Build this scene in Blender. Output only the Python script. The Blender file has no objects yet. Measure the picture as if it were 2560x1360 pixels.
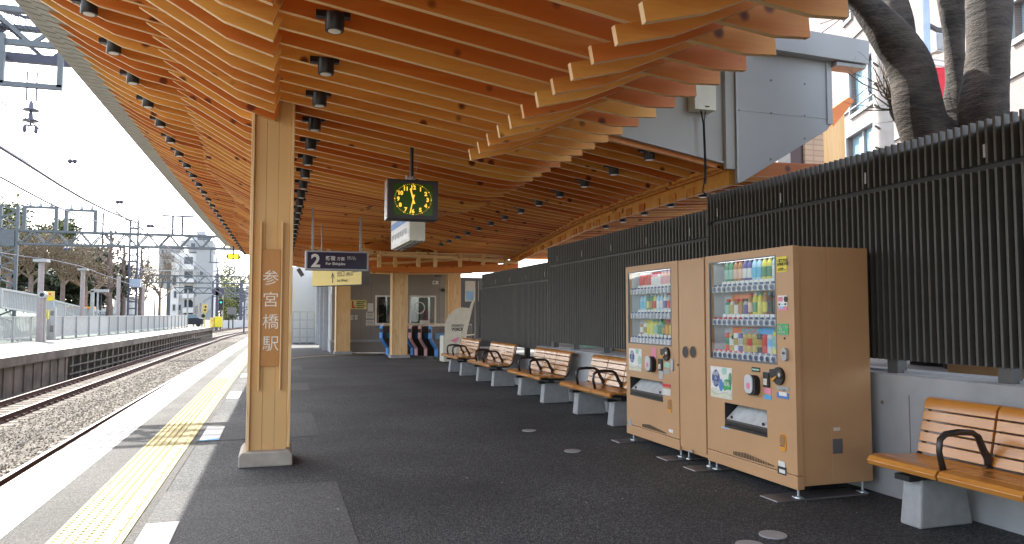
import bpy, bmesh, math, random
from mathutils import Vector, Matrix
random.seed(7)
PI = math.pi
SC = bpy.context.scene
COL = SC.collection
# ---------------------------------------------------------------- camera
FPX = 1850.0; TH = math.atan(105/FPX); PSI = math.atan(590/FPX*math.cos(TH)); CH = 1.38
cF = Vector((math.sin(PSI)*math.cos(TH), math.cos(PSI)*math.cos(TH), math.sin(TH)))
cR = Vector((math.cos(PSI), -math.sin(PSI), 0)); cU = cR.cross(cF)
cam = bpy.data.cameras.new('camera'); co = bpy.data.objects.new('camera', cam); COL.objects.link(co)
cam.sensor_width = 36; cam.lens = 36*FPX/2560; cam.clip_end = 3000; cam.clip_start = 0.05
co.matrix_world = Matrix(((cR.x, cU.x, -cF.x, 0), (cR.y, cU.y, -cF.y, 0), (cR.z, cU.z, -cF.z, CH), (0, 0, 0, 1)))
SC.camera = co
# ---------------------------------------------------------------- sky, sun, exposure
SUN = Vector((-0.40, 0.90, 1.0)).normalized()
w = bpy.data.worlds.new('World'); SC.world = w; w.use_nodes = True
nt = w.node_tree; bg = nt.nodes['Background']; sk = nt.nodes.new('ShaderNodeTexSky')
sk.sky_type = 'NISHITA'; sk.sun_disc = False
sk.sun_elevation = math.asin(SUN.z); sk.sun_rotation = math.atan2(SUN.x, SUN.y)
sk.air_density = 1.0; sk.dust_density = 2.0; sk.ozone_density = 1.0
hs = nt.nodes.new('ShaderNodeHueSaturation'); hs.inputs['Saturation'].default_value = 0.5; nt.links.new(sk.outputs[0], hs.inputs['Color']); nt.links.new(hs.outputs[0], bg.inputs[0]); bg.inputs[1].default_value = 0.15
sl = bpy.data.lights.new('sun', 'SUN'); sl.energy = 2.8; sl.angle = math.radians(0.5); sl.color = (1, 0.95, 0.87)
so = bpy.data.objects.new('sun', sl); COL.objects.link(so); so.rotation_euler = SUN.to_track_quat('Z', 'Y').to_euler()
SC.view_settings.view_transform = 'Standard'; SC.view_settings.look = 'None'
SC.view_settings.exposure = 2.25; SC.view_settings.gamma = 1.0
SC.cycles.max_bounces = 10; SC.cycles.diffuse_bounces = 8; SC.cycles.transparent_max_bounces = 12
SC.cycles.use_denoising = True
SC.cycles.caustics_reflective = False; SC.cycles.caustics_refractive = False

def at(px, py, X=None, Y=None, Z=None):
    """the real place of a point the photo shows at px,py on a known plane"""
    d = cF + cR*((px-1280)/FPX) + cU*((680-py)/FPX)
    t = X/d.x if X is not None else (Y/d.y if Y is not None else (Z-CH)/d.z)
    return Vector((d.x*t, d.y*t, CH+d.z*t))
def cv(y):                      # the platform edge bends gently to the right with distance
    return 0.00024*y*y if y > 0 else 0.0
# ---------------------------------------------------------------- materials
M = {}
def node(nt, t, **k):
    n = nt.nodes.new(t)
    for a, b in k.items():
        if a.startswith('i_'): n.inputs[int(a[2:])].default_value = b
        else: setattr(n, a, b)
    return n
def base(name):
    m = bpy.data.materials.new(name); m.use_nodes = True; M[name] = m
    return m, m.node_tree, m.node_tree.nodes['Principled BSDF']
def plain(name, c, rough=0.5, metal=0.0, vary=0.08, scale=6.0, emit=None, bump=0.0, bscale=60, spec=0.5, coat=0):
    m, nt, b = base(name); L = nt.links.new
    b.inputs['Roughness'].default_value = rough; b.inputs['Metallic'].default_value = metal
    b.inputs['Specular IOR Level'].default_value = spec
    if coat: b.inputs['Coat Weight'].default_value = coat; b.inputs['Coat Roughness'].default_value = 0.1
    tc = node(nt, 'ShaderNodeTexCoord'); n = node(nt, 'ShaderNodeTexNoise'); n.inputs['Scale'].default_value = scale; n.inputs['Detail'].default_value = 5
    L(tc.outputs['Object'], n.inputs['Vector'])
    mr = node(nt, 'ShaderNodeMapRange'); mr.inputs[1].default_value = 0.3; mr.inputs[2].default_value = 0.7
    mr.inputs[3].default_value = 1-vary; mr.inputs[4].default_value = 1+vary
    L(n.outputs[0], mr.inputs[0])
    mx = node(nt, 'ShaderNodeMix', data_type='RGBA', blend_type='MULTIPLY'); mx.inputs[0].default_value = 1
    mx.inputs[6].default_value = (*c, 1); L(mr.outputs[0], mx.inputs[7]); L(mx.outputs[2], b.inputs['Base Color'])
    if bump:
        n2 = node(nt, 'ShaderNodeTexNoise'); n2.inputs['Scale'].default_value = bscale; n2.inputs['Detail'].default_value = 4
        L(tc.outputs['Object'], n2.inputs['Vector'])
        bp = node(nt, 'ShaderNodeBump'); bp.inputs['Strength'].default_value = bump; bp.inputs['Distance'].default_value = 0.01
        L(n2.outputs[0], bp.inputs['Height']); L(bp.outputs[0], b.inputs['Normal'])
    if emit: b.inputs['Emission Color'].default_value = (*c, 1); b.inputs['Emission Strength'].default_value = emit
    return m
def wood(name, c1, c2, stretch=(1, 14, 14), rough=0.5, scale=1.6, knots=True, obvar=True, ring=0.5, coat=0.0):
    """softwood: long grain, wavy growth rings, a few dark knots; each board has its own tone"""
    m, nt, b = base(name); L = nt.links.new
    tc = node(nt, 'ShaderNodeTexCoord'); oi = node(nt, 'ShaderNodeObjectInfo')
    mul = node(nt, 'ShaderNodeVectorMath', operation='SCALE'); mul.inputs[0].default_value = (37, 11, 53); L(oi.outputs['Random'], mul.inputs[3])
    add = node(nt, 'ShaderNodeVectorMath', operation='ADD'); L(tc.outputs['Object'], add.inputs[0]); L(mul.outputs[0], add.inputs[1])
    mp = node(nt, 'ShaderNodeMapping'); mp.inputs['Scale'].default_value = stretch; L(add.outputs[0], mp.inputs['Vector'])
    n = node(nt, 'ShaderNodeTexNoise'); n.inputs['Scale'].default_value = scale; n.inputs['Detail'].default_value = 3; n.inputs['Distortion'].default_value = 0.6
    L(mp.outputs[0], n.inputs['Vector'])
    fr = node(nt, 'ShaderNodeMath', operation='MULTIPLY'); fr.inputs[1].default_value = 9; L(n.outputs[0], fr.inputs[0])
    sn = node(nt, 'ShaderNodeMath', operation='SINE'); m2 = node(nt, 'ShaderNodeMath', operation='MULTIPLY'); m2.inputs[1].default_value = 6.28
    L(fr.outputs[0], m2.inputs[0]); L(m2.outputs[0], sn.inputs[0])
    rm = node(nt, 'ShaderNodeMapRange'); rm.inputs[1].default_value = 0.2; rm.inputs[2].default_value = 1; rm.inputs[3].default_value = 0; rm.inputs[4].default_value = ring
    L(sn.outputs[0], rm.inputs[0])
    n3 = node(nt, 'ShaderNodeTexNoise'); n3.inputs['Scale'].default_value = scale*0.7; L(mp.outputs[0], n3.inputs['Vector'])
    tone = node(nt, 'ShaderNodeMath', operation='ADD')
    if obvar:
        o2 = node(nt, 'ShaderNodeMath', operation='MULTIPLY_ADD'); o2.inputs[1].default_value = 1.25; o2.inputs[2].default_value = -0.55; L(oi.outputs['Random'], o2.inputs[0])
        L(o2.outputs[0], tone.inputs[0])
    else: tone.inputs[0].default_value = -0.2
    L(n3.outputs[0], tone.inputs[1])
    ad = node(nt, 'ShaderNodeMath', operation='ADD', use_clamp=True); L(tone.outputs[0], ad.inputs[0]); L(rm.outputs[0], ad.inputs[1])
    mx = node(nt, 'ShaderNodeMix', data_type='RGBA'); mx.inputs[6].default_value = (*c1, 1); mx.inputs[7].default_value = (*c2, 1); L(ad.outputs[0], mx.inputs[0])
    out = mx.outputs[2]
    if knots:
        mk = node(nt, 'ShaderNodeMapping'); mk.inputs['Scale'].default_value = (3.6, 3.6, 3.6); L(add.outputs[0], mk.inputs['Vector'])
        v = node(nt, 'ShaderNodeTexVoronoi'); v.inputs['Scale'].default_value = 1.0; L(mk.outputs[0], v.inputs['Vector'])
        kr = node(nt, 'ShaderNodeMapRange'); kr.inputs[1].default_value = 0.10; kr.inputs[2].default_value = 0.18; kr.inputs[3].default_value = 1; kr.inputs[4].default_value = 0; L(v.outputs['Distance'], kr.inputs[0])
        mk2 = node(nt, 'ShaderNodeMix', data_type='RGBA'); mk2.inputs[7].default_value = (c2[0]*.28, c2[1]*.2, c2[2]*.2, 1)
        L(kr.outputs[0], mk2.inputs[0]); L(out, mk2.inputs[6]); out = mk2.outputs[2]
    L(out, b.inputs['Base Color']); b.inputs['Roughness'].default_value = rough
    if coat: b.inputs['Coat Weight'].default_value = coat; b.inputs['Coat Roughness'].default_value = 0.22
    bp = node(nt, 'ShaderNodeBump'); bp.inputs['Strength'].default_value = 0.05; bp.inputs['Distance'].default_value = 0.002; L(sn.outputs[0], bp.inputs['Height']); L(bp.outputs[0], b.inputs['Normal'])
    return m
def ground(name, ca, cb, cc, vs=110, ns=1.2, bump=0.6, dist=0.006, rough=0.9, stain=0.2):
    """aggregate: voronoi stones in three tones, with broad stains"""
    m, nt, b = base(name); L = nt.links.new
    tc = node(nt, 'ShaderNodeTexCoord')
    v = node(nt, 'ShaderNodeTexVoronoi'); v.inputs['Scale'].default_value = vs; L(tc.outputs['Object'], v.inputs['Vector'])
    sp = node(nt, 'ShaderNodeSeparateColor'); L(v.outputs['Color'], sp.inputs[0])
    cr = node(nt, 'ShaderNodeValToRGB'); e = cr.color_ramp.elements
    e[0].position = 0.0; e[0].color = (*ca, 1); e[1].position = 1.0; e[1].color = (*cc, 1); k = e.new(0.6); k.color = (*cb, 1)
    L(sp.outputs[0], cr.inputs[0])
    n = node(nt, 'ShaderNodeTexNoise'); n.inputs['Scale'].default_value = ns; n.inputs['Detail'].default_value = 8; L(tc.outputs['Object'], n.inputs['Vector'])
    mr = node(nt, 'ShaderNodeMapRange'); mr.inputs[1].default_value = 0.3; mr.inputs[2].default_value = 0.7; mr.inputs[3].default_value = 1-stain; mr.inputs[4].default_value = 1+stain; L(n.outputs[0], mr.inputs[0])
    mx = node(nt, 'ShaderNodeMix', data_type='RGBA', blend_type='MULTIPLY'); mx.inputs[0].default_value = 1; L(cr.outputs[0], mx.inputs[6]); L(mr.outputs[0], mx.inputs[7])
    L(mx.outputs[2], b.inputs['Base Color']); b.inputs['Roughness'].default_value = rough
    bp = node(nt, 'ShaderNodeBump'); bp.inputs['Strength'].default_value = bump; bp.inputs['Distance'].default_value = dist
    n2 = node(nt, 'ShaderNodeTexNoise'); n2.inputs['Scale'].default_value = vs*1.3; n2.inputs['Detail'].default_value = 3; L(tc.outputs['Object'], n2.inputs['Vector'])
    a = node(nt, 'ShaderNodeMath', operation='SUBTRACT'); L(n2.outputs[0], a.inputs[0]); L(v.outputs['Distance'], a.inputs[1])
    L(a.outputs[0], bp.inputs['Height']); L(bp.outputs[0], b.inputs['Normal'])
    return m
def tiles(name, c1, c2, mortar, sx, sy, off=0.5, rough=0.6, ms=0.015, axis='XY'):
    m, nt, b = base(name); L = nt.links.new
    tc = node(nt, 'ShaderNodeTexCoord'); sep = node(nt, 'ShaderNodeSeparateXYZ'); cm = node(nt, 'ShaderNodeCombineXYZ'); L(tc.outputs['Object'], sep.inputs[0])
    L(sep.outputs['XYZ'.index(axis[0])], cm.inputs[0]); L(sep.outputs['XYZ'.index(axis[1])], cm.inputs[1])
    br = node(nt, 'ShaderNodeTexBrick'); br.offset = off; br.inputs['Scale'].default_value = 1; br.inputs['Brick Width'].default_value = sx; br.inputs['Row Height'].default_value = sy
    br.inputs['Mortar Size'].default_value = ms; br.inputs['Color1'].default_value = (*c1, 1); br.inputs['Color2'].default_value = (*c2, 1); br.inputs['Mortar'].default_value = (*mortar, 1)
    L(cm.outputs[0], br.inputs['Vector'])
    n = node(nt, 'ShaderNodeTexNoise'); n.inputs['Scale'].default_value = 2.5; n.inputs['Detail'].default_value = 7; L(tc.outputs['Object'], n.inputs['Vector'])
    mr = node(nt, 'ShaderNodeMapRange'); mr.inputs[1].default_value = 0.3; mr.inputs[2].default_value = 0.7; mr.inputs[3].default_value = .88; mr.inputs[4].default_value = 1.06; L(n.outputs[0], mr.inputs[0])
    mx = node(nt, 'ShaderNodeMix', data_type='RGBA', blend_type='MULTIPLY'); mx.inputs[0].default_value = 1; L(br.outputs[0], mx.inputs[6]); L(mr.outputs[0], mx.inputs[7])
    L(mx.outputs[2], b.inputs['Base Color']); b.inputs['Roughness'].default_value = rough
    return m
def glass(name, alpha=0.2, tint=(1, 1, 1), rough=0.02):
    m, nt, b = base(name); L = nt.links.new
    gl = node(nt, 'ShaderNodeBsdfGlossy'); gl.inputs['Roughness'].default_value = rough; gl.inputs[0].default_value = (1, 1, 1, 1)
    tr = node(nt, 'ShaderNodeBsdfTransparent'); tr.inputs[0].default_value = (*tint, 1)
    lw = node(nt, 'ShaderNodeLayerWeight'); lw.inputs[0].default_value = 0.5
    pw = node(nt, 'ShaderNodeMath', operation='POWER'); pw.inputs[1].default_value = 5; L(lw.outputs['Facing'], pw.inputs[0]); fr = node(nt, 'ShaderNodeMath', operation='MULTIPLY'); fr.inputs[1].default_value = .7; L(pw.outputs[0], fr.inputs[0])
    ad = node(nt, 'ShaderNodeMath', operation='ADD', use_clamp=True); ad.inputs[1].default_value = alpha; L(fr.outputs[0], ad.inputs[0])
    mx = node(nt, 'ShaderNodeMixShader'); L(ad.outputs[0], mx.inputs[0]); L(tr.outputs[0], mx.inputs[1]); L(gl.outputs[0], mx.inputs[2])
    L(mx.outputs[0], nt.nodes['Material Output'].inputs[0])
    return m
WC1 = (0.86, 0.45, 0.095); WC2 = (0.60, 0.17, 0.022)
wood('board_wood', WC1, WC2, (0.6, 10, 10), ring=0.10)
wood('board_edge_lit', (0.88, 0.66, 0.38), (0.78, 0.48, 0.24), (0.6, 10, 10), ring=0.08, knots=False)  # paler copy of the slat wood, bounce light put into the colour
wood('post_wood', (0.90, 0.68, 0.40), (0.66, 0.41, 0.17), (7, 7, 0.45), scale=0.9, knots=False, ring=0.5)
wood('plaque_wood', (0.52, 0.25, 0.075), (0.42, 0.17, 0.04), (9, 9, 0.8), knots=False, obvar=False, ring=0.25)
wood('lattice_wood', (0.90, 0.68, 0.36), (0.72, 0.45, 0.18), (1.0, 12, 12))
wood('bench_wood', (0.62, 0.27, 0.05), (0.44, 0.16, 0.025), (1.2, 16, 16), rough=0.32, knots=False, obvar=False, ring=0.3, coat=1.0)
ground('asphalt', (0.018, 0.020, 0.023), (0.042, 0.046, 0.051), (0.135, 0.14, 0.145), 100, 0.7, 1.0, 0.008, 0.75, 0.38)
ground('asphalt_light', (0.045, 0.047, 0.049), (0.085, 0.086, 0.086), (0.17, 0.17, 0.165), 130, 0.8, 0.8, 0.005, 0.85)
ground('concrete_floor', (0.12, 0.117, 0.108), (0.15, 0.147, 0.138), (0.20, 0.19, 0.175), 240, 0.9, 0.4, 0.002, 0.85)
ground('margin_asphalt', (0.030, 0.030, 0.029), (0.058, 0.057, 0.054), (0.12, 0.118, 0.11), 120, 0.9, 0.8, 0.005, 0.85, 0.3)
plain('ballast_stone', (0.25, 0.222, 0.18), 0.95, vary=.5, scale=9)
ground('ballast', (0.05, 0.044, 0.036), (0.145, 0.128, 0.104), (0.27, 0.24, 0.20), 24, 0.5, 1.0, 0.06, 0.95, 0.18)
ground('terrain', (0.10, 0.09, 0.07), (0.18, 0.16, 0.12), (0.26, 0.23, 0.18), 8, 0.1, 0.3, 0.02, 0.95)
ground('slope_mat', (0.06, 0.085, 0.07), (0.09, 0.12, 0.10), (0.13, 0.16, 0.14), 3, 0.25, 0.3, 0.03, 0.9, 0.3)
plain('concrete', (0.36, 0.375, 0.39), 0.75, vary=0.24, scale=1.6, bump=0.15)
plain('concrete_block', (0.34, 0.35, 0.36), 0.8, vary=0.10, scale=12, bump=0.2)
plain('concrete_old', (0.17, 0.14, 0.115), 0.9, vary=0.4, scale=1.3, bump=0.3)
tiles('white_tile', (0.34, 0.335, 0.32), (0.40, 0.39, 0.375), (0.20, 0.185, 0.16), 0.098, 0.3, 0.0, 0.6, 0.006, 'XY')
plain('yellow_tile', (0.32, 0.25, 0.052), 0.6, vary=0.10, scale=2.5)
plain('white_paint', (0.45, 0.45, 0.44), 0.5, vary=0.07, scale=9)
plain('blue_paint', (0.10, 0.42, 0.72), 0.5)
plain('yellow_line', (0.34, 0.25, 0.08), 0.6)
plain('louver', (0.092, 0.090, 0.084), 0.5, vary=0.1, spec=0.5)
plain('backing_dark', (0.035, 0.036, 0.033), 0.6)
plain('black', (0.012, 0.012, 0.013), 0.45)
plain('black_metal', (0.02, 0.02, 0.022), 0.35, 0.0)
plain('dark_aluminium', (0.06, 0.055, 0.055), 0.33, 0.6)
plain('frame_grey', (0.17, 0.165, 0.17), 0.4, 0.3)
plain('panel_grey', (0.37, 0.385, 0.395), 0.45, vary=0.04, scale=1.5)
plain('bulkhead_grey', (0.40, 0.41, 0.40), 0.6, vary=0.04, scale=1.5)
plain('roof_grey', (0.42, 0.44, 0.46), 0.5)
plain('base_stone', (0.40, 0.36, 0.31), 0.85, vary=.15, scale=9, bump=.2)
plain('steel_grey', (0.12, 0.135, 0.15), 0.5, 0.3, vary=0.12)
plain('steel_dark', (0.09, 0.09, 0.13), 0.5, 0.3, vary=0.15)
plain('galvanised', (0.42, 0.44, 0.47), 0.5, 0.4)
plain('rail_rust', (0.09, 0.04, 0.03), 0.85, vary=0.25, scale=20)
plain('rail_top', (0.42, 0.36, 0.36), 0.3, 0.8)
plain('porcelain', (0.13, 0.13, 0.18), 0.25)
plain('tan_paint', (0.54, 0.32, 0.165), 0.40, vary=0.05, scale=2.2, spec=0.4)
plain('tan_dark', (0.34, 0.18, 0.08), 0.5)
plain('chrome', (0.62, 0.63, 0.64), 0.22, 1.0)
plain('zinc', (0.55, 0.62, 0.66), 0.35, 0.7)
plain('interior_white', (0.62, 0.64, 0.66), 0.5)
plain('white_plastic', (0.78, 0.79, 0.80), 0.35)
plain('cream_box', (0.70, 0.70, 0.60), 0.5)
plain('rubber', (0.05, 0.05, 0.05), 0.8)
plain('gate_top', (0.68, 0.64, 0.54), 0.4)
plain('gate_body', (0.055, 0.048, 0.045), 0.4)
plain('gate_blue', (0.02, 0.20, 0.42), 0.35)
plain('gate_blue_light', (0.10, 0.32, 0.78), 0.35)
plain('gate_pink', (0.85, 0.48, 0.50), 0.4)
plain('wall_grey', (0.30, 0.285, 0.262), 0.7, vary=0.04, scale=0.8)
plain('wall_light', (0.45, 0.48, 0.50), 0.5)
plain('door_silver', (0.46, 0.48, 0.50), 0.35, 0.4)
plain('poster_blue', (0.25, 0.35, 0.60), 0.3, vary=0.5, scale=5)
plain('poster_yellow', (0.72, 0.70, 0.30), 0.4, vary=0.2)
plain('paper', (0.70, 0.69, 0.64), 0.6, vary=0.08, scale=20)
plain('sign_yellow', (0.72, 0.55, 0.16), 0.45, vary=0.03)
plain('sign_navy', (0.018, 0.012, 0.045), 0.3)
plain('sign_white', (0.75, 0.75, 0.74), 0.45)
plain('sign_blue', (0.08, 0.22, 0.55), 0.4)
plain('ink', (0.02, 0.02, 0.02), 0.5)
plain('silver_text', (0.72, 0.72, 0.70), 0.4)
plain('pale_text', (0.80, 0.76, 0.68), 0.5)
plain('clock_face', (0.03, 0.095, 0.008), 0.25)
plain('clock_mark', (0.95, 0.56, 0.05), 0.4, emit=0.25)
plain('clock_case', (0.045, 0.040, 0.042), 0.4, 0.3)
plain('red', (0.62, 0.03, 0.05), 0.5); plain('banner_red', (0.70, 0.03, 0.05), 0.7, vary=0.12)
plain('green', (0.03, 0.42, 0.12), 0.4); plain('label_yellow', (0.80, 0.68, 0.03), 0.4)
plain('pink', (0.78, 0.25, 0.38), 0.5); plain('navy', (0.05, 0.09, 0.26), 0.35)
plain('orange', (0.78, 0.33, 0.03), 0.4); plain('orange_panel', (0.85, 0.25, 0.09), 0.4, vary=0.15)
plain('sky_panel', (0.10, 0.42, 0.80), 0.4, vary=0.2); plain('soft_blue', (0.30, 0.55, 0.85), 0.4)
plain('lamp_lens', (0.85, 0.85, 0.82), 0.3)
plain('display_lamp', (0.95, 0.97, 1.0), 0.3, emit=1.0)
plain('brushed_steel', (0.80, 0.82, 0.83), 0.38, 0.25, vary=.12, scale=14)
plain('lit_yellow', (1.0, 0.72, 0.02), 0.3, emit=0.9)
plain('lit_green', (0.02, 0.45, 0.35), 0.3, emit=0.4)
plain('trim_metal', (0.33, 0.33, 0.29), 0.5, 0.3, vary=0.12, scale=9)
plain('skin', (0.55, 0.36, 0.26), 0.5); plain('uniform', (0.03, 0.032, 0.045), 0.7); plain('hair', (0.02, 0.018, 0.015), 0.6)
plain('frame_pale', (0.27, 0.28, 0.29), 0.5)
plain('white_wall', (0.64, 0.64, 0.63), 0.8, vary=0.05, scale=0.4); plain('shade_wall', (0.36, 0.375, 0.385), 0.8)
plain('window_dark', (0.05, 0.065, 0.085), 0.12); plain('window_sky', (0.22, 0.34, 0.42), 0.08, vary=0.2, scale=0.6)
plain('curtain', (0.55, 0.68, 0.70), 0.8, vary=0.2, scale=3)
tiles('pink_tile', (0.20, 0.155, 0.14), (0.225, 0.175, 0.16), (0.15, 0.12, 0.11), 0.24, 0.075, 0.5, 0.6, 0.012, 'XZ')
tiles('tan_brick', (0.38, 0.29, 0.19), (0.42, 0.33, 0.22), (0.28, 0.22, 0.15), 0.24, 0.1, 0.0, 0.6, 0.012, 'XZ')
plain('bark_far', (0.20, 0.15, 0.13), 0.9, vary=0.3, scale=2); plain('twig', (0.20, 0.155, 0.105), 0.9, vary=0.2)
plain('leaf_dark', (0.045, 0.062, 0.025), 0.6, vary=0.4, scale=0.6); plain('leaf_mid', (0.14, 0.16, 0.045), 0.6, vary=0.4, scale=0.6)
plain('leaf_dry', (0.36, 0.27, 0.15), 0.8, vary=0.35, scale=0.8); plain('bamboo', (0.30, 0.24, 0.06), 0.7)
plain('grass_dry', (0.34, 0.27, 0.14), 0.9, vary=0.3, scale=1)
plain('pole_white', (0.36, 0.31, 0.31), 0.6, vary=0.1); plain('pole_blue', (0.36, 0.44, 0.56), 0.4, 0.2); plain('pole_concrete', (0.40, 0.38, 0.35), 0.8)
plain('fence_white', (0.40, 0.41, 0.41), 0.5); plain('fence_panel', (0.26, 0.27, 0.28), 0.5, vary=0.06)
plain('tarp_blue', (0.03, 0.22, 0.60), 0.6); plain('crate_tan', (0.48, 0.28, 0.13), 0.7, vary=0.15)
plain('far_blue', (0.22, 0.33, 0.42), 0.5); plain('wheel_pink', (0.62, 0.30, 0.28), 0.5)
glass('clear_glass', 0.02, (0.97, 0.99, 1.0)); glass('booth_glass', 0.10, (0.75, 0.82, 0.78)); glass('acrylic', 0.03, (0.80, 0.78, 0.68), 0.1)
# bark with lenticel bands for the big cherry trunks behind the fence
def bark():
    m, nt, b = base('bark'); L = nt.links.new
    tc = node(nt, 'ShaderNodeTexCoord'); mp = node(nt, 'ShaderNodeMapping'); mp.inputs['Scale'].default_value = (2.2, 2.2, 7); L(tc.outputs['Object'], mp.inputs[0])
    n = node(nt, 'ShaderNodeTexNoise'); n.inputs['Scale'].default_value = 2.2; n.inputs['Detail'].default_value = 6; n.inputs['Roughness'].default_value = 0.7; L(mp.outputs[0], n.inputs['Vector'])
    n2 = node(nt, 'ShaderNodeTexNoise'); n2.inputs['Scale'].default_value = 3.0; n2.inputs['Detail'].default_value = 5; L(tc.outputs['Object'], n2.inputs['Vector'])
    cr = node(nt, 'ShaderNodeValToRGB'); e = cr.color_ramp.elements; e[0].position = .38; e[0].color = (.016, .013, .011, 1); e[1].position = .70; e[1].color = (.105, .085, .07, 1)
    mm = node(nt, 'ShaderNodeMath', operation='MULTIPLY_ADD'); mm.inputs[1].default_value = .5; L(n.outputs[0], mm.inputs[0])
    m3 = node(nt, 'ShaderNodeMath', operation='MULTIPLY'); m3.inputs[1].default_value = .5; L(n2.outputs[0], m3.inputs[0]); L(m3.outputs[0], mm.inputs[2])
    L(mm.outputs[0], cr.inputs[0]); L(cr.outputs[0], b.inputs['Base Color']); b.inputs['Roughness'].default_value = .85
    bp = node(nt, 'ShaderNodeBump'); bp.inputs['Strength'].default_value = 1.0; bp.inputs['Distance'].default_value = .03; L(n.outputs[0], bp.inputs['Height']); L(bp.outputs[0], b.inputs['Normal'])
bark()
# ---------------------------------------------------------------- mesh helpers
class MB:
    def __init__(s): s.v = []; s.f = []; s.m = []; s.cm = 0
    def add(s, vs, fs):
        o = len(s.v); s.v += [tuple(p) for p in vs]; s.f += [tuple(i+o for i in f) for f in fs]; s.m += [s.cm]*len(fs); return s
    def box(s, x0, y0, z0, x1, y1, z1):
        if x0 > x1: x0, x1 = x1, x0
        if y0 > y1: y0, y1 = y1, y0
        if z0 > z1: z0, z1 = z1, z0
        return s.add([(x0, y0, z0), (x1, y0, z0), (x1, y1, z0), (x0, y1, z0), (x0, y0, z1), (x1, y0, z1), (x1, y1, z1), (x0, y1, z1)],
                     [(0, 3, 2, 1), (4, 5, 6, 7), (0, 1, 5, 4), (1, 2, 6, 5), (2, 3, 7, 6), (3, 0, 4, 7)])
    def prism(s, pts, axis, a, b):
        """polygon pts in the plane across axis, extruded from a to b"""
        n = len(pts)
        def P(p, c): return {'x': (c, p[0], p[1]), 'y': (p[0], c, p[1]), 'z': (p[0], p[1], c)}[axis]
        vs = [P(p, a) for p in pts]+[P(p, b) for p in pts]
        return s.add(vs, [tuple(range(n))[::-1], tuple(range(n, 2*n))]+[(i, (i+1) % n, n+(i+1) % n, n+i) for i in range(n)])
    def bar(s, p, q, w, h=None):
        h = w if h is None else h; p = Vector(p); q = Vector(q); d = (q-p)
        if d.length < 1e-6: return s
        d.normalize(); up = Vector((0, 0, 1)) if abs(d.z) < .95 else Vector((0, 1, 0))
        a = d.cross(up).normalized()*(w/2); b = a.cross(d).normalized()*(h/2)
        vs = [p-a-b, p+a-b, p+a+b, p-a+b, q-a-b, q+a-b, q+a+b, q-a+b]
        return s.add(vs, [(0, 3, 2, 1), (4, 5, 6, 7), (0, 1, 5, 4), (1, 2, 6, 5), (2, 3, 7, 6), (3, 0, 4, 7)])
    def tube(s, pts, r, n=8, cap=True, wob=0):
        pts = [Vector(p) for p in pts]; rs = r if isinstance(r, (list, tuple)) else [r]*len(pts); o = []
        pa = None
        for i, p in enumerate(pts):
            d = (pts[min(i+1, len(pts)-1)]-pts[max(i-1, 0)]).normalized()
            if pa is None: pa = d.cross(Vector((0, 0, 1)) if abs(d.z) < .9 else Vector((1, 0, 0))).normalized()
            pa = (pa-d*pa.dot(d)).normalized(); b = d.cross(pa)
            for k in range(n):
                t = 2*PI*k/n; rr = rs[i]*(1+(random.uniform(-wob, wob) if wob else 0)); o.append(p+(pa*math.cos(t)+b*math.sin(t))*rr)
        f = [(i*n+k, i*n+(k+1) % n, (i+1)*n+(k+1) % n, (i+1)*n+k) for i in range(len(pts)-1) for k in range(n)]
        if cap: f += [tuple(range(n))[::-1], tuple((len(pts)-1)*n+k for k in range(n))]
        return s.add(o, f)
    def lathe(s, prof, c=(0, 0, 0), n=12, axis='z'):
        o = []
        for r, h in prof:
            for k in range(n):
                t = 2*PI*k/n; x, y = r*math.cos(t), r*math.sin(t)
                v = {'z': (x, y, h), 'y': (x, h, y), 'x': (h, x, y)}[axis]; o.append((v[0]+c[0], v[1]+c[1], v[2]+c[2]))
        m = len(prof); f = [(i*n+k, i*n+(k+1) % n, (i+1)*n+(k+1) % n, (i+1)*n+k) for i in range(m-1) for k in range(n)]
        f += [tuple(range(n))[::-1], tuple((m-1)*n+k for k in range(n))]
        return s.add(o, f)
    def mat(s, i): s.cm = i; return s
    def mesh(s, name, mats, off=Vector((0, 0, 0)), smooth=False):
        me = bpy.data.meshes.new(name); me.from_pydata([(p[0]-off.x, p[1]-off.y, p[2]-off.z) for p in s.v], [], s.f)
        for m in (mats if isinstance(mats, (list, tuple)) else [mats]): me.materials.append(M[m])
        me.polygons.foreach_set('material_index', s.m)
        bm = bmesh.new(); bm.from_mesh(me); bmesh.ops.recalc_face_normals(bm, faces=bm.faces); bm.to_mesh(me); bm.free()
        if smooth:
            me.polygons.foreach_set('use_smooth', [True]*len(me.polygons))
        me.update(); return me
    def build(s, name, mats, parent=None, smooth=False, bevel=0, local=False, auto=None):
        """one object; vertices given in world space unless local (then in the parent's own axes)"""
        if parent is not None:
            off = Vector((0, 0, 0)); q = parent
            while q is not None and not local: off += Vector(q.location); q = q.parent
        elif local: off = Vector((0, 0, 0))
        else:
            xs = [p[0] for p in s.v]; ys = [p[1] for p in s.v]; zs = [p[2] for p in s.v]
            off = Vector(((min(xs)+max(xs))/2, (min(ys)+max(ys))/2, min(zs)))
        me = s.mesh(name, mats, off, smooth); o = bpy.data.objects.new(name, me); COL.objects.link(o)
        if parent is not None:
            o.parent = parent
            if parent.type == 'MESH' and not local: o.location = Vector((0, 0, 0))
        else: o.location = off
        if bevel:
            b = o.modifiers.new('bevel', 'BEVEL'); b.width = bevel; b.segments = 2; b.limit_method = 'ANGLE'; b.angle_limit = math.radians(40)
        if auto:
            me.polygons.foreach_set('use_smooth', [True]*len(me.polygons)); me.set_sharp_from_angle(angle=math.radians(auto))
        return o
def tag(o, label=None, cat=None, group=None, kind=None):
    if label: o['label'] = label
    if cat: o['category'] = cat
    if group: o['group'] = group
    if kind: o['kind'] = kind
    return o
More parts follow.
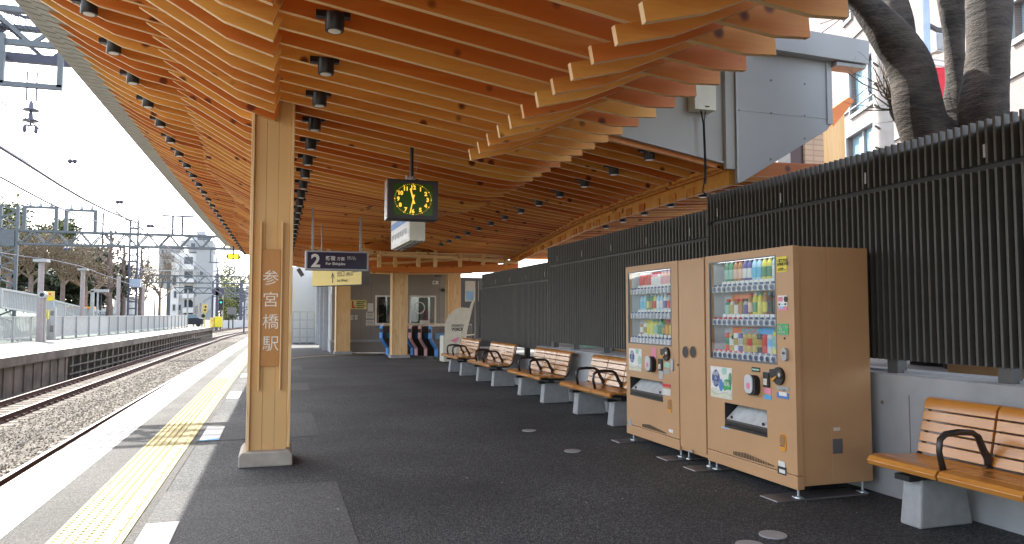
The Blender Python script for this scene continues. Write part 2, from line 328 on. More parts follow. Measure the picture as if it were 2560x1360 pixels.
def struct(mb, name, mats, label=None, **k):
    o = mb.build(name, mats, **k); o['kind'] = 'structure'
    if label: o['label'] = label
    return o
def thing(name, label, cat, loc=(0, 0, 0), rz=0, group=None):
    o = bpy.data.objects.new(name, None); COL.objects.link(o); o.location = loc; o.rotation_euler = (0, 0, rz); o.empty_display_size = .1
    return tag(o, label, cat, group)
def dup(root, loc, label=None, rz=None, group=None):
    r = root.copy(); COL.objects.link(r); r.location = loc
    if rz is not None: r.rotation_euler = (0, 0, rz)
    if label: r['label'] = label
    if group: r['group'] = group
    for ch in list(root.children):
        c = ch.copy(); COL.objects.link(c); c.parent = r
        for g in ch.children:
            d = g.copy(); COL.objects.link(d); d.parent = c
    return r
def text(s, size, mat, parent, loc, rot=(PI/2, 0, 0), name='lettering', ext=0.001, align='LEFT', bold=0.0, sx=1.0):
    """writing as thin raised mesh letters in the parent's axes; loc is the baseline start"""
    cu = bpy.data.curves.new(name, 'FONT'); cu.body = s; cu.size = size; cu.extrude = ext; cu.align_x = align; cu.offset = bold; cu.resolution_u = 3
    t = bpy.data.objects.new(name, cu); COL.objects.link(t)
    dg = bpy.context.evaluated_depsgraph_get(); dg.update()
    me = bpy.data.meshes.new_from_object(t.evaluated_get(dg)); bpy.data.objects.remove(t); bpy.data.curves.remove(cu)
    me.materials.clear(); me.materials.append(M[mat])
    me.transform(Matrix.Translation(loc) @ Matrix.Rotation(rot[2], 4, 'Z') @ Matrix.Rotation(rot[0], 4, 'X') @ Matrix.Diagonal((sx, 1, 1, 1)))
    o = bpy.data.objects.new(name, me); COL.objects.link(o); o.parent = parent
    return o
ORD = ['first', 'second', 'third', 'fourth', 'fifth', 'sixth', 'seventh', 'eighth', 'ninth', 'tenth', 'eleventh', 'twelfth', 'thirteenth', 'fourteenth', 'fifteenth', 'sixteenth', 'seventeenth', 'eighteenth', 'nineteenth', 'twentieth']
def nth(i):
    if i < 20: return ORD[i]
    t = {2: 'twenty', 3: 'thirty', 4: 'forty'}; a, b = divmod(i+1, 10)
    return (t[a]+'-'+ORD[b-1]) if b else {3: 'thirtieth', 4: 'fortieth'}[a]
# ================================================================ THE SETTING
def strip(mb, f0, f1, y0, y1, z, step=2.0):
    n = max(1, int((y1-y0)/step)); vs = []; fs = []
    for i in range(n+1):
        y = y0+(y1-y0)*i/n; vs += [(f0+cv(y), y, z), (f1+cv(y), y, z)]
        if i: a = 2*i; fs.append((a-2, a-1, a+1, a))
    return mb.add(vs, fs)
ED = -2.065
# ground sheet, one to the horizon
g = MB(); g.add([(-900, -300, -1.62), (900, -300, -1.62), (900, 1500, -1.62), (-900, 1500, -1.62)], [(0, 1, 2, 3)]); struct(g, 'ground', 'terrain', 'bare ground around the railway')
# ballast bed
g = MB(); n = 60; vs = []; fs = []
for i in range(n+1):
    y = -12+i*3.0; vs += [(-8.9+cv(min(y, 60))*1.6, y, -1.27), (ED+.3+cv(y), y, -1.27)]
    if i: a = 2*i; fs.append((a-2, a-1, a+1, a))
g.add(vs, fs); struct(g, 'ballast_bed', 'ballast', 'grey brown ballast between the two platforms')
g = MB(); g.add([(-14, 88, -1.275), (20, 88, -1.275), (20, 260, -1.275), (-14, 260, -1.275)], [(0, 1, 2, 3)]); struct(g, 'track_bed', 'ballast')
# loose stones standing out of the ballast between the rails
g = MB()
for i in range(9000):
    y = 9+66*random.random()**1.9; x = random.uniform(-6.1, -4.05)+cv(y)
    r = random.uniform(.014, .034); c = (x, y, -1.26+r*.3); vs = []
    for k in range(6):
        d = [(1, 0, 0), (-1, 0, 0), (0, 1, 0), (0, -1, 0), (0, 0, 1), (0, 0, -1)][k]; q = r*random.uniform(.7, 1.2)
        vs.append((c[0]+d[0]*q+random.uniform(-.3, .3)*r, c[1]+d[1]*q+random.uniform(-.3, .3)*r, c[2]+d[2]*q*.75))
    g.add(vs, [(0, 2, 4), (2, 1, 4), (1, 3, 4), (3, 0, 4), (2, 0, 5), (1, 2, 5), (3, 1, 5), (0, 3, 5)])
tag(g.build('ballast_stones', 'ballast_stone'), 'loose angular ballast stones between the tracks', 'gravel', kind='stuff')
# our platform: slab with a kerbed edge
g = MB(); n = 40; pr = []
for i in range(n+1):
    y = -14+i*(92/n); pr.append((ED+cv(y), y))
top = [(x, y, 0) for x, y in pr]; rt = [(4.50, y, 0) if y < 27 else (1.9+cv(y), y, 0) for x, y in pr]
vs = top+rt+[(x, y, -1.5) for x, y in pr]; N = n+1
fs = [(i, i+1, N+i+1, N+i) for i in range(n)]+[(i, 2*N+i, 2*N+i+1, i+1) for i in range(n)]
g.add(vs, fs); struct(g, 'platform', 'asphalt', 'dark asphalt station platform')
g = MB(); strip(g, ED-.012, ED+.475, -6, 60, .006); o = struct(g, 'edge_paving', 'white_tile', 'white tiled platform edge strip')
g = MB(); g.mat(0); strip(g, ED+.475, -1.30, -6, 60, .004); strip(g, -.86, -.80, -6, 60, .004); struct(g, 'edge_margin', 'margin_asphalt', 'worn grey asphalt beside the tactile strip')
# tactile strip with domes and a bar
g = MB(); strip(g, -1.30, -.865, -6, 60, .008)
for j in range(5):
    y = 3.0
    while y < 17:
        x = -1.268+j*.062+cv(y); r = .012
        g.add([(x+r*math.cos(t*PI/3), y+r*math.sin(t*PI/3), .0085) for t in range(6)]+[(x+.6*r*math.cos(t*PI/3), y+.6*r*math.sin(t*PI/3), .0135) for t in range(6)],
              [(6, 7, 8, 9, 10, 11)]+[(t, (t+1) % 6, 6+(t+1) % 6, 6+t) for t in range(6)]); y += .062
for k in range(70):
    y = 2.6+.3*k; g.box(-.935+cv(y), y, .008, -.912+cv(y), y+.27, .013)
struct(g, 'tactile_paving', 'yellow_tile', 'yellow tactile warning strip along the platform')
g = MB()
for k in range(60):
    y = 2.0+.6*k; g.box(-1.30+cv(y), y, .0085, -.865+cv(y), y+.006, .0095)
for x in (-1.245, -1.183, -1.121, -1.059, -.99): strip(g, x-.0025-.031+.06, x+.0025-.031+.06, 9, 50, .0092)
struct(g, 'tactile_joints', 'yellow_line')
# repaved lighter rectangles
g = MB()
for a, b, x1 in ((1.2, 6.35, .50), (8.75, 10.85, .50), (14.0, 15.5, .62), (19, 20.6, .66)):
    g.add([(-.80+cv(a), a, .004), (x1, a, .004), (x1, b, .004), (-.80+cv(b), b, .004)], [(0, 1, 2, 3)])
struct(g, 'asphalt_patches', 'asphalt_light', 'lighter repaved rectangles beside the tactile strip')
g = MB()
for a, b, bl in ((4.45, 5.42, 0), (8.85, 9.80, 1), (12.95, 14.05, 0), (17.2, 18.2, 0)):
    x0 = -.79+cv(a); g.mat(0).box(x0, a, .004, x0+.2, b, .009)
    if bl: g.mat(1).box(x0, a-.07, .004, x0+.2, a-.002, .0085)
struct(g, 'boarding_marks', ['white_paint', 'blue_paint'], 'white painted rectangles beside the tactile strip')
# yellow line crossing the floor towards the booth
g = MB(); pts = [at(725, 897, Z=0), at(770, 892, Z=0), at(860, 887, Z=0), at(945, 886, Z=0)]
for a, b in zip(pts, pts[1:]): g.add([(a.x, a.y-.12, .006), (b.x, b.y-.12, .006), (b.x, b.y+.12, .006), (a.x, a.y+.12, .006)], [(0, 1, 2, 3)])
struct(g, 'yellow_floor_line', 'yellow_line')
# manhole covers
for i, (x, y, lb) in enumerate(((2.88, 8.37, 'small round steel drain cover farthest from the camera'), (2.87, 7.0, 'small round steel drain cover in front of the recycling cabinet'), (2.72, 3.86, 'round steel drain cover at the lower picture edge, left one of the near pair'), (2.98, 3.99, 'round steel drain cover at the lower picture edge, right one of the near pair'))):
    g = MB(); g.lathe([(.085, 0), (.085, .008), (.07, .010)], (x, y, 0), 20); tag(g.build('drain_cover', 'galvanised'), lb, 'drain cover', 'round covers in the asphalt')
# distant slope and road on the left
g = MB(); g.add([(-13.4, 20, 0.6), (-12.6, 45, -.2), (-12.6, 75, -.9), (-12.8, 120, -1.2), (-26, 130, -.6), (-25, 100, .9), (-22, 72, 3.2), (-20, 50, 4.6), (-20, 20, 5.2)], [(0, 1, 7, 8), (1, 2, 6, 7), (2, 3, 4, 5, 6)])
struct(g, 'embankment', 'slope_mat', 'grey green sprayed slope behind the far platform')
g = MB(); g.add([(-20, 20, 5.2), (-20, 50, 4.6), (-22, 72, 3.2), (-25, 100, .9), (-26, 130, -.6), (-120, 150, 0), (-120, 20, 6)], [(0, 1, 2, 3, 4, 5, 6)]); struct(g, 'hillside', 'terrain')
# the street side on the right, above the retaining wall
g = MB(); g.add([(4.75, -20, .78), (60, -20, .78), (60, 18, .78), (4.75, 18, .78)], [(0, 1, 2, 3)]); g.add([(5.6, 18, -.02), (60, 18, -.02), (60, 60, -.02), (5.6, 60, -.02)], [(0, 1, 2, 3)])
struct(g, 'street', 'concrete_floor', 'pale paving of the street behind the fence')
# ---------------------------------------------------------------- tracks
def track(name, label, f, y0, y1, n=60):
    """rails as swept profiles following x=f(y)"""
    t = thing(name, label, 'railway track', (f(y0), y0, -1.3))
    pts = [(y0+(y1-y0)*i/n) for i in range(n+1)]
    for s in (-.56, .56):
        g = MB(); P = [Vector((f(y)+s, y, 0)) for y in pts]
        prof = [(-.065, -1.27), (.065, -1.27), (.065, -1.245), (.012, -1.225), (.012, -1.14), (.035, -1.125), (.035, -1.10), (-.035, -1.10), (-.035, -1.125), (-.012, -1.14), (-.012, -1.225), (-.065, -1.245)]
        m = len(prof); vs = [(p.x+a, p.y, b) for p in P for a, b in prof]
        for k in range(m):
            g.cm = 1 if k == 6 else 0
            g.add([], []) ; o = len(g.v)
            g.f += [(i*m+k, i*m+(k+1) % m, (i+1)*m+(k+1) % m, (i+1)*m+k) for i in range(n)]; g.m += [g.cm]*n
        g.v = vs; g.build('rail', ['rail_rust', 'rail_top'], t)
    g = MB(); y = max(y0, 8)
    while y < min(y1, 70):
        for s in (-.56, .56): g.box(f(y)+s-.12, y, -1.262, f(y)+s-.035, y+.09, -1.215); g.box(f(y)+s+.035, y, -1.262, f(y)+s+.12, y+.09, -1.215)
        y += .6
    tag(g.build('rail_clips', 'rail_rust', t), kind='stuff')
    g = MB(); y = max(y0, 8)
    while y < min(y1, 90): g.box(f(y)-1.0, y-.06, -1.285, f(y)+1.0, y+.15, -1.262); y += .6
    tag(g.build('sleepers', 'concrete_old', t), kind='stuff')
    return t
f1 = lambda y: -3.385+cv(min(y, 70))+max(0, y-70)*.035
f2 = lambda y: -6.98+cv(min(y, 75))*.8 + (max(0, y-75)**2)*.0016
track('railway_track', 'nearer rusty track running along our platform edge', f1, -8, 190)
track('railway_track', 'farther track beside the opposite platform, curving right', f2, -8, 140)
track('railway_track', 'distant siding track curving away beyond the opposite platform', lambda y: -9.5+((y-95)**2)*.0013, 95, 200, 30)
# ---------------------------------------------------------------- the opposite platform
fe = [(-9.2, -8), (-8.75, 8), (-8.1, 26.7), (-7.55, 42), (-7.15, 63), (-6.3, 86)]
ff = [(-14.6, -8), (-13.9, 20), (-12.4, 40.9), (-11.1, 52), (-9.6, 68.6), (-9.0, 86)]
def lerp(tab, y):
    for (a, ya), (b, yb) in zip(tab, tab[1:]):
        if y <= yb: return a+(b-a)*(y-ya)/(yb-ya)
    return tab[-1][0]
g = MB(); n = 40; ys = [-8+94*i/n for i in range(n+1)]
vs = [(lerp(fe, y), y, 0) for y in ys]+[(lerp(ff, y), y, 0) for y in ys]+[(lerp(fe, y), y, -.32) for y in ys]+[(lerp(fe, y)-.12, y, -.32) for y in ys]; N = n+1
g.add(vs, [(i, i+1, N+i+1, N+i) for i in range(n)]+[(2*N+i, 2*N+i+1, i+1, i) for i in range(n)]+[(3*N+i, 3*N+i+1, 2*N+i+1, 2*N+i) for i in range(n)]+[(N-1, 2*N-1, 3*N-1)])
g.mat(1)
for i in range(n):
    y = ys[i]; x = lerp(fe, y); x2 = lerp(fe, ys[i+1]); g.add([(x, y, .004), (x2, ys[i+1], .004), (x2-.55, ys[i+1], .004), (x-.55, y, .004)], [(0, 1, 2, 3)])
struct(g, 'far_platform', ['concrete_floor', 'white_paint', 'concrete_old'], 'pale concrete opposite platform with white edge')
g = MB(); n = 30
ys2 = [-8+42*i/n for i in range(n+1)]
g.add([(lerp(fe, y)-.12, y, -.32) for y in ys2]+[(lerp(fe, y)-.12, y, -1.5) for y in ys2], [(i, i+1, n+2+i, n+1+i) for i in range(n)])
y = -6
while y < 86:
    x = lerp(fe, y)-.10
    if y < 34: g.box(x-.02, y, -1.5, x+.02, y+.10, -.33); y += .9
    else: g.box(x-.1, y, -1.5, x, y+.22, -.33); y += 1.1
y = -6
while y < 86:
    yy = y+1.0; x = lerp(fe, y)+.012; x2 = lerp(fe, yy)+.012
    g.add([(x, y+.02, -.30), (x2, yy-.02, -.30), (x2, yy-.02, -.02), (x, y+.02, -.02)], [(0, 1, 2, 3)]); y += 1.0
for zz in (-.72, -1.05):
    y = 34
    while y < 84: g.bar((lerp(fe, y)-.05, y, zz), (lerp(fe, y+5)-.05, y+5, zz), .05, .05); y += 5
struct(g, 'far_platform_wall', 'concrete_old', 'stained concrete face under the opposite platform')
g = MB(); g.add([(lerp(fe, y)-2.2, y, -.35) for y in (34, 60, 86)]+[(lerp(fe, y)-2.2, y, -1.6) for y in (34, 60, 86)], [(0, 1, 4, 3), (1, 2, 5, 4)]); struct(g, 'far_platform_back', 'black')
# ---------------------------------------------------------------- retaining wall under the louvre fence
g = MB(); g.box(4.47, -6, -.3, 4.78, 9.25, .925); g.box(4.465, 7.3, -.3, 4.47, 7.3, -.3) if False else None
w1 = thing('retaining_wall', 'low grey concrete wall under the louvre fence', 'wall', (4.47, 3, 0))
g = MB(); g.box(4.47, -6, -.3, 4.78, 7.2, .925); g.box(4.472, 7.2, -.3, 4.78, 12.6, .81); g.build('wall_base', 'concrete', w1, bevel=.012)
g = MB(); g.box(4.62, -6, .925, 4.80, 7.15, .945); g.build('coping', 'concrete_block', w1)
g = MB(); g.box(4.60, 12.6, -.3, 4.80, 18.3, .55); g.build('low_wall', 'concrete', w1)
g = MB()
for y, z in ((4.62, .70), (4.62, .25), (3.3, .70), (2.1, .70), (8.9, .5)): g.lathe([(.014, -.003), (.014, 0.002)], (4.47, y, z), 14, 'x')
g.build('tie_holes', 'concrete_old', w1)
g = MB()
for y in (4.36, 9.03, 1.6): g.box(4.467, y, 0, 4.4715, y+.006, .78)
g.build('joints', 'concrete_old', w1)
# ---------------------------------------------------------------- louvre fence
def fence(name, label, y0, y1, zb, zt, pitch, posts, x=4.50, low=None):
    ft = .017 if low else .030
    t = thing(name, label, 'fence', (x, (y0+y1)/2, zb))
    g = MB(); y = y0
    while y < y1:
        g.box(x, y, zb, x+.05, y+ft, zt-.34); g.box(x, y, zt-.30, x+.05, y+ft, zt); y += pitch
    g.build('louvres', 'louver', t)
    g = MB(); g.box(x+.052, y0, zb+.002, x+.056, y1, zt-.06); g.build('backing', 'backing_dark', t)
    g = MB(); g.box(x+.042, y0, zt-.345, x+.0515, y1, zt-.295); g.box(x+.044, y0, zb+.15, x+.0515, y1, zb+.21); g.build('cross_rails', 'black', t)
    g = MB()
    for z in (zt-.30, zb+.30): g.box(x+.075, y0, z, x+.11, y1, z+.06)
    g.build('rail', 'louver', t)
    for y in posts:
        g = MB(); g.box(x+.06, y, zb-.13 if zb > .9 else zb-.35, x+.15, y+.10, zt-.03); g.build('post', 'louver', t)
    y = y0+.35
    while y < y1:
        g = MB(); g.box(x-.003, y+.002, zt-.26, x-.0005, y+.018, zt-.17); g.build('fixing_plate', 'galvanised', t); y += 1.05
    return t
nearf = fence('louvre_fence', 'tallest dark louvre fence section, behind the vending machines and near bench', -4, 7.05, 1.03, 2.685, .061, (3.62, 4.55, 5.5, 6.45, 1.6, -.4), low=True)
fence('louvre_fence', 'middle dark louvre fence section behind the far benches', 7.06, 12.1, .90, 2.53, .0735, (7.6, 8.75, 9.9, 11.05, 11.95))
fence('louvre_fence', 'lower farthest brownish louvre fence section reaching the ticket gates', 12.2, 16.9, .72, 2.31, .0735, (12.6, 13.8, 15, 16.2), x=4.62)
for (a_, b_), (c_, d_) in (((2415, 465), (2500, 610)), ((2090, 460), (2165, 618))):
    p = at(a_, b_, X=4.54); q = at(c_, d_, X=4.54); g = MB(); g.box(4.5440, q.y, q.z, 4.5515, p.y, p.z); g.build('dark_panel', 'black', nearf)
# dark solid hoarding beyond the fence gap near the street
g = MB(); a = at(2080, 470, Y=7); tag(g.box(7.2, 3.2, .78, 7.26, 7.0, 3.4).build('hoarding', 'black'), 'black board seen through the near louvres', 'board')
# ---------------------------------------------------------------- the timber canopy
PITCH = .305
ZA = [(-2.0, 4.08), (-1.75, 3.93), (-1.35, 3.74), (-.6, 3.585)]
def board(mb, pts, y, h=.15, th=.042, cut=0.05):
    """bent plank standing on edge in the plane y: pts is its lower edge, end cuts slant back by cut"""
    n = len(pts); lo = []; up = []
    for i, (x, z) in enumerate(pts):
        lo.append((x, z)); dx = 0
        if i == n-1: dx = cut
        if i == 0: dx = -cut
        up.append((x+dx, z+h))
    vs = [(x, y, z) for x, z in lo]+[(x, y, z) for x, z in up]+[(x, y+th, z) for x, z in lo]+[(x, y+th, z) for x, z in up]
    fs = []; k0 = len(mb.f)
    for i in range(n-1): fs += [(i, i+1, n+i+1, n+i), (2*n+i+1, 2*n+i, 3*n+i, 3*n+i+1), (i, 2*n+i, 2*n+i+1, i+1), (n+i+1, 3*n+i+1, 3*n+i, n+i)]
    fs += [(0, n, 3*n, 2*n), (n-1, 3*n-1, 4*n-1, 2*n-1)]
    mb.add(vs, fs)
    for i in range(n-1): mb.m[k0+4*i+2] = 1          # lower edge: ground-bounce light painted in as paler wood
    mb.m[-1] = mb.m[-2] = 1                          # sawn ends, brightened by the same painted bounce light
    return mb
can = thing('platform_canopy', 'sweeping timber slat canopy over the platform', 'canopy', (1.2, 15, 3.2))
def xb(y):                       # line of the valley beam on the street side
    return 4.86+.00*y+(.012*(y-7.3)**2 if y < 12 else .012*22.1+(y-12)*.165)
def sm(t): t = max(0, min(1, t)); return t*t*(3-2*t)
BW = ['board_wood', 'board_edge_lit']
ky = [1.05+PITCH*i for i in range(100)]
for i, y in enumerate(ky):
    c = cv(y); lift = 0
    g = MB(); ex = random.uniform(-.02, .02)
    board(g, [(x+c+(ex if k == 3 else 0), z) for k, (x, z) in enumerate(ZA)], y); g.build('eave_slat', BW, can)
    g = MB(); sx = -1.02+.10*math.sin(y*.9)*sm((y-9)/4)
    board(g, [(sx+c, 3.665), (-.364+c, 3.285), (-.055+c, 3.19)], y+.045, .15, .042, .055); g.build('track_slat', BW, can)
    s = sm((y-10.5)/5.0); z2 = 3.016+.29*s
    P = [(-.30+c, 3.43), (2.27, z2)]
    if y < 21:
        if y < 20: P += [(2.70, 2.97+.33*s), (2.93-.3*s, 2.985+.30*s)]
    else: P = [(-.30+c, 3.43), (2.2, 3.08)]
    g = MB(); board(g, P, y, .16, .042, -.01); g.build('middle_slat', BW, can)
    if y < 6.75:
        g = MB(); board(g, [(1.675, 2.785), (2.02, 2.875), (2.5, 3.085), (3.3, 3.52), (4.4, 3.98)], y-.055, .10, .042, .02); g.build('hooked_slat', BW, can)
    if 7.1 < y < 20.5:
        b = xb(y); g = MB(); board(g, [(2.2, 3.43), (3.27, 3.262), (4.2, 3.115), (b-.03, 3.0)], y+.02, .16, .042, 0); g.build('street_slat', BW, can)
        g = MB(); board(g, [(b+.10, 2.97), (b+.8, 2.99), (b+1.7, 3.05)], y+.10, .15, .042, 0); g.build('wing_slat', BW, can)
g = MB()
for i in range(26):
    y = .745-PITCH*i; board(g, ZA, y); board(g, [(-1.02, 3.665), (-.364, 3.285), (-.055, 3.19)], y+.045, .15, .042, .055); board(g, [(-.30, 3.43), (2.27, 3.016), (2.70, 2.97), (2.93, 2.985)], y, .16, .042, -.01)
tag(g.build('rear_slats', BW, can), kind='stuff')
# valley beam, doubled battens and notched blocks
ysb = [7.17+.6*i for i in range(24)]
for nm, dx, z0, z1, w_ in (('valley_beam', 0, 2.84, 3.14, .07), ('batten', -.08, 2.99, 3.03, .04), ('batten', -.15, 3.01, 3.05, .04)):
    g = MB()
    for a, b in zip(ysb, ysb[1:]):
        p = xb(a)+dx; q = xb(b)+dx; g.add([(p, a, z0), (p+w_, a, z0), (p+w_, a, z1), (p, a, z1), (q, b, z0), (q+w_, b, z0), (q+w_, b, z1), (q, b, z1)], [(0, 3, 2, 1), (4, 5, 6, 7), (0, 1, 5, 4), (1, 2, 6, 5), (2, 3, 7, 6), (3, 0, 4, 7)])
    g.build(nm, 'board_wood', can)
for k in range(26):
    y = 7.9+.45*k; p = xb(y); g = MB(); g.box(p-.02, y, 2.82, p-.002, y+.16, 2.93); g.build('notch_block', 'board_wood', can)
# soffit decking above the slats and the metal roof over it
def sheet(mb, prof, y0, y1, t=.03, step=3.0):
    n = max(1, int((y1-y0)/step)); m = len(prof); vs = []
    for i in range(n+1):
        y = y0+(y1-y0)*i/n; vs += [(x+cv(y)*k, y, z) for x, z, k in prof]+[(x+cv(y)*k, y, z+t) for x, z, k in prof]
    fs = []
    for i in range(n):
        a = i*2*m; b = a+2*m
        for j in range(m-1): fs += [(a+j, a+j+1, b+j+1, b+j), (a+m+j, b+m+j, b+m+j+1, a+m+j+1)]
        fs += [(a, b, b+m, a+m), (a+m-1, a+2*m-1, b+2*m-1, b+m-1)]
    fs += [tuple(range(m))+tuple(range(2*m-1, m-1, -1)), tuple(n*2*m+j for j in range(m))+tuple(n*2*m+j for j in range(2*m-1, m-1, -1))]
    return mb.add(vs, fs)
g = MB(); sheet(g, [(-2.0, 4.25, 1), (-1.35, 3.92, 1), (-.5, 3.76, 1), (-.2, 3.64, 1), (1.5, 3.46, 0)], -26, 32.2)
sheet(g, [(1.5, 3.46, 0), (2.2, 3.50, 0), (3.0, 3.72, 0), (4.9, 4.55, 0)], -26, 7.11); sheet(g, [(1.5, 3.46, 0), (2.2, 3.60, 0), (3.4, 3.43, 0), (4.86, 3.18, 0)], 7.16, 20.6, step=1.2); sheet(g, [(1.5, 3.46, 0), (2.3, 3.3, 0), (2.9, 3.42, 0)], 20.6, 32.2)
g.build('soffit_deck', 'board_wood', can)
g = MB(); sheet(g, [(4.98, 3.17, 0), (6.2, 3.20, 0), (7.6, 3.28, 0)], 7.5, 20, step=1.0); g.build('wing_deck', 'board_wood', can)
g = MB(); sheet(g, [(-2.28, 4.31, 1), (-1.35, 4.02, 1), (-.2, 3.76, 1), (1.5, 3.62, 0)], -26, 35, .06)
sheet(g, [(1.5, 3.62, 0), (3.0, 3.82, 0), (5.0, 4.66, 0)], -26, 7.11, .05); g.box(1.4, 7.09, 3.50, 2.96, 7.30, 4.2); sheet(g, [(1.5, 3.64, 0), (4.86, 4.3, 0), (6.25, 4.4, 0)], 7.16, 22.5, .06); sheet(g, [(1.5, 3.6, 0), (2.4, 3.45, 0)], 20.6, 35, .05)  # the box is an added filler that stops sun leaking between roof sections
g.build('metal_roof', 'roof_grey', can)
# stepped metal blocks along the eave
g = MB(); y = .6
while y < 32.4:
    c = cv(y)
    g.add([(-2.29+c, y, 4.18), (-2.13+c, y, 4.15), (-2.13+c, y+.135, 4.15), (-2.29+c, y+.135, 4.18), (-2.29+c, y, 4.31), (-2.13+c, y, 4.28), (-2.13+c, y+.135, 4.28), (-2.29+c, y+.135, 4.31)], [(0, 3, 2, 1), (4, 5, 6, 7), (0, 1, 5, 4), (1, 2, 6, 5), (2, 3, 7, 6), (3, 0, 4, 7)])
    g.add([(-2.12+c, y+.03, 4.13), (-1.93+c, y+.03, 4.08), (-1.93+c, y+.16, 4.08), (-2.12+c, y+.16, 4.13), (-2.12+c, y+.03, 4.25), (-1.93+c, y+.03, 4.2), (-1.93+c, y+.16, 4.2), (-2.12+c, y+.16, 4.25)], [(0, 3, 2, 1), (4, 5, 6, 7), (0, 1, 5, 4), (1, 2, 6, 5), (2, 3, 7, 6), (3, 0, 4, 7)])
    y += .1525
g.build('eave_trim', 'trim_metal', can)
# grey gable and bulkhead where the roof steps up to the street
gp = thing('gable_panel', 'pale grey screwed metal gable panel at the roof step', 'panel', (5.6, 7.2, 2.86))
g = MB(); XR = at(2078, 300, Y=7.05).x; XL = at(1843, 400, Y=7.05).x
Q = [(XL, at(1843, 458, Y=7.05).z), (XL+.06, at(1852, 455, Y=7.05).z), (XR-.06, at(2066, 325, Y=7.05).z), (XR, at(2079, 312, Y=7.05).z), (XR, at(2078, 150, Y=7.05).z), (XL, at(1843, 90, Y=7.05).z)]
g.prism(Q, 'y', 7.05, 7.11); g.build('panel', 'panel_grey', gp, bevel=.004)
g = MB(); zs = at(1900, 281, Y=7.05).z; g.box(XL, 7.046, zs, XR, 7.052, zs+.004); g.box(XR-.06, 7.036, Q[3][1], XR+.012, 7.051, Q[4][1]); g.box(XL-.01, 7.036, Q[0][1]+.02, XL+.015, 7.051, 4.4); g.build('seams', 'roof_grey', gp)
g = MB()
for x, z in [(at(px, py, Y=7.04).x, at(px, py, Y=7.04).z) for px, py in ((1848, 275), (1849, 446), (1929, 200), (1929, 282), (2013, 209), (2013, 289), (1928, 397), (2013, 346), (2073, 300), (2068, 140))]: g.lathe([(.011, 0), (.011, .006)], (x, 7.043, z), 8, 'y')
g.build('screws', 'frame_grey', gp)
g = MB(); P = [(at(px, py, Y=6.93).x, at(px, py, Y=6.93).z) for px, py in ((1900, 118), (2172, 160), (2174, 102), (1978, 68), (1930, 100))]; g.prism(P, 'y', 6.93, 7.19); g.box(XR+.02, 6.96, P[1][1]-.05, P[1][0]-.02, 7.16, P[1][1]-.004); g.build('fascia', 'panel_grey', gp, bevel=.004)
bk = thing('bulkhead', 'grey metal bulkhead above the timber slats beside the gable', 'bulkhead', (4.2, 7.4, 3.1))
g = MB(); g.prism([(2.7, 3.43), (3.40, 3.315), (4.90, 3.065), (4.90, 4.6), (2.7, 3.95)], 'y', 7.12, 7.15); g.build('panel', 'bulkhead_grey', bk)
g = MB(); g.box(XL-.13, 7.065, 3.0, XL+.02, 7.119, 4.5); g.build('pilaster', 'bulkhead_grey', bk)
g = MB(); g.prism([(2.7, 3.41), (3.40, 3.295), (4.90, 3.04), (4.90, 3.065), (3.40, 3.315), (2.7, 3.43)], 'y', 7.10, 7.165); g.build('drip_edge', 'panel_grey', bk)
g = MB(); p = at(1735, 273, Y=7.0); q = at(1787, 200, Y=7.0)
jb = thing('junction_box', 'cream electrical box on the grey bulkhead with a hanging cable', 'electrical box', ((p.x+q.x)/2, 7.05, p.z))
g.box(p.x, 6.98, p.z, q.x, 7.12, p.z+.34); g.build('box', 'cream_box', jb, bevel=.006)
g = MB(); g.box(p.x+.13, 6.976, p.z+.03, p.x+.18, 6.981, p.z+.045); g.build('nameplate', 'ink', jb)
g = MB(); x = (p.x+q.x)/2
g.tube([(x-.03, 7.03, p.z+.01), (x, 7.03, p.z-.14), (x+.01, 7.03, p.z-.5), (x+.01, 7.03, 2.87), (x-.02, 7.03, 2.72), (x+.03, 7.03, 2.68)], .009, 6); g.tube([(x+.03, 7.03, p.z+.01), (x+.005, 7.02, p.z-.12), (x+.02, 7.02, p.z-.6), (x+.02, 7.03, 2.8)], .006, 6); g.build('cable', 'black', jb)
# ---------------------------------------------------------------- columns
def post_base(t, x0, x1, y0, y1, h, mat='concrete_block'):
    g = MB(); g.box(x0, y0, 0, x1, y1, h); g.build('base', mat, t, bevel=.02)
cl = thing('timber_column', 'large wooden column bearing the vertical station name plaque', 'column', (-.06, 7.42, 0))
g = MB()
for k in range(3): g.box(-.213+.108*k+.0008, 7.24, .13, -.213+.108*(k+1)-.0008, 7.56, 3.62)
g.build('shaft', 'post_wood', cl, bevel=.003)
g = MB(); g.box(-.243, 7.20, .135, -.214, 7.58, 3.40); g.build('edge_strip', 'post_wood', cl, bevel=.004)
g = MB(); g.box(.112, 7.215, .15, .142, 7.58, 3.55); g.build('side_board', 'post_wood', cl, bevel=.004)
g = MB(); g.box(-.137, 7.208, .900, .034, 7.236, 1.978); g.build('name_plaque', 'plaque_wood', cl, bevel=.002)
for a in (-.150, .037):
    g = MB(); g.box(a, 7.190, .68, a+.013, 7.239, 2.24); g.build('plaque_rail', 'post_wood', cl, bevel=.002)
for k, ch in enumerate('参宮橋駅'):
    text(ch, .150, 'pale_text', cl, (-.052+.008*k*.4-cl.location.x, 7.207-cl.location.y, 1.66-.202*k), align='CENTER', bold=-.0005, name='carved_character')
g = MB(); g.prism([(-.30, 0), (.165, 0), (.165, .10), (.14, .135), (-.275, .135), (-.30, .10)], 'y', 7.13, 7.70); g.build('base', 'base_stone', cl, bevel=.012)
